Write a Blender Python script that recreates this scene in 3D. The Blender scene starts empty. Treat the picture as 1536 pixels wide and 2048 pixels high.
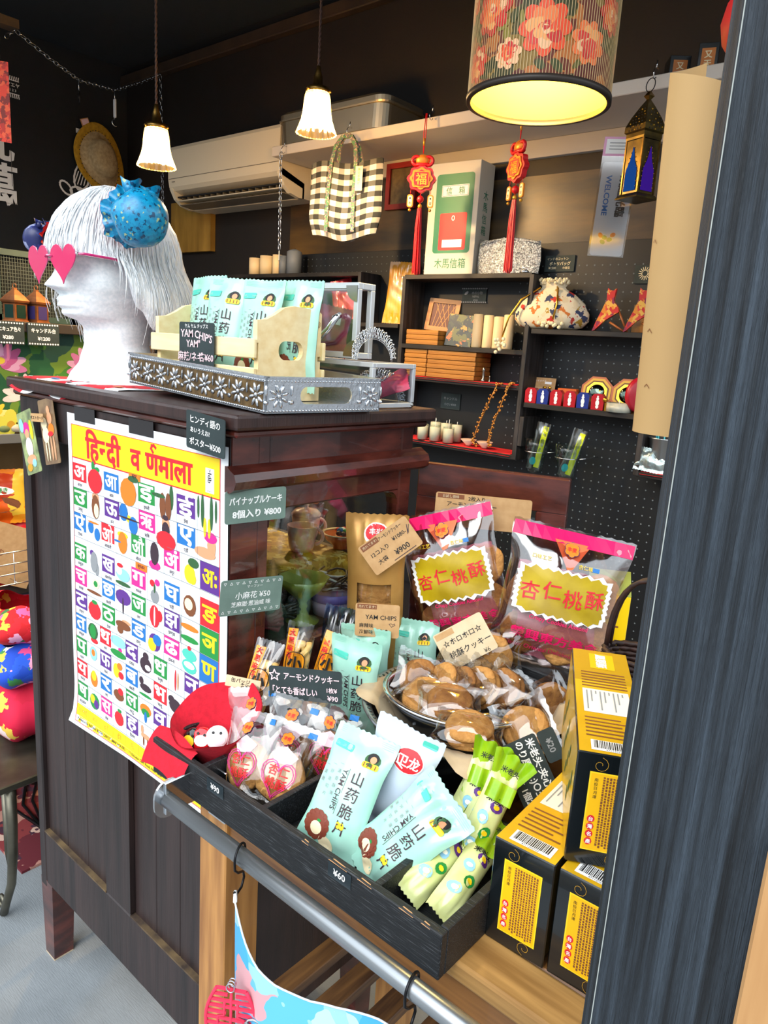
import bpy, bmesh, math, random
from mathutils import Vector, Matrix, noise
from mathutils.geometry import tessellate_polygon
R = math.radians
PI = math.pi
sin, cos = math.sin, math.cos
rnd = random.Random(7)
SC = bpy.context.scene
C = SC.collection

# ------------------------------------------------------------------ camera, sky, lights, exposure
cam_data = bpy.data.cameras.new('camera')
cam_data.sensor_fit = 'AUTO'
cam_data.sensor_width = 36.0
cam_data.lens = 36.0 * 1463.59 / 2048
cam_data.clip_start = 0.02
cam = bpy.data.objects.new('camera', cam_data)
C.objects.link(cam)
cr, cu, cf = (0.75452753, 0.65325953, 0.062771), (-0.18979335, 0.12564836, 0.97375098), (-0.62822503, 0.74663544, -0.21878946)
cam.matrix_world = Matrix(((cr[0], cu[0], -cf[0], 0), (cr[1], cu[1], -cf[1], 0), (cr[2], cu[2], -cf[2], 1.5), (0, 0, 0, 1)))
SC.camera = cam
SC.view_settings.view_transform = 'Standard'
SC.view_settings.look = 'None'
SC.view_settings.gamma = 1.0
SC.view_settings.use_curve_mapping = False
SC.view_settings.exposure = 0.45
SC.cycles.transparent_max_bounces = 24
SC.cycles.max_bounces = 7
SC.cycles.diffuse_bounces = 3
SC.cycles.glossy_bounces = 3
SC.cycles.transmission_bounces = 4
SC.cycles.caustics_reflective = False
SC.cycles.caustics_refractive = False
SC.cycles.sample_clamp_indirect = 4.0

world = bpy.data.worlds.new('daylight')
SC.world = world
world.use_nodes = True
wn = world.node_tree
bg = wn.nodes['Background']
bg.inputs['Strength'].default_value = 1.0
wc = wn.nodes.new('ShaderNodeTexCoord')
wz = wn.nodes.new('ShaderNodeSeparateXYZ')
wr = wn.nodes.new('ShaderNodeValToRGB')
el = wr.color_ramp.elements
el[0].position, el[0].color = 0.0, (.26, .27, .28, 1)
el[1].position, el[1].color = 1.0, (1.60, 1.78, 1.95, 1)
for pos, c in ((.49, (.34, .36, .38, 1)), (.56, (.62, .66, .70, 1)), (.63, (1.48, 1.62, 1.74, 1))):
    e_ = el.new(pos)
    e_.color = c
wm = wn.nodes.new('ShaderNodeMath')
wm.operation = 'MULTIPLY_ADD'
wm.inputs[1].default_value = .5
wm.inputs[2].default_value = .5
wn.links.new(wc.outputs['Generated'], wz.inputs[0])
wn.links.new(wz.outputs['Z'], wm.inputs[0])
wn.links.new(wm.outputs[0], wr.inputs['Fac'])
wn.links.new(wr.outputs['Color'], bg.inputs['Color'])

sd = bpy.data.lights.new('soft_daylight', 'SUN')
sd.energy = 2.0
sd.angle = R(50)
sd.color = (1.0, 0.98, 0.95)
so = bpy.data.objects.new('soft_daylight', sd)
C.objects.link(so)
so.rotation_euler = Vector((-0.25, 0.85, -0.72)).to_track_quat('-Z', 'Y').to_euler()

# ------------------------------------------------------------------ helpers
def lin(h):
    h = h.lstrip('#')
    o = []
    for i in (0, 2, 4):
        c = int(h[i:i + 2], 16) / 255
        o.append(c / 12.92 if c <= 0.04045 else ((c + 0.055) / 1.055) ** 2.4)
    return (*o, 1.0)

def M(name, col, rough=.5, metal=0.0, col2=None, vs=8.0, st=(1, 1, 1), bump=0.0, bs=60.0, bst=None, emit=0.0, spec=.5, coat=0.0, ramp=(.35, .65), trans=0.0, alpha=1.0, subs=0.0):
    m = bpy.data.materials.new(name)
    m.use_nodes = True
    nt = m.node_tree
    p = nt.nodes['Principled BSDF']
    p.inputs['Base Color'].default_value = lin(col)
    p.inputs['Roughness'].default_value = rough
    p.inputs['Metallic'].default_value = metal
    p.inputs['Specular IOR Level'].default_value = spec
    p.inputs['Coat Weight'].default_value = coat
    p.inputs['Transmission Weight'].default_value = trans
    p.inputs['Alpha'].default_value = alpha
    p.inputs['Subsurface Weight'].default_value = subs
    if subs:
        p.inputs['Subsurface Radius'].default_value = (.02, .02, .02)
        p.inputs['Subsurface Scale'].default_value = .5
    if emit:
        p.inputs['Emission Color'].default_value = lin(col)
        p.inputs['Emission Strength'].default_value = emit
    if col2 or bump:
        tc = nt.nodes.new('ShaderNodeTexCoord')
    if col2:
        mp = nt.nodes.new('ShaderNodeMapping')
        mp.inputs['Scale'].default_value = st
        nz = nt.nodes.new('ShaderNodeTexNoise')
        nz.inputs['Scale'].default_value = vs
        nz.inputs['Detail'].default_value = 6
        rp = nt.nodes.new('ShaderNodeValToRGB')
        rp.color_ramp.elements[0].position = ramp[0]
        rp.color_ramp.elements[1].position = ramp[1]
        rp.color_ramp.elements[0].color = lin(col)
        rp.color_ramp.elements[1].color = lin(col2)
        nt.links.new(tc.outputs['Object'], mp.inputs['Vector'])
        nt.links.new(mp.outputs['Vector'], nz.inputs['Vector'])
        nt.links.new(nz.outputs['Fac'], rp.inputs['Fac'])
        nt.links.new(rp.outputs['Color'], p.inputs['Base Color'])
        if emit:
            nt.links.new(rp.outputs['Color'], p.inputs['Emission Color'])
    if bump:
        mb_ = nt.nodes.new('ShaderNodeMapping')
        mb_.inputs['Scale'].default_value = bst or st
        nb = nt.nodes.new('ShaderNodeTexNoise')
        nb.inputs['Scale'].default_value = bs
        nb.inputs['Detail'].default_value = 4
        bp = nt.nodes.new('ShaderNodeBump')
        bp.inputs['Strength'].default_value = bump
        bp.inputs['Distance'].default_value = 0.004
        nt.links.new(tc.outputs['Object'], mb_.inputs['Vector'])
        nt.links.new(mb_.outputs['Vector'], nb.inputs['Vector'])
        nt.links.new(nb.outputs['Fac'], bp.inputs['Height'])
        nt.links.new(bp.outputs['Normal'], p.inputs['Normal'])
    return m

def M_voronoi(name, cols, scale, rough=.7, dist='EUCLIDEAN', bump=0):
    """patterned cloth: random cells coloured from a list (base, accents ...)"""
    m = bpy.data.materials.new(name)
    m.use_nodes = True
    nt = m.node_tree
    p = nt.nodes['Principled BSDF']
    p.inputs['Roughness'].default_value = rough
    tc = nt.nodes.new('ShaderNodeTexCoord')
    nz = nt.nodes.new('ShaderNodeTexNoise')
    nz.inputs['Scale'].default_value = scale * 1.3
    mx = nt.nodes.new('ShaderNodeMixRGB')
    mx.inputs['Fac'].default_value = 1.6 / scale
    mx.blend_type = 'ADD'
    vo = nt.nodes.new('ShaderNodeTexVoronoi')
    vo.inputs['Scale'].default_value = scale
    vo.distance = dist
    rp = nt.nodes.new('ShaderNodeValToRGB')
    rp.color_ramp.interpolation = 'CONSTANT'
    e = rp.color_ramp.elements
    while len(e) < len(cols):
        e.new(.5)
    for i, (pos, c) in enumerate(cols):
        e[i].position = pos
        e[i].color = lin(c)
    sp = nt.nodes.new('ShaderNodeSeparateColor')
    nt.links.new(tc.outputs['Object'], nz.inputs['Vector'])
    nt.links.new(tc.outputs['Object'], mx.inputs['Color1'])
    nt.links.new(nz.outputs['Color'], mx.inputs['Color2'])
    nt.links.new(mx.outputs['Color'], vo.inputs['Vector'])
    nt.links.new(vo.outputs['Color'], sp.inputs['Color'])
    nt.links.new(sp.outputs['Red'], rp.inputs['Fac'])
    nt.links.new(rp.outputs['Color'], p.inputs['Base Color'])
    return m

def M_clear(name, tint='#ffffff', gloss=.12, rough=.06):
    """thin clear film or pane: mostly see-through with a sharp reflection"""
    m = bpy.data.materials.new(name)
    m.use_nodes = True
    nt = m.node_tree
    nt.nodes.remove(nt.nodes['Principled BSDF'])
    out = nt.nodes['Material Output']
    tr = nt.nodes.new('ShaderNodeBsdfTransparent')
    tr.inputs['Color'].default_value = lin(tint)
    gl = nt.nodes.new('ShaderNodeBsdfGlossy')
    gl.inputs['Roughness'].default_value = rough
    fr = nt.nodes.new('ShaderNodeLayerWeight')
    fr.inputs['Blend'].default_value = .25
    ma = nt.nodes.new('ShaderNodeMath')
    ma.operation = 'MULTIPLY_ADD'
    ma.inputs[1].default_value = .5
    ma.inputs[2].default_value = gloss
    mx = nt.nodes.new('ShaderNodeMixShader')
    nt.links.new(fr.outputs['Facing'], ma.inputs[0])
    nt.links.new(ma.outputs[0], mx.inputs['Fac'])
    nt.links.new(tr.outputs[0], mx.inputs[1])
    nt.links.new(gl.outputs[0], mx.inputs[2])
    nt.links.new(mx.outputs[0], out.inputs['Surface'])
    return m

_glyph = {}
_tc = bpy.data.curves.new('lettering_source', 'FONT')
_to = bpy.data.objects.new('lettering_source', _tc)
C.objects.link(_to)
_tc.resolution_u = 2

def glyphs(body, bold=0.0):
    k = (body, bold)
    if k not in _glyph:
        _tc.body = body
        _tc.offset = bold
        bpy.context.view_layer.update()
        ev = _to.evaluated_get(bpy.context.evaluated_depsgraph_get())
        me = ev.to_mesh()
        vs = [(v.co.x, v.co.y) for v in me.vertices]
        fs = [tuple(p.vertices) for p in me.polygons]
        ev.to_mesh_clear()
        _glyph[k] = (vs, fs)
    return _glyph[k]

class MB:
    """collects shapes, then builds ONE mesh object"""
    def __init__(s):
        s.v, s.f, s.mi, s.sm, s.mats, s.dk = [], [], [], [], [], 0
    def m(s, mat):
        if mat not in s.mats:
            s.mats.append(mat)
        return s.mats.index(mat)
    def add(s, vs, fs, mat, smooth=False, T=None):
        b = len(s.v)
        s.v += [tuple(T @ Vector(v)) for v in vs] if T is not None else [tuple(v) for v in vs]
        k = s.m(mat) if not callable(mat) else None
        for i, f in enumerate(fs):
            s.f.append(tuple(b + j for j in f))
            s.mi.append(k if k is not None else s.m(mat(i)))
            s.sm.append(smooth)
    def lift(s, fn):
        """successive prints on one face sit a hair above each other so that no two coincide"""
        s.dk += 1
        h = (s.dk % 16) * 1.3e-5
        if fn is None:
            return lambda a, b: Vector((a, b, h))
        def g(a, b):
            p = fn(a, b)
            e = 2e-4
            n = (fn(a + e, b) - p).cross(fn(a, b + e) - p)
            return p + n.normalized() * h
        return g
    def box(s, x0, x1, y0, y1, z0, z1, mat, bev=0.0, T=None, seg=1):
        if bev:
            bm = bmesh.new()
            bmesh.ops.create_cube(bm, size=1)
            for v in bm.verts:
                v.co = Vector(((x0 + x1) / 2 + v.co.x * (x1 - x0), (y0 + y1) / 2 + v.co.y * (y1 - y0), (z0 + z1) / 2 + v.co.z * (z1 - z0)))
            bmesh.ops.bevel(bm, geom=bm.edges[:], offset=bev, segments=seg, affect='EDGES', profile=.5)
            bm.verts.index_update()
            s.add([v.co[:] for v in bm.verts], [[v.index for v in f.verts] for f in bm.faces], mat, False, T)
            bm.free()
            return
        vs = [(x, y, z) for x in (x0, x1) for y in (y0, y1) for z in (z0, z1)]
        s.add(vs, [(0, 1, 3, 2), (4, 6, 7, 5), (0, 4, 5, 1), (2, 3, 7, 6), (0, 2, 6, 4), (1, 5, 7, 3)], mat, False, T)
    def tube(s, pts, r, mat, seg=8, closed=False, T=None, cap=True):
        pts = [Vector(p) for p in pts]
        n = len(pts)
        vs, fs = [], []
        up = None
        for i, p in enumerate(pts):
            a = pts[(i - 1) % n] if closed or i > 0 else p
            c = pts[(i + 1) % n] if closed or i < n - 1 else p
            d = (c - a).normalized() if (c - a).length > 1e-9 else Vector((0, 0, 1))
            if up is None:
                up = Vector((0, 0, 1)) if abs(d.z) < .9 else Vector((1, 0, 0))
            x = d.cross(up)
            if x.length < 1e-6:
                x = d.orthogonal()
            x.normalize()
            up = x.cross(d).normalized()
            rr = r[i] if isinstance(r, (list, tuple)) else r
            for k in range(seg):
                t = 2 * PI * k / seg
                vs.append(p + x * (cos(t) * rr) + up * (sin(t) * rr))
        for i in range(n if closed else n - 1):
            j = (i + 1) % n
            for k in range(seg):
                l = (k + 1) % seg
                fs.append((i * seg + k, i * seg + l, j * seg + l, j * seg + k))
        if cap and not closed:
            fs.append(tuple(range(seg))[::-1])
            fs.append(tuple((n - 1) * seg + k for k in range(seg)))
        s.add(vs, fs, mat, True, T)
    def lathe(s, prof, mat, seg=24, T=None, smooth=True, a0=0.0, a1=2 * PI, wob=None):
        full = abs(a1 - a0 - 2 * PI) < 1e-6
        n = seg if full else seg + 1
        vs, fs = [], []
        for (r, z) in prof:
            for k in range(n):
                t = a0 + (a1 - a0) * k / seg
                q = wob(t, z) if wob else 1.0
                vs.append((r * cos(t) * q, r * sin(t) * q, z))
        for i in range(len(prof) - 1):
            for k in range(seg):
                l = (k + 1) % n
                fs.append((i * n + k, i * n + l, (i + 1) * n + l, (i + 1) * n + k))
        s.add(vs, fs, mat, smooth, T)
    def ball(s, c, r, mat, seg=12, rings=8, T=None):
        rx, ry, rz = r if isinstance(r, (tuple, list)) else (r, r, r)
        vs, fs = [], []
        for i in range(rings + 1):
            a = PI * i / rings
            for k in range(seg):
                t = 2 * PI * k / seg
                vs.append((c[0] + rx * sin(a) * cos(t), c[1] + ry * sin(a) * sin(t), c[2] - rz * cos(a)))
        for i in range(rings):
            for k in range(seg):
                l = (k + 1) % seg
                fs.append((i * seg + k, i * seg + l, (i + 1) * seg + l, (i + 1) * seg + k))
        s.add(vs, fs, mat, True, T)
    def surf(s, fn, nu, nv, mat, smooth=True, cu=False, T=None, cellmat=None):
        n = nu if cu else nu + 1
        vs = [fn(i / nu, j / nv) for j in range(nv + 1) for i in range(n)]
        fs, ids = [], []
        for j in range(nv):
            for i in range(nu):
                k = (i + 1) % n
                fs.append((j * n + i, j * n + k, (j + 1) * n + k, (j + 1) * n + i))
                ids.append((i, j))
        if cellmat:
            s.add(vs, fs, lambda q: cellmat(*ids[q]), smooth, T)
        else:
            s.add(vs, fs, mat, smooth, T)
    def poly(s, pts, mat, fn=None, T=None, smooth=False):
        tri = tessellate_polygon([[Vector((p[0], p[1], 0)) for p in pts]])
        fn = s.lift(fn)
        s.add([fn(*p) for p in pts], [tuple(t) for t in tri], mat, smooth, T)
    def patch(s, pts, mat, fn, rings=5, T=None):
        """a larger print that has to follow a curved face: rings of quads from the middle out"""
        fn = s.lift(fn)
        n = len(pts)
        cx, cy = sum(p[0] for p in pts) / n, sum(p[1] for p in pts) / n
        vs = [fn(cx, cy)]
        for k in range(1, rings + 1):
            vs += [fn(cx + (p[0] - cx) * k / rings, cy + (p[1] - cy) * k / rings) for p in pts]
        fs = [(0, 1 + i, 1 + (i + 1) % n) for i in range(n)]
        for k in range(rings - 1):
            o = 1 + k * n
            fs += [(o + i, o + n + i, o + n + (i + 1) % n, o + (i + 1) % n) for i in range(n)]
        s.add(vs, fs, mat, True, T)
    def ell(s, cx, cy, rx, ry, mat, fn=None, n=14, rot=0.0, T=None):
        c, d = cos(rot), sin(rot)
        pts = [(cx + rx * cos(2 * PI * k / n) * c - ry * sin(2 * PI * k / n) * d, cy + rx * cos(2 * PI * k / n) * d + ry * sin(2 * PI * k / n) * c) for k in range(n)]
        if fn is not None and .0085 < max(rx, ry) < .03:
            return s.patch(pts, mat, fn, 3, T)
        fn = s.lift(fn)
        s.add([fn(*p) for p in pts], [tuple(range(n))], mat, False, T)
    def rect(s, x0, y0, x1, y1, mat, fn=None, T=None):
        s.poly([(x0, y0), (x1, y0), (x1, y1), (x0, y1)], mat, fn, T)
    def line(s, pts, w, mat, fn=None, T=None):
        for a, b in zip(pts, pts[1:]):
            d = Vector((b[0] - a[0], b[1] - a[1]))
            if d.length < 1e-9:
                continue
            nrm = Vector((-d.y, d.x)).normalized() * w / 2
            e = d.normalized() * w / 2
            q = [(a[0] - e.x - nrm.x, a[1] - e.y - nrm.y), (b[0] + e.x - nrm.x, b[1] + e.y - nrm.y), (b[0] + e.x + nrm.x, b[1] + e.y + nrm.y), (a[0] - e.x + nrm.x, a[1] - e.y + nrm.y)]
            g = s.lift(fn)
            s.add([g(*p) for p in q], [(0, 1, 2, 3)], mat, False, T)
    def text(s, body, x, y, size, mat, fn=None, T=None, ha=.5, va=.5, rot=0.0, bold=0.0, sx=1.0, width=None, clip=None):
        """lettering laid on a surface: fn maps (u, v) in metres to a point"""
        extra = max(0.0, bold - .010) * .75
        vs, fs = glyphs(body, min(bold, .010))
        if not vs:
            return
        xs, ys = [v[0] for v in vs], [v[1] for v in vs]
        w, h = max(xs) - min(xs), max(ys) - min(ys)
        if clip:
            lim = min(xs) + w * clip
            vs = [(min(a, lim), b) for a, b in vs]
        k = size
        kx = k * sx
        if width:
            kx = width / max(w, 1e-6)
        ox, oy = min(xs) + w * ha, min(ys) + h * va
        c, d = cos(rot), sin(rot)
        for (ex, ey) in (((-1, -.6), (1, -.6), (-1, .6), (1, .6)) if extra > .002 else ((0, 0),)):
            out = []
            g = s.lift(fn)
            for a, b in vs:
                p, q = (a + ex * extra - ox) * kx, (b + ey * extra - oy) * k
                u, v = x + p * c - q * d, y + p * d + q * c
                out.append(g(u, v))
            s.add(out, fs, mat, False, T)
    def vtext(s, body, x, y, size, mat, fn=None, T=None, bold=0.0, pitch=1.12, rot=0.0):
        """column of characters, top at (x, y)"""
        for i, ch in enumerate(body):
            d = (i + .5) * size * pitch
            s.text(ch, x + d * sin(rot), y - d * cos(rot), size, mat, fn, T, bold=bold, rot=rot)
    def build(s, name, parent=None, T=None, auto=False):
        me = bpy.data.meshes.new(name)
        me.from_pydata(s.v, [], s.f)
        for mt in s.mats:
            me.materials.append(mt)
        me.polygons.foreach_set('material_index', s.mi)
        me.polygons.foreach_set('use_smooth', s.sm)
        me.update()
        o = bpy.data.objects.new(name, me)
        C.objects.link(o)
        if parent is not None:
            o.parent = parent
        if T is not None:
            o.matrix_local = T
        return o

def tag(o, label, cat, group=None, kind=None):
    o['label'] = label
    o['category'] = cat
    if group:
        o['group'] = group
    if kind:
        o['kind'] = kind
    return o

def thing(name, label, cat, T=None, group=None):
    o = bpy.data.objects.new(name, None)
    o.empty_display_size = .03
    C.objects.link(o)
    if T is not None:
        o.matrix_world = T
    return tag(o, label, cat, group)

def struct(o):
    o['kind'] = 'structure'
    return o

def dup(o, T=None, label=None):
    """copy of a thing with copies of its parts and sub-parts"""
    c = o.copy()
    C.objects.link(c)
    if T is not None:
        c.matrix_world = T
    if label:
        c['label'] = label
    for ch in list(o.children):
        d = ch.copy()
        C.objects.link(d)
        d.parent = c
        for g in ch.children:
            e = g.copy()
            C.objects.link(e)
            e.parent = d
    return c

def pose(loc, yaw=0, lean=0, roll=0, sc=1.0):
    """local x = width, z = up, -y = front. lean tips the top back, roll turns clockwise seen from the front"""
    T = Matrix.Translation(Vector(loc)) @ Matrix.Rotation(R(yaw), 4, 'Z') @ Matrix.Rotation(R(-lean), 4, 'X') @ Matrix.Rotation(R(roll), 4, 'Y')
    return T @ Matrix.Scale(sc, 4) if sc != 1.0 else T

def plane(o, u, v):
    """map of a flat face: origin, right and up vectors"""
    o, u, v = Vector(o), Vector(u), Vector(v)
    return lambda a, b: o + u * a + v * b

def front(y=0.0, x0=0.0, z0=0.0):
    return lambda a, b: Vector((x0 + a, y, z0 + b))

def rrect(w, h, r, n=4, cx=0.0, cy=0.0):
    pts = []
    for (sx, sy, a) in ((1, 1, 0), (-1, 1, 90), (-1, -1, 180), (1, -1, 270)):
        for k in range(n + 1):
            t = R(a + 90 * k / n)
            pts.append((cx + sx * (w / 2 - r) + r * cos(t), cy + sy * (h / 2 - r) + r * sin(t)))
    return pts

def slab(mb, pts, y0, y1, mat, T=None):
    """outline in x,z pushed from y0 to y1"""
    n = len(pts)
    vs = [(p[0], y0, p[1]) for p in pts] + [(p[0], y1, p[1]) for p in pts]
    tri = [tuple(t) for t in tessellate_polygon([[Vector((p[0], p[1], 0)) for p in pts]])]
    fs = tri + [tuple(n + i for i in reversed(t)) for t in tri] + [(i, n + i, n + (i + 1) % n, (i + 1) % n) for i in range(n)]
    mb.add(vs, fs, mat, False, T)

# ------------------------------------------------------------------ shared materials
BLACKP = M('black_ink', '#111214', .6)
WHITE = M('white_ink', '#f4f4f2', .6)
GREYINK = M('grey_ink', '#8a8d90', .6)
PINKINK = M('pink_chalk', '#f3cfd6', .7)
RED = M('red_ink', '#d8202c', .5)
ORANGE = M('orange_ink', '#f07a1c', .5)
YELLOW = M('yellow_ink', '#f6cf1c', .5)
GREEN = M('green_ink', '#1f8a3c', .5)
BLUE = M('blue_ink', '#1d6fb8', .5)
PURPLE = M('purple_ink', '#5b2d86', .5)
MAGENTA = M('magenta_ink', '#e0278a', .5)
BROWN = M('brown_ink', '#7a4524', .6)
SKIN = M('tan_ink', '#d99a72', .6)
DKGREEN = M('leaf_ink', '#2f5b32', .6)
LTBLUE = M('pale_blue_ink', '#8fc6e8', .5)
CREAM = M('cream_ink', '#f2e2b8', .6)
CHALK = M('chalkboard', '#232f30', .75, col2='#2b3839', vs=30)
CHALKG = M('green_chalkboard', '#62786f', .75, col2='#6e857b', vs=30)
KRAFT = M('kraft_paper', '#c19a6b', .85, col2='#b58d5e', vs=60)
KRAFTL = M('pale_kraft_paper', '#d8c3a0', .85, col2='#cbb48e', vs=30)
STEEL = M('brushed_steel', '#a2a6a9', .32, .88, bump=.05, bs=200, bst=(.05, 1, 1))
CHROME = M('chrome', '#d8dadd', .14, 1.0)
WIRE = M('black_wire', '#1c1c1f', .35, .7)
BRASS = M('aged_brass', '#8f7038', .35, 1.0, col2='#5c4724', vs=40)
GOLD = M('gold', '#d9a43a', .28, 1.0)
REDCLOTH = M('red_felt', '#c9142c', .95, col2='#b50f26', vs=120, bump=.2, bs=500)
DKWOOD = M('dark_brown_wood', '#2a1c1a', .38, col2='#3d2824', vs=6, st=(9, 9, .7), bump=.15, bs=30, bst=(10, 10, .6), ramp=(.3, .75))
REDWOOD = M('red_brown_varnished_wood', '#351612', .25, col2='#70352a', vs=5, st=(2, 2.2, 7), ramp=(.35, .8), coat=.5)
BLKWOOD = M('black_stained_wood', '#121417', .5, col2='#5a5e62', vs=11, st=(3, 70, 70), bump=.3, bs=20, bst=(3, 60, 60), ramp=(.55, .80))
HONEY = M('honey_pine', '#8a5a2c', .45, col2='#c08a4b', vs=5, st=(12, 12, 1), ramp=(.3, .75), coat=.2)
HONEYX = M('honey_pine_rail', '#5e3a1c', .45, col2='#9c6a34', vs=5, st=(1, 14, 14), ramp=(.3, .75), coat=.2)
SLATW = M('walnut_slat', '#4a3120', .5, col2='#93683a', vs=5, st=(14, 1, 14), ramp=(.35, .8))
PINE = M('raw_pine', '#e9cd94', .65, col2='#f6e3b4', vs=5, st=(1.5, 10, 14), ramp=(.3, .7))
SHELFW = M('dark_grey_shelf_wood', '#100d0c', .5, col2='#2c2622', vs=6, st=(2, 10, 12), ramp=(.4, .8))
SHELFV = M('dark_grey_panel_wood', '#1f1b19', .5, col2='#454040', vs=6, st=(12, 12, 1), ramp=(.4, .8))
PANE = M_clear('clear_glass', '#eef4f2', .03, .02)
FILM = M_clear('clear_film', '#fbfbfb', .115, .07)
ACRYL = M_clear('clear_acrylic', '#eef2f6', .1, .08)

# ------------------------------------------------------------------ the room
WALLB = M('dark_brown_wall', '#0b0807', .6, col2='#1d130b', vs=2.2, st=(1, 1, .35), ramp=(.3, .8))
WALLN = M('dark_navy_wall', '#040b11', .8, col2='#07121a', vs=3)
CEILM = M('near_black_ceiling', '#07131b', .85, col2='#0a1a24', vs=2)
mb = MB()
CONC = M('brushed_concrete', '#6e7478', .75, col2='#969ca0', vs=4, st=(1, 1, 1), bump=.25, bs=40, bst=(1.2, 9, 1), ramp=(.3, .75))
mb.box(-6, 3, -5, 4, -.08, 0, CONC)
CRK = M('pale_crack', '#c9ced2', .9)
for path in ([(-1.70, .20), (-1.52, .30), (-1.44, .29), (-1.33, .37), (-1.27, .40), (-1.20, .46), (-1.14, .47), (-1.05, .55)], [(-1.85, .52), (-1.78, .47), (-1.74, .50)], [(-2.0, .33), (-1.93, .36), (-1.90, .31), (-1.83, .34)]):
    q = []
    for a, b in zip(path, path[1:]):
        for t in range(4):
            q.append((a[0] + (b[0] - a[0]) * t / 4 + rnd.uniform(-.006, .006), a[1] + (b[1] - a[1]) * t / 4 + rnd.uniform(-.006, .006)))
    mb.line(q, .004, CRK, plane((0, 0, .0006), (1, 0, 0), (0, 1, 0)))
struct(mb.build('floor'))
mb = MB(); mb.box(-4.1, .55, 2.35, 2.45, 0, 2.95, WALLB); struct(mb.build('wall_back'))
mb = MB(); mb.box(-4.1, -4.0, -.2, 2.35, 0, 2.95, WALLN)
# white painted characters and a bird-like ornament on the navy wall
fw = plane((-3.995, 1.70, 2.0), (0, 1, 0), (0, 0, 1))
mb.text('九', -.065, .37, .20, WHITE, fw, bold=.03)
mb.text('萬', -.055, .165, .215, WHITE, fw, bold=.03)
for k in range(6):
    mb.line([(.015 + k * .010, .652), (.018 + k * .010, .668)], .005, WHITE, fw)
    mb.line([(.015 + k * .010, .592), (.018 + k * .010, .576)], .005, WHITE, fw)
mb.line([(.013, .652), (.068, .652)], .004, WHITE, fw); mb.line([(.013, .592), (.068, .592)], .004, WHITE, fw)
mb.text('ヤエヤ', .040, .632, .022, WHITE, fw, bold=.02); mb.text('1 2 3', .040, .608, .016, WHITE, fw, bold=.02)
fo = plane((-3.995, 2.085, 2.29), (0, .78, 0), (0, 0, .78))
def loop(cx, cy, rx, ry, rot, w=.012, n=16):
    pts = [(cx + rx * cos(2 * PI * k / n) * cos(rot) - ry * sin(2 * PI * k / n) * sin(rot), cy + rx * cos(2 * PI * k / n) * sin(rot) + ry * sin(2 * PI * k / n) * cos(rot)) for k in range(n + 1)]
    mb.line(pts, w, WHITE, fo)
loop(0, .0, .10, .055, 1.2); loop(.05, .10, .035, .025, 1.0); loop(.02, .19, .03, .055, .5); loop(-.12, -.10, .03, .05, .8); loop(-.04, -.11, .05, .03, 0); loop(.06, -.12, .06, .025, .3); loop(.01, .03, .02, .02, 0)
for k in range(6):
    mb.line([(-.06 + k * .022, -.06), (-.03 + k * .02, .02)], .007, WHITE, fo)
mb.rect(-.04, .26, .02, .29, WHITE, fo)
struct(mb.build('wall_left'))
mb = MB(); mb.box(-4.1, .55, .30, 2.45, 2.88, 2.98, CEILM); struct(mb.build('ceiling'))
mb = MB(); mb.box(-4.0, .5, 2.31, 2.35, 2.785, 2.835, M('brown_trim', '#3a2a1c', .6, col2='#241a12', vs=6), .004); struct(mb.build('trim_1'))
# plywood panel between the cupboard shelf and the pegboard
PLY = M('stained_plywood', '#1d150b', .4, col2='#6b5024', vs=2.2, st=(1, 1, 5), ramp=(.38, .78))
PLYY = M('yellow_plywood', '#7a5a1e', .5, col2='#a67f34', vs=3, st=(5, 1, 1))
mb = MB(); mb.box(-2.62, -.75, 2.335, 2.349, 1.88, 2.10, PLY); struct(mb.build('wall_panel'))
mb = MB(); mb.box(-3.53, -3.19, 2.32, 2.349, 1.915, 2.16, PLYY); struct(mb.build('wall_panel'))
# pegboard: one board, its rows of pale holes laid into the face
PEG = M('black_pegboard', '#06090d', .5, col2='#0a0f14', vs=5)
HOLE = M('pegboard_hole', '#6d767c', .8)
mb = MB(); mb.box(-2.75, .3, 2.325, 2.334, .55, 1.878, PEG)
fp = plane((0, 2.3245, 0), (1, 0, 0), (0, 0, 1))
for i in range(62):
    for j in range(44):
        x, z = -1.40 + i * .027, .60 + j * .028
        if z < 1.87:
            mb.ell(x, z, .0027, .0027, HOLE, fp, 6)
for i in range(44):
    for j in range(3):
        mb.ell(-2.70 + i * .027, 1.80 + j * .028, .0022, .0022, HOLE, fp, 6)
struct(mb.build('wall_pegboard'))

# black timber post at the shop front and the pale board beside it
POSTM = M('black_rough_sawn_wood', '#0e141a', .7, col2='#3f4b57', vs=6, st=(30, 30, .5), bump=1.2, bs=24, bst=(30, 30, .5), ramp=(.35, .8))
mb = MB()
slab(mb, [(-.1505, 0), (-.058, 0), (-.058, 2.88), (-.1505, 2.88)], .449, .55, POSTM)
mb.surf(lambda u, v: Vector((-.160 + u * .0095, .4575 - u * .0085, v * 2.88)), 1, 24, POSTM, False)
mb.box(-.160, -.1505, .4575, .55, 0, 2.88, POSTM)
mb.box(-.15085, -.1502, .4486, .4495, 0, 2.88, M('worn_pale_edge', '#9aa09c', .8))
struct(mb.build('column'))
mb = MB(); mb.box(-.0575, -.047, .4515, .56, 0, 2.88, BLKWOOD); struct(mb.build('trim_2'))
mb = MB(); mb.box(-.0605, .10, .43, .449, 0, 1.24, M('tan_board', '#a87a4a', .6, col2='#c49a66', vs=4, st=(12, 12, .8)), .002); struct(mb.build('trim_3'))
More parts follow.
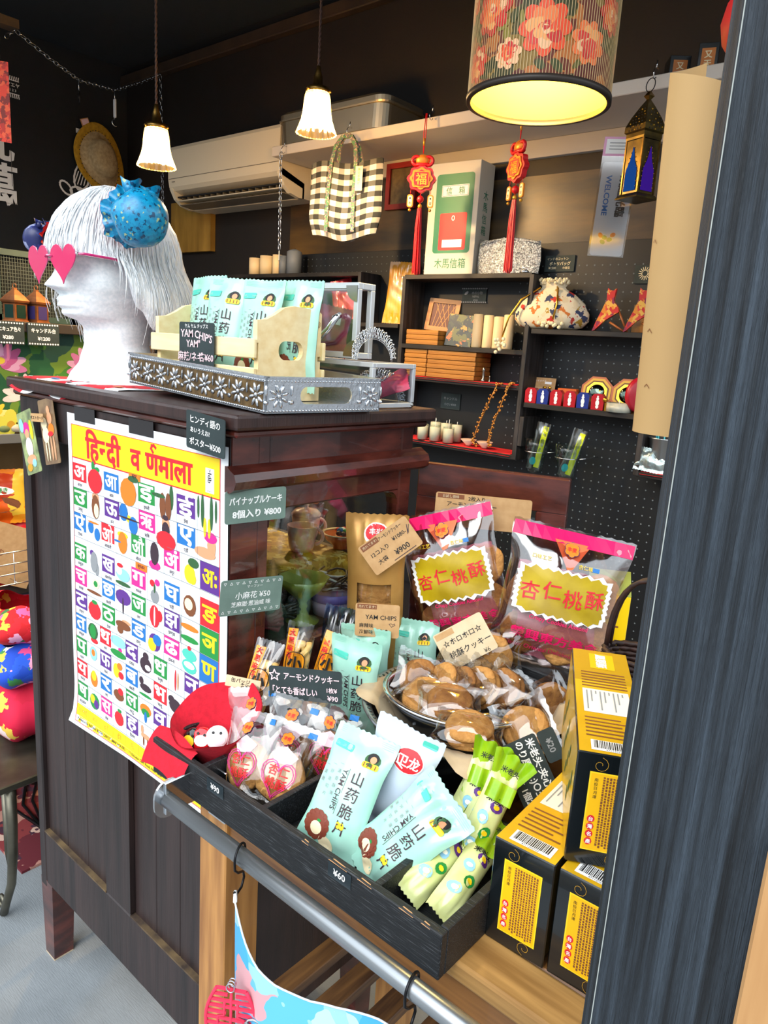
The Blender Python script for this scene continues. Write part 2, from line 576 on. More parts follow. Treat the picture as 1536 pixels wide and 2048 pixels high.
# ------------------------------------------------------------------ display cabinet
CABSIDE = M('cabinet_side_wood', '#1c1515', .42, col2='#3a2b29', vs=4, st=(10, 10, .6), bump=.2, bs=16, bst=(16, 16, .5), ramp=(.3, .8))
cab = thing('display_cabinet', 'tall dark brown wooden display cabinet with a glass side and open glazed door', 'cabinet', Matrix.Translation((-1.2, .87, 0)))
I = cab.matrix_world.inverted()
CT = lambda mb, name, par=None: mb.build(name, par or cab, I if par is None else None)
X0, X1, Y0, Y1 = -1.555, -.855, .663, 1.09
mb = MB()
mb.box(X0 - .02, X1 + .035, Y0 - .018, Y1 + .02, 1.372, 1.395, DKWOOD, .005, seg=2)
mb.box(X0 - .008, X1 + .022, Y0 - .010, Y1 + .012, 1.360, 1.3725, REDWOOD, .004)
CT(mb, 'top')
mb = MB()
# side facing the street: stiles, rails and sunk boards
mb.box(X0, X0 + .03, Y0, Y0 + .06, .20, 1.36, CABSIDE, .003)
mb.box(X1 - .065, X1, Y0, Y0 + .05, .20, 1.36, CABSIDE, .003)
mb.box(X0 + .03, X1 - .065, Y0, Y0 + .03, .215, .355, CABSIDE, .003)
mb.box(X0 + .03, X1 - .065, Y0, Y0 + .03, 1.28, 1.36, CABSIDE, .003)
mb.box(-1.25, -1.155, Y0, Y0 + .03, .355, 1.28, CABSIDE, .003)
for a, b in ((X0 + .03, -1.25), (-1.155, X1 - .065)):
    n = 3
    for k in range(n):
        mb.box(a + (b - a) * k / n + .0006, a + (b - a) * (k + 1) / n - .0006, Y0 + .011, Y0 + .026, .35, 1.285, CABSIDE, .0015)
mb.box(X0, X0 + .02, Y0 + .06, Y1, .20, 1.36, CABSIDE)
mb.box(X0, X1, Y1 - .02, Y1, .20, .36, CABSIDE)
CT(mb, 'side_panel')
WORN = M('worn_bare_edge', '#6a5638', .7, col2='#352820', vs=30)
mb = MB()
mb.box(X0 + .03, -1.25, Y0 - .0006, Y0 + .012, .353, .357, WORN); mb.box(-1.155, X1 - .065, Y0 - .0006, Y0 + .012, .353, .357, WORN)
mb.box(-1.158, -1.153, Y0 - .0006, Y0 + .01, .36, 1.0, CABSIDE)
CT(mb, 'panel_molding')
# front (toward the cart): corner posts, frieze, molding, glazed panel
mb = MB()
mb.box(X1 - .03, X1, Y0 + .05, Y0 + .075, .20, 1.36, REDWOOD, .003)
mb.box(X1 - .03, X1, Y1 - .035, Y1, .20, 1.36, REDWOOD, .003)
mb.box(X1 - .03, X1, Y0 + .0752, Y1 - .0352, 1.24, 1.36, REDWOOD, .003)
mb.box(X1 - .03, X1, Y0 + .0752, Y1 - .0352, .93, 1.0, REDWOOD, .003)
mb.box(X1 - .025, X1 - .005, Y0 + .06, Y1 - .03, .215, .93, DKWOOD)
# rounded inner corners of the glazed opening
for (yy, zz, sy, sz) in ((Y0 + .075, 1.0, 1, 1), (Y0 + .075, 1.24, 1, -1), (Y1 - .035, 1.0, -1, 1), (Y1 - .035, 1.24, -1, -1)):
    q = [(yy, zz)] + [(yy + sy * (.028 - .028 * sin(R(t))), zz + sz * (.028 - .028 * cos(R(t)))) for t in (0, 22, 45, 67, 90)]
    n = len(q)
    vs = [(X1 - .001, a, b) for a, b in q] + [(X1 - .029, a, b) for a, b in q]
    mb.add(vs, [tuple(range(n)), tuple(range(n, 2 * n))[::-1]] + [(i, (i + 1) % n, n + (i + 1) % n, n + i) for i in range(n)], REDWOOD)
mb.box(X1 - .002, X1 + .0012, Y0 + .0005, Y0 + .05, .20, 1.36, REDWOOD)
CT(mb, 'front_frame')
mb = MB()
prof = [(0, -.018), (.012, -.018), (.022, -.012), (.026, 0), (.022, .011), (.012, .016), (.005, .021), (0, .021)]
vs = []
for y in (Y0 - .012, Y1 + .02):
    vs += [(X1 + a, y, 1.297 + b) for a, b in prof]
n = len(prof)
mb.add(vs, [tuple(range(n))[::-1], tuple(range(n, 2 * n))] + [(i, (i + 1) % n, n + (i + 1) % n, n + i) for i in range(n)], REDWOOD)
CT(mb, 'molding')
mb = MB(); mb.box(X1 - .016, X1 - .013, Y0 + .07, Y1 - .03, .995, 1.245, PANE); CT(mb, 'glass_pane')
mb = MB(); mb.box(X0 + .02, X1 - .03, Y0 + .03, Y1 - .012, .985, 1.003, DKWOOD); CT(mb, 'bottom_shelf')
mb = MB(); mb.box(X0 + .02, -.985, Y0 + .03, Y1 - .012, 1.072, 1.086, DKWOOD); CT(mb, 'upper_shelf')
for (lx, ly) in ((X0, Y0), (X0, Y1 - .06), (X1 - .06, Y0), (X1 - .06, Y1 - .06)):
    mb = MB()
    w = .055
    tx = 0 if lx == X0 else .012
    vs = [(lx, ly, .22), (lx + w, ly, .22), (lx + w, ly + w, .22), (lx, ly + w, .22), (lx + tx, ly + .004, .004), (lx + tx + w - .012, ly + .004, .004), (lx + tx + w - .012, ly + w - .004, .004), (lx + tx, ly + w - .004, .004)]
    mb.add(vs, [(0, 3, 2, 1), (4, 5, 6, 7), (0, 1, 5, 4), (1, 2, 6, 5), (2, 3, 7, 6), (3, 0, 4, 7)], REDWOOD)
    mb.box(lx + tx, lx + tx + w - .012, ly + .004, ly + w - .004, 0, .004, M('bare_wood_foot', '#b9a78c', .8))
    CT(mb, 'leg')
# open glazed door, hinged at the far front corner
D = Matrix.Translation((-.852, 1.107, 0)) @ Matrix.Rotation(R(19), 4, 'Z')
mb = MB()
L = .287
mb.box(0, L, 0, .022, 1.225, 1.29, REDWOOD, .002); mb.box(0, .05, 0, .022, .88, 1.225, REDWOOD, .002); mb.box(L - .055, L, 0, .022, .88, 1.225, REDWOOD, .002); mb.box(.05, L - .055, 0, .022, .88, .95, REDWOOD, .002)
dr = mb.build('door', cab, I @ D)
mb = MB(); mb.box(.045, L - .05, .009, .013, .945, 1.23, PANE); mb.build('glass_pane', dr)

# ------------------------------------------------------------------ cart of pine with slatted lower shelf
cart = thing('display_cart', 'honey brown slatted wooden cart standing against the cabinet front', 'cart', Matrix.Translation((-.45, .8, 0)))
I2 = cart.matrix_world.inverted()
for (px, py) in ((-.798, .572), (-.798, 1.02), (-.10, .572), (-.10, 1.02)):
    mb = MB(); mb.box(px, px + .062, py, py + .064, 0, .846, HONEY, .002); mb.build('leg', cart, I2)
mb = MB(); mb.box(-.80, -.02, .570, .628, .846, .870, M('pine_top_rail', '#8c6534', .5, col2='#b98d51', vs=5, st=(1, 14, 14)), .004, seg=2); mb.build('top_rail', cart, I2)
mb = MB(); mb.box(-.736, -.02, .578, .604, .792, .846, HONEYX, .002); mb.build('apron', cart, I2)
mb = MB(); mb.box(-.80, -.02, .629, 1.085, .846, .869, HONEYX, .002); mb.build('top_board', cart, I2)
mb = MB(); mb.box(-.55, -.02, 1.0855, 1.20, .846, .869, HONEYX, .002); mb.build('top_board', cart, I2)
for y in (.582, 1.03):
    mb = MB(); mb.box(-.736, -.10, y, y + .024, .43, .475, HONEYX, .002); mb.build('shelf_rail', cart, I2)
for k in range(9):
    mb = MB(); x = -.733 + k * .073; mb.box(x, x + .036, .575, 1.08, .476, .494, SLATW, .0015); mb.build('slat', cart, I2)

# towel bar on the cart
bar = thing('towel_bar', 'brushed steel rail on a bracket fixed to the cart leg', 'rail', Matrix.Translation((-.75, .5, .885)))
mb = MB(); mb.tube([(-.02, 0, 0), (.80, 0, 0)], .0105, STEEL, 16); mb.build('bar', bar)
mb = MB()
slab(mb, rrect(.046, .056, .022, 5, .004, 0), 0, .0035, CHROME, Matrix.Translation((-.022, 0, 0)) @ Matrix.Rotation(R(90), 4, 'Z'))
mb.box(-.0225, -.019, -.004, .071, -.022, .026, CHROME, .001)
mb.box(-.0225, .016, .068, .0715, -.055, .026, CHROME, .001)
mb.ball((-.002, .067, -.026), (.004, .002, .004), STEEL)
mb.build('bracket', bar)

def s_hook(x, label, swing=0):
    mb = MB()
    pts = [(-.001, -.012 + .0, .004)]
    pts = [(0, .014 * cos(R(t)), .014 * sin(R(t))) for t in range(-10, 200, 15)]
    pts += [(0, -.013, -.012), (0, -.004, -.022), (0, .010, -.030), (0, .013, -.040), (0, .006, -.050), (0, -.006, -.050), (0, -.013, -.043)]
    mb.tube(pts, .0016, WIRE, 8)
    o = mb.build('s_hook', None, Matrix.Translation((x, .5, .885)) @ Matrix.Rotation(R(swing), 4, 'Z'))
    return tag(o, label, 'hook')
s_hook(-.615, 'black S-shaped wire hook on the steel rail holding the blue banner', 25)
s_hook(-.345, 'empty black S-shaped wire hook further along the steel rail toward the post', 10)

# hanging banner of clear film with a blue print, slung between hooks
BANN = M_voronoi('printed_blue_film', [(0, '#5aaede'), (.3, '#8fc0dc'), (.5, '#3fa0d6'), (.66, '#a9c4d4'), (.88, '#c8969c')], 16, .25)
mb = MB()
def bann(u, v):
    ks_ = ((-.600, .838), (-.571, .812), (-.543, .791), (-.516, .780), (-.474, .783), (-.436, .797), (-.380, .828), (-.350, .845))
    q = u * 7
    i = min(6, int(q))
    q -= i
    x = ks_[i][0] + (ks_[i + 1][0] - ks_[i][0]) * q
    top = ks_[i][1] + (ks_[i + 1][1] - ks_[i][1]) * q
    bot = .834 - .24 * (1 - (1 - u) ** 8) - .02 * u
    z = bot + (top - bot) * v
    return Vector((x, .482 - .018 * sin(PI * u) * (1 - v) - .012 * sin(2 * PI * u), z))
mb.surf(bann, 24, 10, BANN)
mb.tube([bann(i / 24, 1) for i in range(25)], .0012, M('banner_edge', '#dfe6ea', .3), 6)
mb.tube([(-.600, .482, .838), (-.612, .492, .840)], .0025, WHITE, 6)
tag(mb.build('hanging_banner'), 'pale blue printed plastic banner slung from the hook on the steel rail', 'banner')

# red cut-out lattice ornament clipped below the banner
ORN = M('red_pink_felt', '#e03050', .9)
orn = thing('lattice_ornament', 'red cut-out felt lattice ornament hanging on silver rings below the banner', 'ornament', Matrix.Translation((-.566, .452, .770)) @ Matrix.Rotation(R(32), 4, 'Z'))
mb = MB()
for k in range(11):
    z = -.012 - k * .0085
    w = .009 + .022 * sin(min(1, (k + 2) / 9) * PI * .62)
    if k % 3 == 1:
        mb.box(-w, -w * .2, -.001, .0012, z - .0018, z + .0018, ORN); mb.box(w * .25, w, -.001, .0012, z - .0018, z + .0018, ORN)
    else:
        mb.box(-w, w, -.001, .0012, z - .0018, z + .0018, ORN)
for sx in (-1, 1):
    pts = [(sx * (.009 + .022 * sin(min(1, (k + 2) / 9) * PI * .62)), 0, -.012 - k * .0085) for k in range(11)]
    mb.tube(pts, .0022, ORN, 6)
    mb.tube([(sx * .008, 0, -.03), (sx * .008, 0, -.05), (sx * .016, 0, -.052), (sx * .016, 0, -.08)], .0017, ORN, 6)
mb.tube([(0, 0, -.01), (0, 0, -.105)], .0018, ORN, 6)
mb.ell(0, 0, .03, .022, ORN, plane((.006, .004, -.125), (1, 0, 0), (0, 0, 1)), 18)
mb.build('lattice', orn)
mb = MB()
for k in range(3):
    mb.tube([(.005 * cos(2 * PI * i / 14) * (1 - .1 * k), .004 * k - .004, .006 * sin(2 * PI * i / 14) - .006) for i in range(14)], .0008, CHROME, 5, True)
mb.build('ring', orn)
mb = MB()
mb.tube([(.028 + .011 * cos(t * .5), -.004, -.06 + .016 * sin(t * .5)) for t in range(13)], .0014, CHROME, 6, True)
mb.tube([(.020, -.006, -.05), (.048, -.010, -.10)], .0035, STEEL, 8)
mb.build('keyring_clip', orn)
# ------------------------------------------------------------------ pouches and cards
def slab_hole(mb, outer, hole, y0, y1, mat, T=None):
    n, k = len(outer), len(hole)
    tri = [tuple(t) for t in tessellate_polygon([[Vector((p[0], p[1], 0)) for p in outer], [Vector((p[0], p[1], 0)) for p in hole]])]
    pts = outer + hole
    N = n + k
    vs = [(p[0], y0, p[1]) for p in pts] + [(p[0], y1, p[1]) for p in pts]
    fs = tri + [tuple(N + i for i in reversed(t)) for t in tri]
    fs += [(i, N + i, N + (i + 1) % n, (i + 1) % n) for i in range(n)]
    fs += [(n + i, n + (i + 1) % k, N + n + (i + 1) % k, N + n + i) for i in range(k)]
    mb.add(vs, fs, mat, False, T)

def sstep(a, b, x):
    t = max(0.0, min(1.0, (x - a) / (b - a)))
    return t * t * (3 - 2 * t)

def pouch(mb, w, h, t, mat, seed=0, nu=22, nv=26, seal=.012, narrow=.10, crease=.0022, bend=0.0, bottom=True, zig=.0016, skew=0.0, cellmat=None):
    """pillow bag of film, crimped at the ends; returns the map of its front face (x across, z up)"""
    r = random.Random(seed)
    ph = [r.uniform(0, 6.28) for _ in range(8)]
    fq = [r.choice((2, 3, 4, 5)) for _ in range(4)]
    def k_(z):
        e = min(h - z, z if bottom else 9) - seal
        return max(0.0, min(1.0, e / (h * .26)))
    def ww(z):
        return w * (1 - narrow * sstep(0, 1, k_(z)))
    def shape(u, z, side, off=0.0):
        k = sin(k_(z) * PI / 2) ** .9
        a = max(0.0, sin(PI * min(1, max(0, u)))) ** .6
        e = max(0.0, min(h - z, z if bottom else 9) - seal)
        fold = crease * (sin(2 * PI * fq[0] * u + ph[0]) + .6 * sin(2 * PI * fq[1] * u + ph[1] + z * 40)) * math.exp(-e / (h * .13)) * min(1, e / .004)
        dent = crease * .8 * sin(9 * u + ph[2] + z * 55) * sin(z * 70 + ph[3] + side) * a * k
        d = .0004 + (t / 2) * k * a + fold * a + dent * .6 + off
        b = bend * ((z / h) ** 2) + skew * (u - .5) * (z / h) * w
        wave = (1 - k) * .0025 * sin(2 * PI * u * 1.2 + ph[4]) * (1 if z > h / 2 else .5)
        return Vector(((u - .5) * ww(z), -side * d + b + wave, z))
    def fr(u, v):
        z = v * h
        p = shape(u, z, 1)
        if v >= .9999 or (bottom and v <= .0001):
            p.z += zig * (1 if int(round(u * nu)) % 2 else -1) * .6
        return p
    def bk(u, v):
        z = v * h
        p = shape(1 - u, z, -1)
        if v >= .9999 or (bottom and v <= .0001):
            p.z += zig * (1 if int(round((1 - u) * nu)) % 2 else -1) * .6
        return p
    mb.surf(fr, nu, nv, mat, cellmat=cellmat)
    mb.surf(bk, nu, nv, mat)
    for k in range(3):
        for z in (h - seal * (.3 + .25 * k),):
            pass
    return lambda x, z, off=.0009: shape(x / ww(z) + .5, z, 1, off)

MINT = M('mint_film', '#98cfbc', .28, col2='#aad9c9', vs=20, coat=.4)
MINT2 = M('pale_bluish_film', '#c3d3e6', .28, col2='#d2dfee', vs=20, coat=.4)
TEAL = M('teal_print', '#4fc3ae', .4)
PLUM = M('plum_print', '#3a2630', .5)
CURL = M('brown_curl_print', '#7c3a28', .5)
SEAL = M('mint_seal', '#8fcdb9', .3)

def yam_design(mb, fn, w, h, back=False, photo=True):
    f = lambda x, z: fn(x, z)
    f2 = lambda x, z: fn(x, z, .0014)
    for k in range(4):
        mb.line([(-w * .46, h - .0035 - k * .0024), (w * .46, h - .0035 - k * .0024)], .0005, SEAL, f)
    s = h / .165
    mb.poly(rrect(w * .34, .009 * s, .002, 2, -w * .27, h - .026 * s), TEAL, f)
    mb.text('山药脆片 5mm', -w * .27, h - .026 * s, .0045 * s, MINT, f2)
    # lady emblem over a yellow scroll
    cx, cz = w * .24, h - .033 * s
    mb.ell(cx, cz + .003 * s, .0105 * s, .0085 * s, DKGREEN, f, 12)
    mb.ell(cx, cz + .006 * s, .0075 * s, .0065 * s, BLACKP, f2, 12)
    mb.ell(cx + .001 * s, cz + .004 * s, .0042 * s, .0046 * s, SKIN, lambda x, z: fn(x, z, .0018), 10)
    mb.poly(rrect(.022 * s, .0075 * s, .003 * s, 3, cx, cz - .004 * s), YELLOW, lambda x, z: fn(x, z, .0018))
    for k in range(4):
        mb.line([(cx - .008 * s + k * .005 * s, cz - .006 * s), (cx - .008 * s + k * .005 * s, cz - .002 * s)], .0012 * s, BROWN, lambda x, z: fn(x, z, .0022))
    mb.vtext('山药脆片', w * .15, h - .047 * s, .0185 * s, PLUM, f, bold=.006, pitch=1.14)
    mb.text('YAM CHIPS', -w * .07, h - .078 * s, .0095 * s, PLUM, f, rot=-PI / 2, bold=.008, sx=1.1)
    mb.line([(-w * .015, h - .05 * s), (-w * .015, h - .108 * s)], .0005, PLUM, f)
    for i, word in enumerate(('一清香酥薄', '一好滋切片', '一清脆')):
        mb.vtext(word, -w * .17 - i * w * .115, h - .043 * s - i * .004, .0055 * s, GREYINK, f, pitch=1.75)
    # curly brown rosette with a cream heart, low on the left; pale chip pieces beside it
    cx, cz = -w * .22, .036 * s
    for k in range(13):
        t = 2 * PI * k / 13
        mb.ell(cx + .0135 * s * cos(t), cz + .0135 * s * sin(t), .0058 * s, .0058 * s, CURL, f, 9)
    mb.ell(cx, cz, .0135 * s, .0135 * s, CURL, f, 14)
    mb.ell(cx + .001 * s, cz - .004 * s, .0088 * s, .0085 * s, CREAM, f2, 14)
    mb.ell(cx + .003 * s, cz + .006 * s, .003 * s, .002 * s, GREEN, f2, 8)
    mb.ell(cx + .019 * s, cz - .018 * s, .012 * s, .008 * s, CREAM, f, 12, -.5)
    for k in range(2):
        mb.ell(w * .12 + k * .005 * s, .047 * s, .0032 * s, .0045 * s, YELLOW, f, 8, .3)

def yam_bag(T, label, seed, w=.088, h=.165, t=.034, mat=None, **kw):
    mb = MB()
    fn = pouch(mb, w, h, t, mat or MINT, seed, **kw)
    yam_design(mb, fn, w * .94, h)
    o = mb.build('snack_bag', None, T)
    return tag(o, label, 'snack bag', 'mint green bags of yam chips')

def card(name, w, h, T, mat, label, draw, cat='price card', r=.004, t=.0012, group=None, border=None):
    mb = MB()
    slab(mb, rrect(w, h, r, 3, 0, h / 2), 0, t, mat)
    f = front(-.0004, 0, 0)
    draw(mb, f, w, h)
    o = mb.build(name, None, T)
    return tag(o, label, cat, group)

# ------------------------------------------------------------------ mannequin head on the cabinet top
ZT = 1.395
FOAM = M('white_foam', '#dfe6ea', .85, col2='#f2f5f7', vs=160, bump=.12, bs=260, subs=.15)
HAIR = M('white_wig_hair', '#d3dae0', .32, col2='#f3f6f8', vs=26, st=(8, 8, .5), bump=.45, bs=90, bst=(9, 9, .35), spec=.7)
TH = Matrix.Translation((-1.42, .80, ZT + .001)) @ Matrix.Rotation(R(4), 4, 'Z') @ Matrix.Diagonal((1.14, 1.17, 1, 1))
head = thing('mannequin_head', 'white foam mannequin head wearing a silver-white bob wig on the cabinet top', 'mannequin head', TH)
LV = [(0, .084, .078, .086), (.012, .080, .073, .083), (.04, .064, .056, .068), (.075, .055, .048, .060), (.105, .055, .049, .066), (.117, .055, .058, .070), (.126, .056, .082, .073), (.14, .060, .091, .078), (.16, .066, .092, .084), (.18, .070, .093, .090), (.205, .073, .090, .095), (.23, .075, .092, .098), (.26, .075, .093, .099), (.29, .071, .088, .094), (.32, .060, .074, .080), (.34, .044, .054, .058), (.352, .025, .030, .033), (.357, .001, .001, .001)]
def lerp_lv(z):
    for a, b in zip(LV, LV[1:]):
        if z <= b[0]:
            t = (z - a[0]) / (b[0] - a[0])
            t2 = t * t * (3 - 2 * t) * .5 + t * .5
            return [a[i] + (b[i] - a[i]) * t2 for i in (1, 2, 3)]
    return list(LV[-1][1:])
def gs(x, s):
    return math.exp(-(x / s) ** 2)
def head_pt(a, z, off=0.0):
    """a = 0 faces the front (-y)"""
    W, F, B = lerp_lv(z)
    ca, sa = cos(a), sin(a)
    ext = F if ca > 0 else B
    e = 2.0
    d = 1 / ((abs(sa) / W) ** e + (abs(ca) / ext) ** e) ** (1 / e)
    if ca > 0:
        aa = math.atan2(sa, ca)
        nose = .030 * gs(aa, .15) * max(0, min(1, (z - .168) / .010)) * max(0.0, min(1, (.232 - z) / .052)) ** 1.1
        nose += .008 * gs(abs(aa) - .17, .09) * gs(z - .176, .008)
        lips = .009 * gs(aa, .30) * gs(z - .156, .0048) + .0095 * gs(aa, .26) * gs(z - .1455, .005) - .003 * gs(aa, .33) * gs(z - .1508, .002)
        chin = .008 * gs(aa, .30) * gs(z - .130, .009) - .004 * gs(aa, .4) * gs(z - .138, .004)
        eye = -.010 * gs(abs(aa) - .40, .17) * gs(z - .214, .013) + .004 * gs(abs(aa) - .42, .14) * gs(z - .212, .005)
        cheek = .005 * gs(abs(aa) - .75, .3) * gs(z - .185, .022)
        brow = .004 * gs(abs(aa) - .4, .3) * gs(z - .236, .008)
        d += nose + lips + chin + eye + cheek + brow
    d += off
    return Vector((d * sa, -d * ca, z))
mb = MB()
def hs(u, v):
    a = (u - .5) * 2 * PI
    a = a * (.62 + .38 * abs(a) / PI)        # more columns on the face
    return head_pt(a, .357 * v)
mb.surf(hs, 84, 96, FOAM, cu=True)
for sx in (-1, 1):
    mb.ball((sx * .076, .008, .205), (.010, .018, .030), FOAM, 12, 8)
mb.build('head', head)
# wig: a fitted cap plus separate locks that fall past it
def wig_pt(a, s, off=0.0, zend=.10, rr=None):
    """a around (0 = front), s = 0 crown .. 1 tip"""
    Lq = .15 * PI / 2 * .95
    Lv = max(.001, .235 - zend)
    q = s * (Lq + Lv)
    ca, sa = cos(a), sin(a)
    rx, ry = .094 + off, (.112 if ca > 0 else .118) + off
    rr_ = 1 / math.sqrt((sa / rx) ** 2 + (ca / ry) ** 2)
    if q < Lq:
        ph = q / Lq * PI / 2
        return Vector((rr_ * sin(ph) * sa, -rr_ * sin(ph) * ca + .004, .232 + (.140 + off) * cos(ph)))
    zz = .235 - (q - Lq)
    tq = (q - Lq) / Lv
    side = sstep(.5, 1.2, abs(a))
    rr_ += (.030 * sin(tq * PI * .70) - .012 * tq * tq) * side
    return Vector((rr_ * sa, -rr_ * ca + .004 + .010 * side * tq, zz))
def zend(a):
    b = abs(a)
    return .243 - .10 * sstep(.95, 1.25, b) - .075 * sstep(1.2, 1.9, b) + .02 * sstep(2.2, 3.0, b)
mb = MB()
mb.surf(lambda u, v: wig_pt((u - .5) * 2 * PI, v, .0008, zend((u - .5) * 2 * PI) + .010 * sin(u * 97) * sin(u * 41)), 120, 30, HAIR, cu=True)
r = random.Random(5)
for k in range(560):
    a = r.uniform(-PI, PI)
    off = r.uniform(.0006, .0030)
    ze = zend(a) + r.uniform(-.016, .010) * (2.0 if abs(a) > 1.2 else .6)
    da = r.uniform(-.16, .16)
    s0 = r.uniform(.02, .35)
    pts, rad = [], []
    n = 11
    for i in range(n):
        s = s0 + (1 - s0) * i / (n - 1)
        aa = a + da * (i / (n - 1)) ** 2
        p = wig_pt(aa, s, off + .0015 * sin(i + k), ze)
        pts.append(p)
        rad.append(.0017 * (1 - .85 * (i / (n - 1)) ** 3) * r.uniform(.7, 1.1))
    mb.tube(pts, rad, HAIR, 4, cap=False)
for k in range(36):
    a = r.choice((r.uniform(1.2, 2.9), r.uniform(-2.4, -1.0)))
    d1, d2, ze = r.uniform(-.04, .04), r.uniform(.0006, .0038), zend(a) - r.uniform(.0, .03)
    p = [wig_pt(a + d1 * i, .55 + .45 * i / 7, .003 + d2 * i, ze) for i in range(8)]
    mb.tube(p, .0004, HAIR, 3, cap=False)
mb.build('wig', head)

# heart shaped sunglasses
PINKL = M('pink_lens', '#d4085c', .12, alpha=.84, coat=.5)
PINKF = M('pink_plastic', '#e0287c', .2, trans=.4)
sg = thing('heart_sunglasses', 'hot pink heart-shaped rimless sunglasses worn by the mannequin head', 'sunglasses', TH @ Matrix.Translation((0, -.116, .222)))
heart = []
for k in range(28):
    t = 2 * PI * k / 28
    heart.append((.0021 * 16 * sin(t) ** 3, .0024 * (13 * cos(t) - 5 * cos(2 * t) - 2 * cos(3 * t) - cos(4 * t))))
for sx in (-1, 1):
    mb = MB()
    LT = Matrix.Translation((sx * .0375, .003, 0)) @ Matrix.Rotation(R(sx * 3), 4, 'Z')
    slab(mb, heart, 0, .0018, PINKL, LT)
    mb.tube([(p[0], .0009, p[1]) for p in heart], .0008, PINKF, 5, True, LT)
    mb.build('lens', sg)
mb = MB(); mb.tube([(-.010, .002, .008), (0, -.001, .010), (.010, .002, .008)], .0022, PINKF, 8); mb.build('bridge', sg)
for sx in (-1, 1):
    mb = MB()
    mb.tube([(sx * .070, .009, .012), (sx * .080, .016, .012), (sx * .086, .06, .010), (sx * .087, .115, .004)], .0026, PINKF, 8)
    mb.ball((sx * .071, .008, .012), (.003, .003, .003), CHROME, 8, 6)
    mb.build('temple', sg)

# brocade bun covers pinned on the wig
BRO = M_voronoi('blue_brocade', [(0, '#0d86b4'), (.45, '#0a78a6'), (.66, '#1590bc'), (.86, '#0a4468'), (.97, '#a9b88a')], 210, .3)
BRON = M_voronoi('navy_brocade', [(0, '#1c2458'), (.6, '#2b357a'), (.85, '#8d95b8')], 70, .4)
REDS = M('red_satin', '#d81f24', .35)
def bun_cover(T, m1, m2, label, sc=1.0):
    t = thing('bun_cover', label, 'bun cover', T)
    mb = MB()
    def f(u, v):
        a = 2 * PI * u
        ph = PI * (.0 + .80 * v)
        rr = .052 * sin(ph) * (1 + .05 * sin(5 * a + 1) * v + .04 * noise.noise(Vector((cos(a) * 1.5, sin(a) * 1.5, v * 3))))
        return Vector((rr * cos(a), rr * sin(a), -.052 * .92 * cos(ph) - .01)) * sc
    mb.surf(lambda u, v: Vector((f(u, v).x, -f(u, v).z, f(u, v).y)) * 1.0, 40, 20, m1, cu=True)
    mb.build('pouch', t)
    mb = MB()
    def g(u, v):
        a = 2 * PI * u
        rr = (.030 + .025 * v) * (1 + .06 * sin(7 * a) * v + .035 * sin(17 * a + 1) * v)
        return Vector((rr * cos(a), -.030 - .016 * v + .006 * sin(13 * a + 1.2) * v, rr * sin(a))) * sc
    mb.surf(g, 72, 4, m1, cu=True)
    mb.surf(lambda u, v: g(u, v) + Vector((0, -.0012, 0)), 72, 4, m2, cu=True)
    mb.build('ruffle', t)
    mb = MB()
    for (ax, az, tw) in ((-.030, .058, .3), (.012, .064, -.4)):
        mb.surf(lambda u, v: Vector((ax + (u - .5) * .026 * (1 + .5 * v) + .012 * tw * v, -.018 + .012 * sin(5 * u + tw) * v, az - .016 + .019 * v + .004 * sin(7 * u) * v)) * sc, 6, 5, m1)
        mb.ball((ax * sc, -.02 * sc, (az - .014) * sc), .010 * sc, m1)
    mb.build('bow', t)
    return t
tb = thing
bun_cover(Matrix.Translation((-1.252, .756, 1.697)) @ Matrix.Rotation(R(-100), 4, 'Z') @ Matrix.Rotation(R(-8), 4, 'X'), BRO, M('pink_lining', '#d8345c', .6), 'round blue brocade bun cover with a ruffled edge pinned on the white wig', .95)
bun_cover(Matrix.Translation((-1.588, .735, 1.672)) @ Matrix.Rotation(R(115), 4, 'Z'), BRON, REDS, 'small navy and red satin bun cover on the far side of the white wig', .60)

# red printed cloth under the head
CLW = M('white_cotton', '#e9ebee', .9)
mb = MB()
def cloth(u, v):
    x = -1.545 + .335 * u
    y = .652 + .16 * v + .02 * u * (1 - v)
    z = ZT + .0012 + .003 * (1 + sin(u * 15 + v * 3)) * (1 - v) * .6
    if v < .21:
        z -= (.21 - v) / .21 * (.012 + .020 * abs(sin(u * 8 + .4)))
        y -= .012
    return Vector((x, y, z))
REDC = M('red_cotton', '#d5202e', .9, col2='#c2182a', vs=90)
mb.surf(cloth, 48, 20, REDC, cellmat=lambda i, j: CLW if (6 <= i - j * .3 < 14 or 22 <= i - j * .3 < 27 or i - j * .3 > 41) else REDC)
for (u, v, mt, rx) in ((.2, .3, BLUE, .012), (.23, .5, BLACKP, .004), (.52, .35, BLACKP, .006), (.5, .2, GREYINK, .008), (.9, .25, ORANGE, .012), (.88, .5, BLACKP, .005), (.35, .3, WHITE, .008), (.07, .2, WHITE, .006), (.65, .05, WHITE, .006)):
    c = cloth(u, v)
    mb.ell(c.x, c.y, rx, rx * .7, mt, lambda a, b: Vector((a, b, cloth((a + 1.545) / .335, v).z + .0018)), 10)
tag(mb.build('folded_cloth'), 'red and white printed cotton cloth spread under the mannequin head', 'cloth')

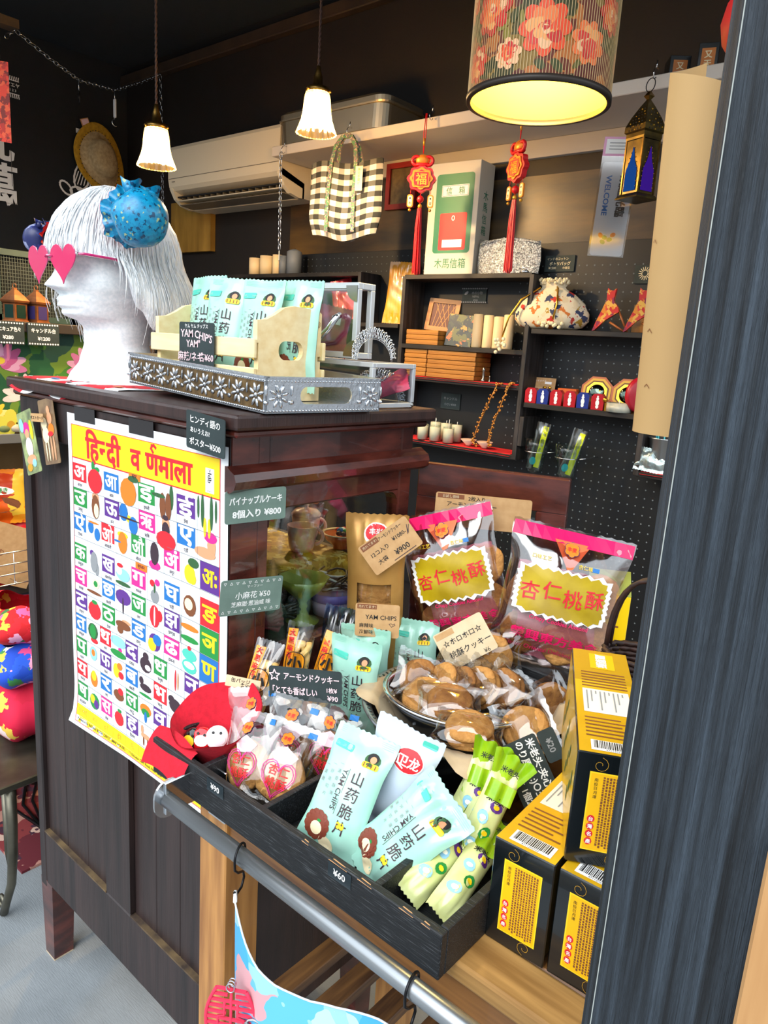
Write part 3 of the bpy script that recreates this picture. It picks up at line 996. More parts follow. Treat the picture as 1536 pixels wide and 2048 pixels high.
# embossed silver tray
SILV = M('embossed_silver', '#cfd4da', .25, .9, bump=.25, bs=120)
SILV2 = M('bronze_reflection', '#57452e', .4, .7, col2='#8a6f48', vs=60)  # reflection of the warm interior, put into the colour of the tray's long sides
TT = Matrix.Translation((-.815, .690, ZT + .0005)) @ Matrix.Rotation(R(-3.5), 4, 'Z') @ Matrix.Rotation(R(1.9), 4, 'Y')
tr = thing('silver_tray', 'rectangular embossed silver tray with cut-out handles on the cabinet top', 'tray', TT)
L, W_, Hh = .405, .232, .052
mb = MB()
mb.box(-L, 0, 0, W_, .001, .005, SILV)
for (T, ln, hole) in ((Matrix.Translation((-L, 0, 0)), L, False), (Matrix.Translation((0, W_, 0)) @ Matrix.Rotation(PI, 4, 'Z'), L, False), (Matrix.Rotation(PI / 2, 4, 'Z'), W_, True), (Matrix.Translation((-L, W_, 0)) @ Matrix.Rotation(-PI / 2, 4, 'Z'), W_, True)):
    q = [(0, .001), (ln, .001), (ln, Hh), (0, Hh)]
    if hole:
        slab_hole(mb, q, rrect(.105, .026, .012, 4, ln / 2, Hh * .52), 0, .003, SILV, T)
    else:
        slab(mb, q, 0, .003, SILV, T)
        mb.rect(.006, .006, ln - .006, Hh - .006, SILV2, front(-.0003), T)
    for zz in (.0045, Hh - .004):
        n = int(ln / .006)
        for k in range(n):
            mb.ball(((k + .5) * ln / n, -.0006, zz), (.0019, .0014, .0016), SILV, 6, 4, T)
    mb.box(-.002, ln + .002, -.002, .004, Hh, Hh + .0025, SILV, 0, T)
    n = int(ln / .045)
    for k in range(n):
        cx = (k + .5) * ln / n
        if hole and abs(cx - ln / 2) < .066:
            continue
        for p in range(8):
            t = 2 * PI * p / 8 + .3
            d = Matrix.Translation((cx + .0115 * cos(t), -.001, Hh / 2 + .0115 * sin(t))) @ Matrix.Rotation(-t, 4, 'Y')
            mb.ball((0, 0, 0), (.0072, .0022, .0026), SILV, 8, 4, T @ d)
        mb.ball((cx, -.001, Hh / 2), (.0036, .003, .0036), SILV, 8, 5, T)
        for sx in (-1, 1):
            mb.ball((cx + sx * ln / n * .5, -.001, Hh / 2 + .008), (.002, .002, .008), SILV, 6, 4, T)
            mb.ball((cx + sx * ln / n * .5, -.001, Hh / 2 - .009), (.005, .002, .0035), SILV, 6, 4, T)
mb.build('body', tr)

# pine crate of snack bags
ck = thing('wooden_crate', 'small raw pine slatted crate on the silver tray holding mint snack bags', 'crate', Matrix.Translation((-1.18, .744, 1.405)))
ends = [(0, 0), (.136, 0), (.136, .022), (.130, .022), (.130, .03), (.136, .03), (.136, .065), (.130, .065), (.130, .073), (.136, .073), (.136, .142), (.128, .1475), (.075, .150), (.055, .146), (.035, .134), (.018, .126), (0, .124), (0, .09), (.003, .09), (.003, .05), (0, .05)]
for x in (0, .268):
    mb = MB(); slab_hole(mb, ends, rrect(.052, .030, .014, 5, .070, .080), 0, .010, PINE, Matrix.Translation((x + .010, .0, 0)) @ Matrix.Rotation(PI / 2, 4, 'Z'))
    if x > .1:
        f3 = plane((.2785, 0, 0), (0, 1, 0), (0, 0, 1))
        for rr in (.003, .005):
            mb.line([(.128 + rr * cos(2 * PI * i / 12), .125 + rr * sin(2 * PI * i / 12)) for i in range(13)], .0006, BROWN, f3)
    mb.build('end_panel', ck)
for y in (-.007, .136):
    for z in (.022, .066):
        mb = MB(); mb.box(-.006, .279 if y < 0 else .284, y, y + .007, z, z + .030, PINE, .0015); mb.build('slat', ck)
mb = MB(); mb.box(.0105, .2675, .004, .132, .002, .008, PINE); mb.build('floor_board', ck)
for (x, y, z, yw, ln, rl, lab) in (
        (-1.128, .800, 1.425, 4, 9, -3, 'mint green bag of yam chips at the far left end of the pine crate'),
        (-1.062, .785, 1.420, 14, 10, 2, 'mint green bag of yam chips standing behind the chalk card in the pine crate'),
        (-.985, .800, 1.418, 12, 10, 1, 'mint green bag of yam chips beside the handle end of the crate'),
        (-.930, .848, 1.418, 8, 5, 0, 'mint green bag of yam chips seen through the handle hole of the pine crate')):
    yam_bag(pose((x, y, z), yw, ln, rl), lab, int(x * -1000), h=.182, t=.030)
def dr(mb, f, w, h):
    mb.text('ヤム ヤム チップス', 0, h - .006, .0075, WHITE, f, bold=.006)
    mb.text('YAM', -.026, h - .018, .017, PINKINK, f, bold=.02); mb.text("CHIP'S", .020, h - .022, .017, PINKINK, f, bold=.02, rot=-.18)
    mb.text('YAM"', -.008, h - .034, .016, PINKINK, f, bold=.02)
    mb.text('麻辣/ネギ', -.016, .015, .0165, PINKINK, f, bold=.012); mb.text('各¥60', .028, .015, .015, PINKINK, f, bold=.014)
card('price_card', .096, .070, pose((-1.040, .7305, 1.451), 0, 0, 0), CHALK, 'black chalk card reading YAM YAM CHIPS 60 yen on the pine crate', dr)

# aluminium framed clear case with an open lid
ALU = M('aluminium_edge', '#d3d8de', .35, .45)
CN = M('nickel_corner', '#a9a9a4', .25, 1.0)
case = thing('display_case', 'clear acrylic case with aluminium edges and an upright open lid', 'case', Matrix.Translation((-.84, .945, ZT)))
def frame_box(mb, x0, x1, y0, y1, z0, z1, e, mat):
    for (a, b) in ((y0, z0), (y1 - e, z0), (y0, z1 - e), (y1 - e, z1 - e)):
        mb.box(x0, x1, a, a + e, b, b + e, mat, .001)
    for (a, b) in ((x0, z0), (x1 - e, z0), (x0, z1 - e), (x1 - e, z1 - e)):
        mb.box(a, a + e, y0 + e, y1 - e, b, b + e, mat, .001)
    for (a, b) in ((x0, y0), (x1 - e, y0), (x0, y1 - e), (x1 - e, y1 - e)):
        mb.box(a, a + e, b, b + e, z0 + e, z1 - e, mat, .001)
mb = MB(); frame_box(mb, -.34, 0, 0, .118, .0015, .079, .0085, ALU)
for x in (-.004,):
    for y in (.004, .114):
        mb.ball((x, y, .006), (.006, .006, .006), CN, 10, 6)
mb.build('frame', case)
mb = MB(); mb.box(-.332, -.008, .0035, .005, .008, .072, ACRYL); mb.box(-.005, -.0035, .008, .11, .008, .072, ACRYL); mb.build('pane', case)
mb = MB(); LO = Matrix.Translation((-.043, 0, .083)); frame_box(mb, -.34, 0, 0, .044, 0, .127, .0105, ALU)
for (x, z) in ((-.003, .004), (-.003, .122)):
    for k in range(2):
        slab(mb, [(0, 0)] + [(-.027 * cos(R(t)), (.027 if z < .05 else -.027) * sin(R(t))) for t in range(0, 91, 15)], -.0012, 0, CN, Matrix.Translation((x + .002, -.0004, z)))
        break
lid = mb.build('lid', case, LO)
mb = MB(); mb.box(-.332, -.008, .003, .0045, .009, .118, ACRYL); mb.build('lid_pane', lid)
mb = MB()
mb.tube([(-.170, -.002, .022), (-.165, -.016, .020), (-.125, -.022, .019), (-.075, -.022, .026), (-.048, -.020, .048), (-.038, -.012, .068), (-.040, -.002, .072)], .0055, CHROME, 10)
mb.build('handle', lid)
# packets stored in the case
PKP = M('pink_packet', '#c8325a', .5, col2='#8d2a44', vs=40)
for (x, y, z, yw, ln, rl, w, h, lab) in ((-.975, .962, 1.483, 4, 2, 8, .10, .085, 'dusty pink plastic packet standing behind the handle of the clear case'),):
    mb = MB(); pouch(mb, w, h, .018, PKP, 11)
    fnn = front(-.011)
    mb.rect(.012, h - .030, .034, h - .016, WHITE, fnn)
    tag(mb.build('packet', None, pose((x, y, z), yw, ln, rl)), lab, 'packet')
for (x, y, yw, rl, mt, w, lab) in ((-.905, 1.00, 10, 60, PKP, .05, 'crumpled pink packet lying in the bottom of the clear case'), (-.99, 1.01, 0, 75, LTBLUE, .05, 'pale blue hair trimming packet lying in the clear case')):
    mb = MB(); pouch(mb, w, .085, .02, mt, int(-x * 99)); tag(mb.build('packet', None, pose((x, y, ZT + .02), yw, 35, rl)), lab, 'packet')
# tiaras
TIA = M('rhinestone_silver', '#d6dade', .12, 1.0, bump=.8, bs=300)
def tiara(T, label):
    """an arch standing in the x-z plane, its lattice crest pointing outward"""
    t = thing('tiara', label, 'tiara', T)
    A = lambda d, rr: Vector((rr * cos(R(d)), .006 * sin(R(d)), rr * sin(R(d))))
    mb = MB()
    for rr in (.046, .049):
        mb.tube([A(d, rr) for d in range(0, 181, 9)], .0009, TIA, 5)
    mb.build('band', t)
    mb = MB()
    for d in range(8, 173, 9):
        hh = .008 + .013 * sin(R(d))
        mb.tube([A(d, .049), A(d + 3, .049 + hh * .6), A(d, .049 + hh)], .0011, TIA, 5)
        c0, u0, v0 = A(d + 4.5, .049 + hh * .55), A(d + 4.5, 1.0).normalized(), A(d + 94.5, 1.0).normalized()
        mb.tube([c0 + u0 * (hh * .42 * cos(2 * PI * i / 9)) + v0 * (.0034 * sin(2 * PI * i / 9)) for i in range(9)], .0013, TIA, 5, True)
        mb.ball(A(d, .049 + hh), .0022, TIA, 6, 5); mb.ball(A(d + 4.5, .051), .0017, TIA, 6, 5)
    mb.build('crest', t)
    return t
tiara(Matrix.Translation((-.862, .972, 1.4765)) @ Matrix.Rotation(R(78), 4, 'Z') @ Matrix.Scale(.80, 4), 'silver rhinestone tiara standing on edge on top of the clear case')
tiara(Matrix.Translation((-.872, 1.000, 1.402)) @ Matrix.Rotation(R(62), 4, 'Z') @ Matrix.Scale(.88, 4), 'silver tiara shut inside the clear case')
# ------------------------------------------------------------------ alphabet poster on the cabinet side
PAPER = M('poster_paper', '#eceff2', .45)
PW, PH = .493, .632
def pf(off):
    def f(u, v):
        y = -.0012 - .0025 * (1 + sin(v * 9 + u * 4)) * .6 - .012 * max(0, 1 - v / .09) ** 2 * max(0, 1 - u / .2) - .006 * max(0, u / PW - .8)
        return Vector((u, y - off, v))
    return f
mb = MB()
g0 = pf(0)
mb.surf(lambda a, b: g0(a * PW - (.008 if b < .03 and a < .03 else 0), b * PH), 16, 24, PAPER)
f1, f2, f3, f4 = pf(.0003), pf(.0006), pf(.0009), pf(.0012)
lx, rx = .016, PW - .020
def strip(x0, z0, x1, z1, mat, fn, n=8):
    for k in range(n):
        a, b = x0 + (x1 - x0) * k / n, x0 + (x1 - x0) * (k + 1) / n
        mb.rect(a, z0, b, z1, mat, fn)
POSTY = M('poster_yellow', '#f5d413', .45)
strip(lx, .550, rx, .612, POSTY, f1)
strip(lx, .549, rx, .551, RED, f2); strip(lx, .6115, rx, .6125, RED, f2)
mb.text('िह', .092, .578, .058, RED, f2, bold=.04); mb.text('न', .133, .576, .052, RED, f2, bold=.04, clip=.60); mb.text('दी', .166, .580, .058, RED, f2, bold=.04)
mb.text('व', .238, .576, .052, RED, f2, bold=.04); mb.text('णमाला', .336, .576, .052, RED, f2, bold=.04)
mb.line([(.292, .597), (.287, .602), (.289, .607), (.295, .608), (.300, .605)], .005, RED, f2)
mb.rect(rx - .036, .556, rx - .014, .594, WHITE, f2)
mb.text('Idb', rx - .025, .579, .013, BLACKP, f3, bold=.02, rot=-PI / 2); mb.text('V', rx - .025, .590, .008, BLACKP, f3); mb.text('H A C', rx - .025, .559, .004, BLACKP, f3)
RULE = M('table_rule', '#55606a', .6)
rows_ = [(.540, 8, 'अआइई', 'rbgp', ('अनार', 'आम', 'इमली', 'ईख')), (.492, 8, 'उऊऋए', 'gpmb', ('उल्लू', 'ऊन', 'ऋषि', 'एड़ी')), (.444, 9, ('ऐ', 'ओ', 'औ', 'अं', 'अः'), 'brgmP', ('ऐनक', 'ओखली', 'औरत', 'अंगूर', '')), (.384, 9, 'कखगघङ', 'gpmbR', ('कबूतर', 'खरगोश', 'गमला', 'घड़ी', '')), (.336, 9, 'चछजझञ', 'mbgpG', ('चरखा', 'छतरी', 'जग', 'झण्डा', '')), (.288, 9, 'टठडढण', 'pgbmB', ('टमाटर', 'ठेला', 'डमरू', 'ढकना', '')), (.240, 10, 'तथदधन', 'brpgp', ('तरबूज', 'थन', 'दवात', 'धनुष', 'नल')), (.192, 10, 'पफबभम', 'gpbrg', ('पतंग', 'फल', 'बकरी', 'भालू', '')), (.144, 10, 'यरलवश', 'rbgpr', ('यज्ञ', 'रथ', 'लट्टू', 'वन', '')), (.096, 10, ('ष', 'स', 'ह', 'क्ष'), 'gmpb', ('षटकोण', 'सेब', 'हिरण', 'क्षत्रिय'))]
cmap = dict(r=RED, b=BLUE, g=GREEN, p=PURPLE, m=MAGENTA, P=PURPLE, R=RED, G=GREEN, B=BLUE)
def reorder(w):
    out = ''
    for ch in w:
        if ch == 'ि' and out:
            out = out[:-1] + ch + out[-1]
        else:
            out += ch
    return out
PIC = dict(
    c00='e0,0,9,10,RED;e3,10,3,2,GREEN;e-2,12,2,4,GREEN', c01='e0,0,9,11,ORANGE;e3,-2,5,8,YELLOW;e-2,-1,5,9,RED;e6,11,6,2.5,DKGREEN', c02='e-3,-2,3,10,BROWN;e3,-1,3,10,BROWN;e6,6,2,9,DKGREEN;e-7,5,7,1.6,DKGREEN', c03='e-4,4,1.4,12,DKGREEN;e4,4,1.4,12,DKGREEN;e-8,6,1,8,DKGREEN;e8,6,1,8,DKGREEN;e-2,-7,1.4,7,YELLOW;e2,-7,1.4,7,YELLOW',
    c10='e0,0,5,10,BROWN;e0,8,4.5,4,SKIN;e1,-3,3,6,CREAM', c11='e-6,4,5,7,BLUE;e5,-4,5,7,BLUE;e0,0,3,3,YELLOW;e0,0,13,.8,PLUM', c12='e0,-6,10,7,RED;e0,6,4,6,SKIN;e0,2,4,6,PLUM;e0,11,3,2,PLUM', c13='e-2,-4,10,4,SKIN;e4,2,4,8,SKIN;e3,8,6,4,MAGENTA',
    c20='e-4,3,4,6,BLUE;e5,-2,4,6,BLUE;e0,8,8,1,ORANGE', c21='e0,0,6,10,ORANGE;e0,7,7,3,YELLOW;e-7,0,5,1,BLUE', c22='e0,2,5,10,PLUM;e0,4,3,5,SKIN;e0,-8,7,4,MAGENTA', c23='e0,-3,6,8,YELLOW;e3,-6,4,5,YELLOW;e4,7,6,4,DKGREEN',
    c30='e0,0,5,10,GREYINK;e-3,8,3,3,PURPLE;e4,-6,3,6,GREYINK', c31='e0,0,9,6,LTBLUE;e-5,3,4,4,WHITE;e-4,8,4,2,RED;e0,-8,10,2,DKGREEN', c32='e0,-6,5,6,GREYINK;e-3,5,3,3,RED;e3,7,3,3,MAGENTA;e0,1,1,4,DKGREEN', c33='e0,0,7,9,BROWN;e-1,1,4.5,5,CREAM',
    c40='e2,3,5,5,CREAM;e2,3,3,3,GREEN;e0,-6,11,1.6,BROWN', c41='e0,3,10,7,PURPLE;e-3,4,4,6,YELLOW;e0,-5,1,8,PLUM', c42='e0,0,6,10,RED;e6,2,3,5,RED;e0,0,1,9,PINKINK;e-3,0,1,8,PINKINK', c43='e0,5,10,2.6,ORANGE;e0,0,10,2.6,WHITE;e0,-5,10,2.6,GREEN;e0,0,2,2,BLUE;e-10,0,.7,12,GREYINK',
    c50='e0,0,9,9,RED;e0,8,4,2,GREEN', c51='e0,0,10,4,BROWN;e-4,-5,4,4,BROWN;e4,4,6,2,SKIN', c52='e0,0,7,8,PURPLE;e-3,-3,5,6,YELLOW;e3,3,5,5,BLUE', c53='e0,5,8,5,TEAL;e0,-5,8,6,TEAL;e0,-4,6,3,WHITE;e0,11,2,2,RED',
    c60='e0,2,8,9,DKGREEN;e0,2,5,8,GREEN;e2,-8,6,3,RED', c61='e0,6,12,6,LTBLUE;e0,-7,12,4,GREEN;e2,0,6,6,WHITE;e3,-2,3,3,MAGENTA', c62='e0,-2,8,8,PLUM;e0,7,4,4,PLUM;e3,-4,4,3,WHITE', c63='e0,0,1,11,RED;e3,0,1,9,SKIN', c64='e0,-2,7,4,GOLDI;e0,4,2,7,GOLDI;e0,10,6,1.5,GOLDI',
    c70='e0,3,6,8,LTBLUE;e0,4,3,4,ORANGE', c71='e-3,0,5,8,YELLOW;e4,-3,4,4,RED;e2,6,4,4,ORANGE', c72='e0,0,8,4,PLUM;e-6,6,3,4,PLUM;e0,-8,9,1.6,GREEN', c73='e0,0,8,7,PLUM;e-5,5,4,4,PLUM', c74='',
    c80='e0,0,6,9,ORANGE;e0,4,4,6,YELLOW', c81='e0,0,8,6,BROWN;e3,5,4,4,RED', c82='e0,3,8,6,ORANGE;e0,0,6,4,GREEN;e0,-5,2,6,BLUE', c83='e0,0,7,7,DKGREEN', c84='',
    c90='e0,0,8,9,GREEN;e-3,2,4,5,YELLOW;e3,-2,4,5,PURPLE', c91='e0,0,7,8,RED;e1,9,3,2,GREEN', c92='e0,0,7,3,SKIN;e-5,6,2,5,SKIN;e-3,-6,1,5,BROWN;e3,-6,1,5,BROWN', c93='e0,0,3,9,PLUM;e2,4,4,3,SKIN')
GOLDI = M('ochre_ink', '#c8962a', .5)
rh = .048
for ri, (zt, nc, letters, cc, caps) in enumerate(rows_):
    cw = (rx - lx) / nc if nc != 8 else (rx - lx) / 8
    x = lx
    for ci, ch in enumerate(letters):
        lw = cw * .88
        odd = cc[ci] in 'PRGB'
        full = odd
        zb = zt - (rh - .001 if full else .0335)
        strip(x, zb, x + (cw if full else lw), zt, cmap[cc[ci]], f1, 2)
        mb.text(ch, x + (cw if full else lw) / 2, (zt + zb) / 2, .041 if full else .037, YELLOW if odd else WHITE, f2, bold=.035, width=min(.040, lw * .84))
        if caps[ci]:
            mb.text(reorder(caps[ci]), x + lw / 2, zt - .0405, .0085, PLUM, f2, bold=.01)
        if not full:
            for sh in PIC.get('c%d%d' % (ri, ci), '').split(';'):
                if sh:
                    a, b, c, d, mt = sh[1:].split(',')
                    k = .0020 * cw / .05
                    mb.ell(x + lw + (2 * cw - lw) / 2 + float(a) * k * 1.25, zt - rh / 2 + float(b) * k, float(c) * k * 1.25, float(d) * k, globals()[mt], (lambda q: pf(.0004 + q))(.0002 * (1 + sh.count('1'))), 12)
        x += 2 * cw
    mb.line([(lx + (rx - lx) * k / 16, zt - rh + .0005) for k in range(17)], .0007, RULE, f3)
    for k in range(nc * 2):
        xx = lx + k * cw
        if xx < rx:
            mb.line([(xx, zt), (xx, zt - rh * .33), (xx, zt - rh * .66), (xx, zt - rh)], .0006, RULE, f3)
for (cx, cz, w) in ((lx + .218, .546, 'स्वर'), (lx + .235, .390, 'व्यंजन')):
    mb.rect(cx - .018, cz - .006, cx + .018, cz + .006, ORANGE, f3); mb.text(w, cx, cz, .009, PLUM, f4, bold=.02)
strip(lx, .022, rx, .046, POSTY, f1); strip(lx, .010, rx, .0215, POSTY, f1); strip(lx, .0085, rx, .0098, RED, f2)
for k, w in enumerate(('मात्राएँ', 'आ-ा', 'इ-ि', 'ई-ी', 'उ-ु', 'ऊ-ू', 'ऋ-ृ', 'ए-े', 'ऐ-ै', 'ओ-ो')):
    mb.text(w, lx + .022 + k * .045, .034, .012, GOLDI, f2)
    mb.line([(lx + (k + 1) * .045, .022), (lx + (k + 1) * .045, .046)], .0005, GOLDI, f2)
mb.text('Published by INDIAN BOOK DEPOT (MAP HOUSE), 2937 Bahadur Garh Road, Near Sadar', lx + .008, .0155, .0078, BLACKP, f2, ha=0, bold=.01)
for s in ((lx - .0015, .0085, lx, .6125), (rx, .0085, rx + .0015, .6125)):
    for k in range(20):
        mb.rect(s[0], s[1] + (s[3] - s[1]) * k / 20, s[2], s[1] + (s[3] - s[1]) * (k + 1) / 20, RED, f2)
for k in range(3):
    mb.text('Price: Laminated 95/120.00', .40, .004 - k * .0001, .003, GREYINK, f2)
    break
TAPE = M('dark_clear_tape', '#1c191b', .2, spec=.8)
for x in (.03, .22):
    mb.rect(x, PH - .012, x + .075, PH + .014, TAPE, lambda u, v: g0(u, v) + Vector((0, -.0006, 0)))
tag(mb.build('alphabet_poster', None, Matrix.Translation((-1.347, Y0 - .001, .713))), 'white Hindi alphabet poster with yellow heading taped to the cabinet side', 'poster')

def dr(mb, f, w, h):
    mb.text('ヒンディ語の', 0, h * .80, .0125, WHITE, f, bold=.012); mb.text('あいうえお?', -.012, h * .52, .009, WHITE, f, bold=.014); mb.text('ポスター¥500', 0, h * .22, .0125, WHITE, f, bold=.014)
card('price_card', .093, .057, pose((-.888, .640, 1.333), 0, -3, 4), CHALK, 'black chalk card reading poster 500 yen hung on the cabinet edge above the poster', dr)
CHW = M('chalk_marker_outline', '#e9ecea', .7)
def dr(mb, f, w, h):
    mb.text('パイナップルケーキ', 0, h * .68, .0135, CHW, f, bold=.04, width=w * .86); mb.text('8個入り ¥800', .002, h * .28, .0135, CHW, f, bold=.04)
card('price_card', .098, .051, pose((-.838, .697, 1.232), 74, -4, -2), CHALKG, 'grey-green chalk card lettered 8 for 800 yen, upper of two on the glass front', dr)
def dr(mb, f, w, h):
    mb.text('マーファー', .004, h * .78, .0055, CHW, f); mb.text('小麻花 ¥50', .002, h * .54, .0125, CHW, f, bold=.012); mb.text('芝麻甜·葱油咸 味', 0, h * .30, .009, CHW, f, bold=.01)
    for k in range(10):
        for z, s in ((h * .90, 1 if k % 2 else -1), (h * .10, -1 if k % 2 else 1)):
            x = -w * .44 + k * w * .098
            mb.line([(x - .0022, z - .0016 * s), (x + .0022, z - .0016 * s), (x, z + .0022 * s), (x - .0022, z - .0016 * s)], .0006, CHW, f)
card('price_card', .105, .057, pose((-.838, .690, 1.087), 78, -3, 3), CHALKG, 'grey-green chalk card bordered with little triangles, lower of two on the glass front', dr)

# laminated picture cards at the cabinet's outer corner
def pic_card(T, label, seed, fig):
    mb = MB()
    slab(mb, rrect(.057, .126, .003, 2, 0, .063), 0, .001, M('picture_ground_%d' % seed, '#5f6a4a' if fig == 0 else '#6b5038', .3, col2='#a8b878' if fig == 0 else '#8f7450', vs=40, coat=.6))
    f = front(-.0004)
    if fig == 0:
        for (a, b, c, d, m) in ((0, .09, .012, .014, MAGENTA), (0, .080, .008, .010, SKIN), (0, .053, .013, .020, PINKINK), (-.016, .10, .008, .014, LTBLUE), (.018, .085, .006, .02, YELLOW), (0, .028, .018, .010, SKIN), (-.012, .014, .010, .008, GOLDI), (.008, .020, .008, .008, LTBLUE)):
            mb.ell(a, b, c, d, m, (lambda q: front(-.0004 - q))(.0001 * (a + b * 3) + .0002), 14)
    else:
        for (a, b, c, d, m) in ((.006, .104, .006, .008, SKIN), (.008, .088, .009, .012, SKIN), (-.014, .080, .011, .012, CREAM), (-.012, .058, .012, .016, CREAM), (.010, .066, .011, .012, ORANGE), (.006, .058, .010, .005, RED), (.005, .030, .003, .024, SKIN), (.015, .030, .003, .024, SKIN), (-.016, .03, .002, .024, CREAM), (-.006, .03, .002, .024, CREAM)):
            mb.ell(a, b, c, d, m, (lambda q: front(-.0004 - q))(.0001 * (a + b * 3) + .0002), 14)
    return tag(mb.build('picture_card', None, T), label, 'picture card')
pic_card(pose((-1.457, .645, 1.212), 4, 1, -19), 'laminated colourful picture card tilted at the cabinet corner, with a kraft tag on top', 1, 0)
pic_card(pose((-1.392, .652, 1.240), 3, 1, -13), 'brownish laminated picture card of two standing figures beside the tilted colourful one', 2, 1)
def dr(mb, f, w, h):
    mb.text('ポストカード', 0, h / 2, .008, BLACKP, f, bold=.01)
card('price_tag', .045, .016, pose((-1.430, .641, 1.318), 4, 0, -4), KRAFT, 'small kraft tag stuck over the tops of the two picture cards', dr, 'price tag', .001, .0006)

# ------------------------------------------------------------------ black compartment tray on the cart
bt = thing('compartment_tray', 'black stained wooden tray with dividers along the front of the cart', 'tray', Matrix.Translation((-.60, .535, .871)))
I3 = bt.matrix_world.inverted()
ax0, ax1, ay0, ay1, az0, az1 = -.862, -.338, .535, .738, .871, .926
mb = MB(); mb.box(ax0, ax1, ay0, ay0 + .011, az0, az1, BLKWOOD, .0012)
CHIP = M('bare_chipped_wood', '#b98a5c', .8)
for (x, w) in ((-.545, .012), (-.50, .03), (-.455, .022), (-.395, .02), (-.365, .012)):
    mb.add([(x, ay0 - .0004, az1 - .0012), (x + w, ay0 - .0004, az1 - .0016), (x + w * .8, ay0 + .003, az1 + .0004), (x + w * .2, ay0 + .004, az1 + .0004)], [(0, 1, 2, 3)], CHIP)
front_b = mb.build('front_board', bt, I3)
mb = MB(); mb.box(ax0, ax1, ay1 - .010, ay1, az0, az1 + .004, BLKWOOD, .001); mb.build('back_board', bt, I3)
for x in (ax0, ax1 - .010):
    mb = MB(); mb.box(x, x + .010, ay0 + .0112, ay1 - .0102, az0, az1, BLKWOOD, .001); mb.build('end_board', bt, I3)
mb = MB(); mb.box(ax0 + .010, ax1 - .010, ay0 + .011, ay1 - .010, az0 + .001, az0 + .006, BLKWOOD); mb.build('base_board', bt, I3)
for x in (-.760, -.632, -.440):
    mb = MB(); mb.box(x, x + .009, ay0 + .0112, ay1 - .0102, az0 + .006, az1 - .003, BLKWOOD, .001); mb.build('divider', bt, I3)
TAPEC = M('clear_label_tape', '#2a3338', .15)
for x, s in ((-.712, '¥90'), (-.481, '¥60')):
    mb = MB(); f = front(ay0 - .0008); mb.rect(x - .018, .905, x + .018, .924, TAPEC, f); mb.text(s, x, .9145, .012, WHITE, front(ay0 - .0012), bold=.014)
    mb.build('price_label', bt, I3)

# mint bags in the tray and behind it
yam_bag(pose((-.548, .573, .879), 20, 30, 9), 'mint green yam chips bag leaning back in the tray above the 60 yen label', 21, h=.160)
yam_bag(pose((-.494, .585, .880), 0, 34, 30), 'crumpled mint green yam chips bag tilted to the right beside the tray divider', 35, h=.150, crease=.005, skew=.2)
yam_bag(pose((-.726, .815, .874), 17, -4, 2), 'mint green yam chips bag standing in front of two others beside the black chalk card', 4, h=.178)
yam_bag(pose((-.760, .885, .874), 22, -6, 0), 'mint green yam chips bag half hidden behind the one beside the chalk card', 5, h=.172)
yam_bag(pose((-.725, .975, .874), 22, 4, -3), 'mint green yam chips bag standing left of the bowl under the cookie card', 6, h=.160)
mb = MB()
fn = pouch(mb, .096, .155, .034, MINT2, 9)
cx, cz = .012, .118
mb.ell(cx, cz, .021, .0165, WHITE, lambda x, z: fn(x, z), 20); mb.ell(cx, cz, .0195, .015, RED, lambda x, z: fn(x, z, .0014), 20)
mb.text('卫龙', cx + .001, cz, .0155, WHITE, lambda x, z: fn(x, z, .002), bold=.03); mb.line([(cx - .014, cz + .004), (cx - .012, cz - .006), (cx - .004, cz - .010)], .0022, WHITE, lambda x, z: fn(x, z, .002))
mb.poly(rrect(.02, .008, .002, 2, .03, .145), TEAL, lambda x, z: fn(x, z))
tag(mb.build('snack_bag', None, pose((-.535, .668, .879), 14, 4, 12)), 'pale lilac-blue snack bag with a red oval logo standing behind the mint bags', 'snack bag')

# cookies
COOK = M('baked_cookie', '#a26c32', .85, col2='#cf9a55', vs=55, bump=1.0, bs=110, ramp=(.3, .7))
COOKD = M('brown_cookie', '#7c4c22', .85, col2='#a9753c', vs=55, bump=1.0, bs=110)
def cookie_mb(mb, r, t, mat, T=None, seed=0, double=False):
    prof = [(.0001, 0), (r * .8, 0), (r * .97, t * .25), (r, t * .5), (r * .93, t * .8), (r * .7, t), (.0001, t * 1.08)]
    wb = lambda a, z: 1 + .03 * sin(3 * a + seed) + .02 * sin(7 * a + seed * 2)
    mb.lathe(prof, mat, 26, T, True, wob=wb)
    if double:
        mb.lathe([(p[0] * .98, p[1] + t * 1.02) for p in prof], mat, 26, T, True, wob=wb)
FLN = M('navy_outline', '#24305e', .5)
HEARTP = M('pink_heart_print', '#e07a96', .4)
def flower(mb, cx, cz, r, fn, k=1.0):
    for q, (m, s) in enumerate(((FLN, 1.18), (ORANGE, 1.0))):
        for p in range(6):
            t = 2 * PI * p / 6 + PI / 2
            mb.ell(cx + r * .55 * cos(t), cz + r * .55 * sin(t), r * .42 * s, r * .42 * s, m, lambda x, z: fn(x, z, .001 + .0004 * q), 9)
        mb.ell(cx, cz, r * .6, r * .6, m, lambda x, z: fn(x, z, .001 + .0004 * q), 10)
    mb.text('丰麦', cx, cz, r * .62, RED, lambda x, z: fn(x, z, .002), bold=.02)
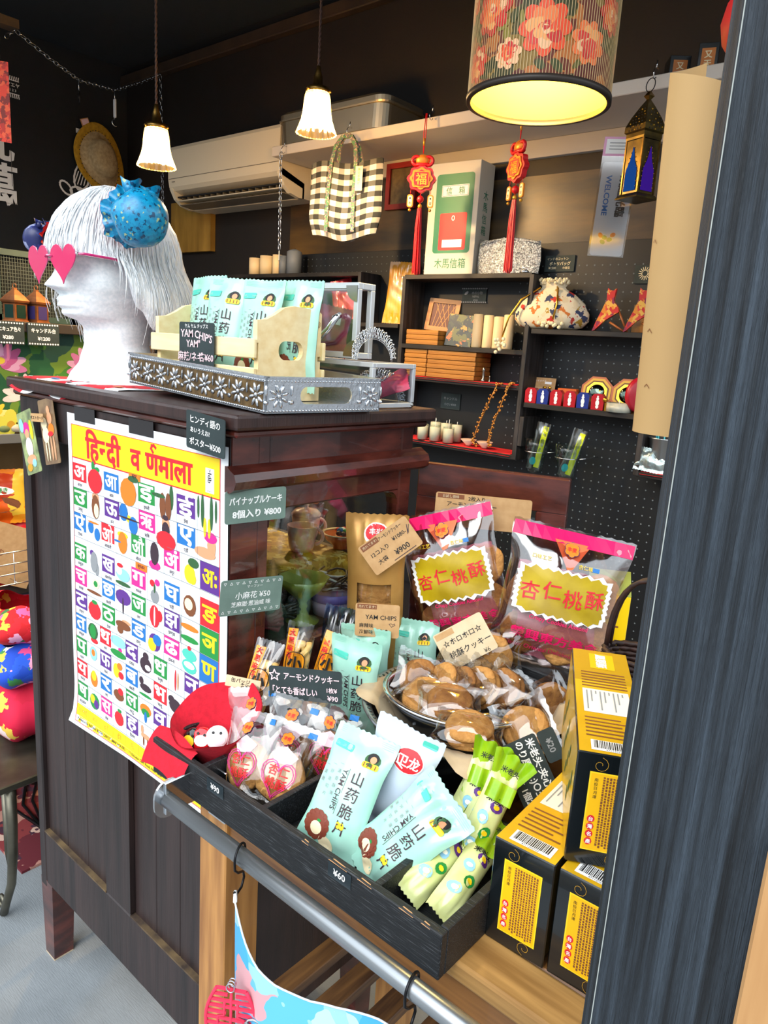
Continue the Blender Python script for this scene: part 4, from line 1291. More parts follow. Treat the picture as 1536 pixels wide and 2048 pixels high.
def cookie_pack(T, label, seed, w=.092, h=.118):
    t = thing('cookie_packet', label, 'cookie packet', T, 'single wrapped almond cookies in the tray')
    mb = MB(); fn = pouch(mb, w, h, .026, FILM, seed, 18, 20, crease=.004); mb.build('wrapper', t)
    mb = MB()
    # printed marks on the film
    flower(mb, -w * .05, h - .024, .0095, fn)
    cz = .042
    for (rr, m) in ((.026, HEARTP),):
        for q in range(2):
            s = rr * (1 - .13 * q)
            pts = [(.0 + s * .062 * 16 * sin(2 * PI * k / 26) ** 3 * .95, cz + s * .068 * (13 * cos(2 * PI * k / 26) - 5 * cos(4 * PI * k / 26) - 2 * cos(6 * PI * k / 26) - cos(8 * PI * k / 26)) * -1 * -1) for k in range(27)]
            mb.line(pts, .0011, MAGENTA, lambda x, z: fn(x, z, .0012))
    mb.text('杏仁', 0, cz + .009, .015, RED, lambda x, z: fn(x, z, .0016), bold=.02); mb.text('桃酥', .001, cz - .008, .015, RED, lambda x, z: fn(x, z, .0016), bold=.02)
    mb.poly([(-.018, h - .046), (0, h - .034), (.020, h - .044), (.012, h - .056), (-.010, h - .058)], PINKINK, lambda x, z: fn(x, z))
    mb.rect(w * .22, h - .014, w * .36, h - .006, BLUE, lambda x, z: fn(x, z))
    mb.build('printed_label', t)
    mb = MB(); cookie_mb(mb, .035, .013, COOK if seed % 2 else COOKD, Matrix.Translation((.002, .0065, .045)) @ Matrix.Rotation(PI / 2, 4, 'X'), seed); mb.build('cookie', t)
    return t
for (x, y, z, yw, ln, rl, s, lab) in ((-.712, .572, .882, 8, 30, -8, 1, 'clear packet with one pale cookie behind the 90 yen label of the tray'), (-.665, .585, .882, 34, 34, 12, 3, 'clear packet with one cookie tilted right at the front of the tray'), (-.700, .640, .884, 16, 22, 2, 2, 'clear cookie packet in the second row, under the black chalk card'), (-.655, .672, .884, 28, 14, 8, 4, 'clear cookie packet at the back beside the standing mint bag'), (-.748, .632, .884, 22, 24, -12, 5, 'clear cookie packet leaning against the red felt pouch')):
    cookie_pack(pose((x, y, z), yw, ln, rl), lab, s)

# red felt pouch with tin badges
fp_ = thing('felt_pouch', 'open red felt pouch folded over the left end of the black tray', 'pouch', Matrix.Translation((-.806, .605, .880)))
mb = MB()
def felt(u, v):
    a = 2 * PI * u
    back = .5 + .5 * sin(a)               # a = 90 deg is the back
    rx_, ry_ = .030 + .040 * v, .022 + .034 * v
    fx = 1 + .06 * sin(2 * a + .6) * v
    z = .004 + v ** .8 * (.050 + .056 * back ** 1.1 + .003 * sin(5 * a))
    p = Vector((rx_ * fx * cos(a), ry_ * sin(a) * (1 + .1 * v), z))
    return p
mb.surf(felt, 48, 12, REDCLOTH, cu=True)
mb.surf(lambda u, v: felt(u, v) * .985 + Vector((0, 0, .0015)), 48, 12, REDCLOTH, cu=True)
mb.surf(lambda u, v: Vector((-.068 + .098 * u + .006 * v, -.050 - .036 * v + .004 * sin(4 * u), .053 + .003 * sin(4 * u) - .042 * v * v)), 12, 8, REDCLOTH)
mb.ell(0, 0, .03, .022, REDCLOTH, plane((0, 0, .004), (1, 0, 0), (0, 1, 0)), 20)
mb.build('felt', fp_)
def badge(x, y, z, yw, m1, m2, lab):
    t = thing('tin_badge', lab, 'badge', pose((x, y, z), yw, 38, 0), 'tin badges in the red felt pouch')
    mb = MB(); mb.ball((0, 0, 0), (.017, .006, .017), m1, 18, 12); mb.build('face', t)
    mb = MB()
    if m2:
        mb.ell(.003, -.004, .011, .008, m2, lambda a, b: Vector((a, -.0062 * math.sqrt(max(0, 1 - (a * a + b * b) / .0003)) - .0006, b)), 14)
        mb.ell(-.005, .005, .0022, .0022, BLACKP, front(-.0066), 8); mb.ell(.006, .005, .0022, .0022, BLACKP, front(-.0066), 8)
    mb.build('print', t)
GLW, GLR, GLK = M('gloss_white_enamel', '#eef0f4', .12, coat=1), M('gloss_red_enamel', '#d4181f', .12, coat=1), M('gloss_black_enamel', '#141414', .12, coat=1)
badge(-.794, .598, .930, 40, GLW, PINKINK, 'glossy white tin badge at the back of the red felt pouch')
badge(-.813, .585, .925, 20, GLR, WHITE, 'glossy red tin badge in the middle of the red felt pouch')
badge(-.830, .578, .920, 0, GLK, YELLOW, 'glossy black and yellow tin badge at the left of the red felt pouch')
def dr(mb, f, w, h):
    mb.text('缶バッジ', -.004, h * .66, .0075, BLACKP, f, bold=.01); mb.text('各¥200', .008, h * .28, .0075, BLACKP, f, bold=.01)
card('price_tag', .054, .017, pose((-.810, .655, .982), 36, 12, 6), KRAFTL, 'pale kraft tag lettered in pen stuck to the top of the red felt pouch', dr, 'price tag', .001, .0006)

# twisted dough snacks
DOUGH = M('fried_dough', '#e2ae52', .6, col2='#f6d88e', vs=60, bump=.3, bs=160)
OFILM = M('orange_film_stripe', '#f29a1f', .3, coat=.4)
def twist(T, label, seed, h=.165, w=.046):
    t = thing('dough_twist_packet', label, 'snack packet', T, 'dough twist packets beside the cabinet')
    mb = MB(); fn = pouch(mb, w, h, .022, FILM, seed, 16, 20, crease=.003); mb.build('wrapper', t)
    mb = MB()
    n = 14
    for k in range(n):
        a, b = .008 + (h - .02) * k / n, .008 + (h - .02) * (k + 1) / n
        mb.poly([(-w * .44, a), (-w * .12, a), (-w * .12, b), (-w * .44, b)], OFILM, lambda x, z: fn(x, z))
    mb.vtext('大黑麻花', -w * .28, h - .012, .011, RED, lambda x, z: fn(x, z, .0014), bold=.02)
    f2 = lambda x, z: fn(x, z, .0016)
    pts = rrect(.030, .036, .014, 5, -w * .02, h * .66)
    mb.poly(pts, OFILM, lambda x, z: fn(x, z, .0012)); mb.line([*pts, pts[0]], .0012, BLACKP, f2); mb.text('小', -w * .02, h * .66, .024, BLACKP, f2, bold=.04)
    for k in range(3):
        mb.poly([(-w * .2 + k * .012, .012), (-w * .2 + k * .012 + .010, .012), (-w * .2 + k * .012 + .016, .03), (-w * .2 + k * .012 + .006, .03)], OFILM, lambda x, z: fn(x, z))
    mb.build('printed_label', t)
    mb = MB()
    for x0 in (-.006, .010):
        for ph in (0, PI):
            mb.tube([(x0 + .0055 * cos(i * .75 + ph), .002 + .0055 * sin(i * .75 + ph), .012 + (h - .045) * i / 26) for i in range(27)], .0052, DOUGH, 7)
    mb.build('dough_twist', t)
    return t
twist(pose((-.800, .640, .878), 32, 20, 10), 'dough twist packet with an orange stripe at the far left, leaning right', 3, h=.182)
twist(pose((-.806, .742, .876), 34, 5, 6), 'dough twist packet standing second from the left behind the chalk card', 5, h=.190)
twist(pose((-.790, .778, .876), 36, 4, 14), 'dough twist packet next to the standing mint bags', 8, h=.186)
mb = MB(); pouch(mb, .06, .19, .022, M_clear('bluish_film', '#9fbfe8', .16, .15), 19, crease=.005); tag(mb.build('empty_film_packet', None, pose((-.822, .842, .876), 34, 4, 8)), 'crinkled bluish clear packet at the back behind the dough twists', 'packet')
def dr(mb, f, w, h):
    pts = [(-.048 + (.0085 if k % 2 == 0 else .004) * sin(2 * PI * k / 10), h * .72 + (.0085 if k % 2 == 0 else .004) * cos(2 * PI * k / 10)) for k in range(11)]
    mb.line(pts, .0016, PINKINK, f)
    mb.text('アーモンドクッキー', .010, h * .72, .0125, PINKINK, f, bold=.022, width=.086); mb.text('「とても香ばしい', -.016, h * .28, .0125, PINKINK, f, bold=.022, width=.07); mb.text('1枚¥', .042, h * .40, .0085, PINKINK, f, bold=.02); mb.text('¥90', .043, h * .15, .0105, PINKINK, f, bold=.02)
card('price_card', .114, .049, pose((-.712, .694, .986), 25, 4, -5), CHALK, 'black chalk card with a star about almond cookies standing among the packets', dr)

# bowls of wrapped cookies
BLKP = M('black_enamel', '#0c0e11', .25, coat=.5)
bowl = thing('large_bowl', 'large black bowl with a patterned steel rim on the cart', 'bowl', Matrix.Translation((-.545, .872, .870)))
mb = MB(); mb.lathe([(.0001, 0), (.100, 0), (.108, .006), (.132, .05), (.148, .100), (.150, .108), (.145, .106), (.128, .052), (.104, .012), (.0001, .010)], BLKP, 56); mb.build('body', bowl)
mb = MB(); mb.lathe([(.148, .104), (.158, .110), (.160, .113), (.157, .115), (.147, .111), (.144, .106)], STEEL, 72)
for k in range(96):
    a = 2 * PI * k / 96
    mb.box(-.0026, .0026, -.0012, .0012, 0, .0012, BLKP, 0, Matrix.Translation((.1525 * cos(a), .1525 * sin(a), .1128)) @ Matrix.Rotation(a, 4, 'Z'))
mb.build('rim', bowl)
PARCH = M('baking_parchment', '#b9a284', .8, col2='#d2bd9c', vs=18)
mb = MB()
def parch(u, v):
    a = 2 * PI * u
    ext = .122 + .012 * sin(2 * a + 1.1) + .075 * max(0, cos(a + .95)) ** 18 + .040 * max(0, cos(a + 2.55)) ** 16 + .030 * max(0, cos(a - .65)) ** 6
    rr = .05 + (ext - .05) * v
    z = .045 + .062 * min(1, (rr / .135)) ** 2 + .006 * sin(7 * a) * v + .008 * max(0, v - .5) * sin(4 * a + 1) + max(0, rr - .145) * .3
    if rr > .140:
        z = max(z, .1165)
    if rr > .163:
        z -= (rr - .163) * (.5 if cos(a - .65) < .5 else -1.0)
    return Vector((rr * cos(a), rr * sin(a), z))
mb.surf(parch, 90, 14, PARCH, cu=True)
tag(mb.build('parchment_paper', None, Matrix.Translation((-.545, .872, .870))), 'crumpled brown baking parchment lining the large bowl and folded over its rim', 'paper')
ib = thing('small_bowl', 'smaller steel bowl nested in the large bowl, holding wrapped cookies', 'bowl', Matrix.Translation((-.562, .866, .930)) @ Matrix.Rotation(R(-4), 4, 'X'))
mb = MB(); mb.lathe([(.0001, 0), (.07, 0), (.088, .012), (.106, .05), (.110, .064), (.106, .062), (.100, .048), (.083, .014), (.0001, .004)], M('dark_steel', '#4a4c50', .22, .9), 56); mb.build('body', ib)
mb = MB(); mb.lathe([(.107, .061), (.115, .064), (.1155, .067), (.108, .068), (.1055, .064)], CHROME, 60); mb.build('rim', ib)
wc_i = 0
def wrapped(x, y, z, yw, ln, rl, lab, mat=COOK, sc=1.0):
    global wc_i
    wc_i += 1
    t = thing('wrapped_cookie', lab, 'wrapped cookie', pose((x, y, z), yw, ln, rl, sc), 'wrapped cookies in the bowls')
    mb = MB(); pouch(mb, .100, .082, .036, FILM, 40 + wc_i, 16, 14, .010, crease=.004); mb.build('wrapper', t)
    mb = MB(); cookie_mb(mb, .034, .0125, mat, Matrix.Translation((0, .0125, .041)) @ Matrix.Rotation(PI / 2, 4, 'X'), wc_i, True); mb.build('cookie', t)
for a in ((-.600, .790, .972, 10, 60, 20, 'wrapped cookie lying at the left edge of the small bowl'), (-.612, .828, .968, 70, 30, 30, 'wrapped cookie standing behind the one at the left edge', COOKD),
          (-.605, .850, .966, -22, 34, 8, 'wrapped cookie second in the row leaning in the small bowl'), (-.580, .862, .966, -18, 32, 12, 'wrapped cookie in the middle of the leaning row', COOKD), (-.556, .882, .966, -16, 34, 6, 'wrapped cookie fourth in the leaning row'), (-.530, .905, .966, -14, 34, 12, 'wrapped cookie at the right end of the leaning row', COOKD),
          (-.522, .790, .985, 26, 66, -8, 'wrapped cookie lying across the front of the small bowl', COOKD), (-.462, .742, .996, 24, 80, -2, 'pale wrapped cookie lying on the parchment at the near edge of the bowl'), (-.465, .835, .972, 10, 40, 52, 'wrapped cookie tipped up at the right side of the large bowl'),
          (-.572, .978, .972, 40, 8, -4, 'wrapped double cookie standing at the back of the large bowl', COOK, 1.12), (-.478, .945, .962, 55, 12, 66, 'wrapped cookie on edge at the right back of the large bowl', COOKD)):
    wrapped(*a)

# kraft pouch and large bags of almond cookies
GOLDF = M('matte_gold_foil', '#a87a3c', .38, .35, col2='#c39550', vs=12)
t = thing('window_pouch', 'tall matte gold stand-up pouch with a clear window showing cookies', 'pouch', pose((-.800, .952, .872), 34, 0, -2))
mb = MB(); fn = pouch(mb, .112, .345, .055, GOLDF, 61, 20, 40, cellmat=lambda i, j: FILM if 3 < i < 16 and 13 < j < 26 else GOLDF); mb.build('pouch', t)
mb = MB(); q = lambda x, z: fn(x, z, .0012)
mb.ell(0, .312, .021, .019, WHITE, q, 20); mb.ell(0, .314, .018, .015, RED, lambda x, z: fn(x, z, .0018), 18); mb.text('丰麦', 0, .316, .012, WHITE, lambda x, z: fn(x, z, .0026), bold=.02); mb.text('Jangmai', .002, .302, .009, RED, lambda x, z: fn(x, z, .0026), bold=.02)
mb.text('®', .026, .325, .008, RED, q); mb.build('printed_label', t)
for z in (.165, .205):
    mb = MB(); cookie_mb(mb, .038, .014, COOK, Matrix.Translation((0, .004, z)) @ Matrix.Rotation(PI / 2, 4, 'X'), int(z * 100)); mb.build('cookie', t)
riser = MB(); riser.box(-.765, -.455, 1.035, 1.075, .870, .995, BLKWOOD, .002); tag(riser.build('display_riser'), 'low black wooden riser behind the bowl carrying the large cookie bags', 'riser')
PINKFILM = M('pink_tinted_film', '#e88aa0', .2, alpha=.42)
CLR2 = M_clear('bag_film', '#faf2f2', .2, .1)
GOLDL = M('gold_label', '#a08400', .45, .0, col2='#c4a80e', vs=14)
MAG = M('magenta_band', '#e0125f', .3)
def big_bag(T, label, seed, w, h):
    t = thing('cookie_bag', label, 'cookie bag', T, 'large bags of almond cookies')
    mb = MB(); fn = pouch(mb, w, h, .075, CLR2, seed, 24, 26, .012, .08, crease=.005); mb.build('bag', t)
    mb = MB()
    f1 = lambda x, z: fn(x, z, .001)
    f2 = lambda x, z: fn(x, z, .0018)
    f3 = lambda x, z: fn(x, z, .0028)
    for k in range(12):
        a, b = -w * .49 + w * .98 * k / 12, -w * .49 + w * .98 * (k + 1) / 12
        mb.rect(a, h - .027, b, h - .004, MAG, f1)
    mb.poly([(-.030, h - .022), (.030, h - .022), (.006, h - .066), (-.002, h - .068)], M('orange_flag_%d' % seed, '#f06a3c', .35), f2)
    flower(mb, .0, h - .034, .013, lambda x, z, o=0: fn(x, z, .0026 + o))
    r = random.Random(seed)
    n = 60
    for (m, k, f) in ((WHITE, 1.0, f1), (GOLDL, .90, f2)):
        pts = []
        for i in range(n):
            a = 2 * PI * i / n
            sx = w * .37 * k; sz = h * .165 * k
            e = (abs(cos(a)) ** 9 + abs(sin(a)) ** 9) ** (-1 / 9)
            q = 1 + (.16 if i % 2 else -.03) * r.uniform(.5, 1.0)
            pts.append((e * cos(a) * sx * (1 + (q - 1) * .3), h * .53 + e * sin(a) * sz * q))
        mb.patch(pts, m, f, 7)
    for i, ch in enumerate('杏仁桃酥'):
        mb.text(ch, -w * .255 + i * w * .17, h * .53 + (.004 if i % 2 else -.003), w * .155, RED, f3, bold=.012, rot=.06)
    mb.text('Crispy Cookies Almond', w * .02, h * .335, w * .048, MAG, f2, bold=.01)
    mb.text('榮興東方美食', w * .02, h * .215, w * .088, MAG, f2, bold=.03, width=w * .7)
    mb.text('Classic Oriental Delicious Cookies', w * .02, h * .125, w * .048, MAG, f2, bold=.01, width=w * .76)
    mb.rect(w * .18, h - .062, w * .24, h - .055, BLUE, f1); mb.text('杏仁味', w * .13, h - .058, .008, YELLOW, f2); mb.text('口味工艺', -w * .22, h - .056, .008, YELLOW, f2)
    mb.build('printed_label', t)
    mb = MB(); pouch(mb, w * .80, h * .66, .060, PINKFILM, seed + 3, 14, 14, .01, crease=.006)
    ob = mb.build('inner_wrapper', t); ob.matrix_local = Matrix.Translation((.004, .002, .012))
    for i, (x, z, ry) in enumerate(((-.045, .05, .1), (.02, .045, -.1), (.058, .07, .2), (-.05, .115, 0), (.012, .112, .2), (.060, .135, -.2))):
        mb = MB(); cookie_mb(mb, .037, .015, COOK if i % 3 else COOKD, Matrix.Translation((x * w / .2, .006, z)) @ Matrix.Rotation(PI / 2 + ry, 4, 'X'), i + seed); mb.build('cookie', t)
    return t
big_bag(pose((-.655, 1.040, .997), 24, 6, -19), 'large clear bag of almond cookies with a magenta top, taller one tilted left', 70, .182, .245)
big_bag(pose((-.520, 1.055, .997), 32, 14, 8), 'large clear bag of almond cookies with a magenta top, standing on the right', 81, .205, .235)

# kraft cards
def dr(mb, f, w, h):
    mb.rect(-w * .46, h * .80, -w * .12, h * .97, BROWN, f); mb.text('売れてます!', -w * .29, h * .885, .0055, KRAFTL, front(-.0008))
    mb.text('アーモンドクッキー', .012, h * .86, .0075, BLACKP, f, bold=.01, width=.046); mb.text('12コ入り', -.020, h * .56, .0095, BLACKP, f, bold=.012); mb.text('¥1080-', .022, h * .62, .0095, BLACKP, f, bold=.012)
    mb.text('大袋', -.024, h * .28, .0095, BLACKP, f, bold=.012); mb.text('¥900', .014, h * .24, .014, BLACKP, f, bold=.015); mb.line([(-.008, h * .07), (.036, h * .07)], .0012, PLUM, f)
    mb.line([(.036, h * .5), (.043, h * .75), (.038, h * .52), (.046, h * .72)], .001, PLUM, f)
card('price_card', .098, .058, pose((-.752, .945, 1.148), 44, 10, -38), KRAFT, 'kraft card lettered 12 for 900 yen hanging tilted across the gold pouch', dr)
def dr(mb, f, w, h):
    mb.rect(-w * .46, h * .84, -w * .02, h * .98, BROWN, f); mb.text('売れてます!', -w * .24, h * .91, .0055, KRAFTL, front(-.0008))
    mb.text('YAM CHIPS', .006, h * .60, .0105, BLACKP, f, bold=.008); mb.text('麻辣味', -.018, h * .34, .008, BLACKP, f, bold=.008); mb.text('海鮮味', -.018, h * .14, .008, BLACKP, f, bold=.008); mb.text('¥60', .010, h * .18, .011, BLACKP, f, bold=.012)
    mb.line([(.024, h * .34), (.020, h * .42), (.0235, h * .44), (.026, h * .40), (.029, h * .44), (.030, h * .40), (.024, h * .33)], .0007, PLUM, f)
card('price_card', .074, .056, pose((-.735, .875, 1.030), 34, 6, -2), KRAFT, 'kraft card reading YAM CHIPS 60 yen standing behind the mint bags', dr)
def dr(mb, f, w, h):
    mb.rect(-w * .47, h * .82, -w * .10, h * .97, KRAFT, f); mb.text('☆ホロホロ☆', 0, h * .66, .0115, BLACKP, f, bold=.012); mb.text('桃酥クッキー', .004, h * .34, .0125, BLACKP, f, bold=.012)
    mb.text('¥6', .026, h * .08, .010, BLACKP, f)
card('price_card', .088, .064, pose((-.585, .945, 1.020), 26, 18, -36), KRAFTL, 'pale kraft card with stars about crumbly cookies tilted over the bowl', dr)
def dr(mb, f, w, h):
    mb.rect(-w * .48, h * .84, -w * .2, h * .97, BROWN, f); mb.text('お試し価格', -w * .34, h * .905, .006, KRAFTL, front(-.0008)); mb.text('2枚入り', -.012, h * .88, .009, BLACKP, f, bold=.01)
    mb.text('アーモンドクッキー', -.020, h * .68, .010, BLACKP, f, bold=.01); mb.text('袋', -.048, h * .4, .010, BLACKP, f, bold=.01)
card('price_card', .170, .060, pose((-.685, 1.085, 1.195), 30, 2, 0), KRAFT, 'wide kraft card behind the taller cookie bag', dr)
def dr(mb, f, w, h):
    mb.text('米老头·夹心果子', 0, h * .80, .0125, WHITE, f, bold=.03, width=w * .92); mb.text('のり風味 :)○玉棒', -.002, h * .50, .0125, WHITE, f, bold=.03, width=w * .9); mb.text('おいしいよ 1個20円', 0, h * .20, .0115, WHITE, f, bold=.03, width=w * .92)
card('price_card', .098, .052, pose((-.402, .775, .958), 40, 28, 64), CHALK, 'black chalk card turned on its side beside the yellow cartons', dr)
def dr(mb, f, w, h):
    mb.text('¥20', 0, h / 2, .012, GREYINK, f, bold=.02)
card('price_tag', .042, .024, pose((-.388, .815, 1.000), 40, 28, 64), CHALK, 'small black chalk tag reading 20 yen tucked behind the sideways card', dr, 'price tag')

# green wrapped rice rolls
ROLLY = M('pale_green_film', '#cfd78a', .3, col2='#dfe6a8', vs=30, coat=.4)
ROLLG = M('lime_green_film', '#7cae10', .3, col2='#a9cc22', vs=30, coat=.4)
def roll(T, label, seed, h=.128):
    t = thing('rice_roll', label, 'rice roll', T, 'green wrapped rice rolls in the tray')
    mb = MB(); fn = pouch(mb, .038, h, .030, ROLLY, seed, 14, 18, .010, .06, crease=.003)
    for k in range(4):
        mb.ell(-.006 + .010 * (k % 2), h * .25 + k * h * .13, .0085, .0065, (LTBLUE, GREEN, LTBLUE, PURPLE)[k], lambda x, z: fn(x, z, .001), 10, k)
        mb.ell(-.006 + .010 * (k % 2), h * .25 + k * h * .13, .004, .003, (WHITE, YELLOW, WHITE, YELLOW)[k], lambda x, z: fn(x, z, .0016), 8)
    mb.text('米老头', .0, h * .70, .008, BLACKP, lambda x, z: fn(x, z, .0018), bold=.03)
    mb.build('wrapper', t)
    r = random.Random(seed)
    for z0, s in ((h - .012, 1), (.010, -1)):
        if s < 0:
            continue
        mb = MB()
        ph = r.uniform(0, 6)
        def fan(u, v):
            w = .018 + .010 * v * s
            return Vector(((u - .5) * 2 * w, .006 * sin(u * 14 + ph) * (.4 + v) - .012 * v, z0 + s * (.030 * v) + .003 * sin(u * 17)))
        mb.surf(fan, 18, 5, ROLLG)
        mb.surf(lambda u, v: Vector(((u - .5) * .034, -.012 - .008 * v + .003 * sin(u * 12), z0 - .004 - .022 * v)), 12, 4, ROLLG)
        mb.text('米老头', 0, z0 + .012, .008, BLACKP, lambda x, z: Vector((x, -.016, z)), bold=.03)
        mb.build('twisted_end', t)
    return t
def between(b, t, yaw=40):
    """pose whose long axis runs from b to t, its front turned toward the given heading"""
    b, t = Vector(b), Vector(t)
    z = (t - b).normalized()
    f = Vector((sin(R(yaw)), -cos(R(yaw)), .6))
    f = (f - z * f.dot(z)).normalized()
    x = z.cross(f)
    return Matrix(((x.x, -f.x, z.x, b.x), (x.y, -f.y, z.y, b.y), (x.z, -f.z, z.z, b.z), (0, 0, 0, 1)))
for b_, t_, lab, s_ in (((-.376, .584, .896), (-.386, .700, .928), 'green wrapped rice roll lying at the near corner of the tray', 1), ((-.420, .582, .896), (-.414, .698, .926), 'green wrapped rice roll lying second from the tray corner', 2), ((-.404, .650, .908), (-.414, .752, .968), 'green wrapped rice roll lying across the two at the tray corner', 3), ((-.428, .640, .905), (-.440, .742, .950), 'green wrapped rice roll behind the ones lying at the corner', 4), ((-.400, .662, .900), (-.392, .722, .985), 'upright green wrapped rice roll beside the sideways chalk card', 5), ((-.432, .690, .890), (-.428, .742, .990), 'rearmost green wrapped rice roll standing against the black bowl', 6)):
    roll(between(b_, t_), lab, s_, .125)

# cartons of cakes
CBLK = M('gloss_black_carton', '#0a1013', .22, coat=.5)
CGLD = M('gold_carton', '#d9a614', .32, .15, col2='#e9bd24', vs=10, coat=.3)
CGLD2 = M('dim_gold_carton', '#8f7a1c', .35, .2, col2='#d2a51c', vs=6, coat=.3)
LBL = M('yellow_carton_panel', '#f2b705', .5)
LBL2 = M('yellow_panel_edge', '#ffd21e', .5)
def carton_build():
    w, d, h = .070, .27, .126
    t = thing('cake_carton', 'x', 'carton', None, 'black and gold cake cartons')
    mb = MB(); mb.box(-w / 2, w / 2, 0, d, .0005, h, CBLK, .0012)
    f = front(-.0002)
    pts = [(-.020, .018), (.014, .008), (.026, .094), (-.010, .104)]
    mb.rect(-.021, .018, .023, .106, LBL2, f); mb.rect(-.0195, .0195, .0215, .1045, LBL, front(-.0004))
    g = front(-.0006)
    rr = random.Random(3)
    for c in range(9):
        z = .102
        while z > .024:
            l = rr.uniform(.0012, .0030)
            mb.rect(-.0075 + c * .0031, z - l, -.0055 + c * .0031, z, BROWN, g); z -= l + .0008
    for k, ch in enumerate('台灣名產'):
        mb.ell(-.0145, .054 - k * .0085, .0038, .0042, RED, g, 10); mb.text(ch, -.0145, .054 - k * .0085, .0052, WHITE, front(-.0009), bold=.02)
    mb.vtext('南投日月潭', -.0140, .100, .0042, BLACKP, g)
    def spiral(cx, cz, s):
        mb.line([(cx + s * (.004 + .0011 * k) * cos(k * .55), cz + s * (.004 + .0011 * k) * sin(k * .55)) for k in range(15)], .0004, GOLDI, g)
    spiral(-.012, .114, .45); spiral(.012, .012, -.45)
    mb.build('box', t)
    mb = MB(); tp = plane((0, 0, h + .0002), (1, 0, 0), (0, 1, 0))
    for k in range(8):
        mb.rect(-w / 2 + .001, .001 + k * .034, w / 2 - .001, .001 + (k + 1) * .034 - (.004 if k == 7 else 0), CGLD if k < 5 else CGLD2, tp)
    tq = plane((0, 0, h + .0005), (1, 0, 0), (0, 1, 0))
    mb.rect(-.022, .006, .026, .026, WHITE, tq)
    x = -.019
    ts = plane((0, 0, h + .0008), (1, 0, 0), (0, 1, 0))
    while x < .023:
        l = rr.uniform(.0005, .0016); mb.rect(x, .010, x + l, .025, BLACKP, ts); x += l + rr.uniform(.0005, .0012)
    mb.text('4711202222', .002, .008, .004, BLACKP, ts)
    mb.rect(-.026, .088, .026, .148, M('white_sticker', '#e6e0d4', .6), tq)
    for k in range(9):
        mb.rect(-.022 + k * .005, .095 + .02 * (k % 3), -.0205 + k * .005, .143, GREYINK, ts)
    for k in range(6):
        mb.rect(-.026, .034 + k * .008, .024 - (k % 2) * .012, .0365 + k * .008, BROWN, tq)
    for k in range(6):
        mb.rect(-.026, .155 + k * .008, .026, .158 + k * .008, BROWN, tq)
    mb.rect(-.014, .21, .016, .258, LBL, tq); mb.text('鳳梨酥', 0, .234, .014, WHITE, ts, rot=-PI / 2, bold=.05)
    mb.build('printed_top', t)
    mb = MB(); sd_ = plane((-w / 2 - .0002, d, 0), (0, -1, 0), (0, 0, 1))
    mb.rect(.004, .004, d - .004, h - .004, CGLD, sd_)
    for k in range(12):
        mb.ell(.03 + k * .019, .035 + .02 * (k % 3), .012, .004, DKGREEN, plane((-w / 2 - .0005, d, 0), (0, -1, 0), (0, 0, 1)), 8, 1.1 + .3 * (k % 2))
    mb.build('printed_side', t)
    return t
c0 = carton_build()
cl = [((-.303, .624, .870), 3, 'black and gold cake carton on the cart rail, the one nearest the tray end'), ((-.229, .628, .870), 2, 'black and gold cake carton on the cart rail, half hidden by the black post'), ((-.235, .655, .997), 28, 'black and gold cake carton lying on top, with a white sticker on its gold lid'), ((-.155, .72, .997), 28, 'black and gold cake carton on top, further back beside the woven basket'), ((-.318, .925, .870), -8, 'gold cake carton at the bottom behind the bowl, under the woven basket')]
for i, (loc, yw, lab) in enumerate(cl):
    T = pose(loc, yw)
    if i == 0:
        c0.matrix_world = T; c0['label'] = lab
    else:
        dup(c0, T, lab)
YB = M('bright_yellow_carton', '#f0c80a', .35, coat=.3)
t = thing('open_carton', 'bright yellow carton standing open behind the right cookie bag', 'carton', pose((-.452, 1.130, .870), 30))
mb = MB(); mb.box(-.034, .034, 0, .05, .0005, .255, YB, .001)
for k in range(9):
    mb.rect(-.028, .20 - k * .012, .02 - (k % 3) * .008, .203 - k * .012, BROWN, front(-.0004))
mb.build('box', t)
mb = MB(); mb.box(-.034, .034, 0, .0012, 0, .05, M('olive_flap', '#8d9442', .4)); mb.build('flap', t, Matrix.Translation((0, 0, .2555)) @ Matrix.Rotation(R(-50), 4, 'X'))
BASK = M('dark_woven_cane', '#1f100c', .6, col2='#3a2018', vs=80)
t = thing('woven_basket', 'small dark brown woven cane basket with a tall handle by the black post', 'basket', Matrix.Translation((-.338, .992, .9975)))
mb = MB()
for k in range(14):
    z = .004 + k * .0072
    rr_ = .046 + .008 * k / 14
    mb.tube([(rr_ * cos(2 * PI * i / 40) * (1 + .035 * (-1) ** (i + k)), rr_ * .75 * sin(2 * PI * i / 40) * (1 + .035 * (-1) ** (i + k)), z) for i in range(40)], .0042, BASK, 5, True)
mb.lathe([(.0001, 0), (.044, 0)], BASK, 24); mb.build('body', t)
for dx in (-.006, .006):
    mb = MB(); mb.tube([(.052 * cos(R(a)), dx, .095 + .115 * sin(R(a)) ** .8) for a in range(0, 181, 12)], .0036, BASK, 6); mb.build('handle', t)

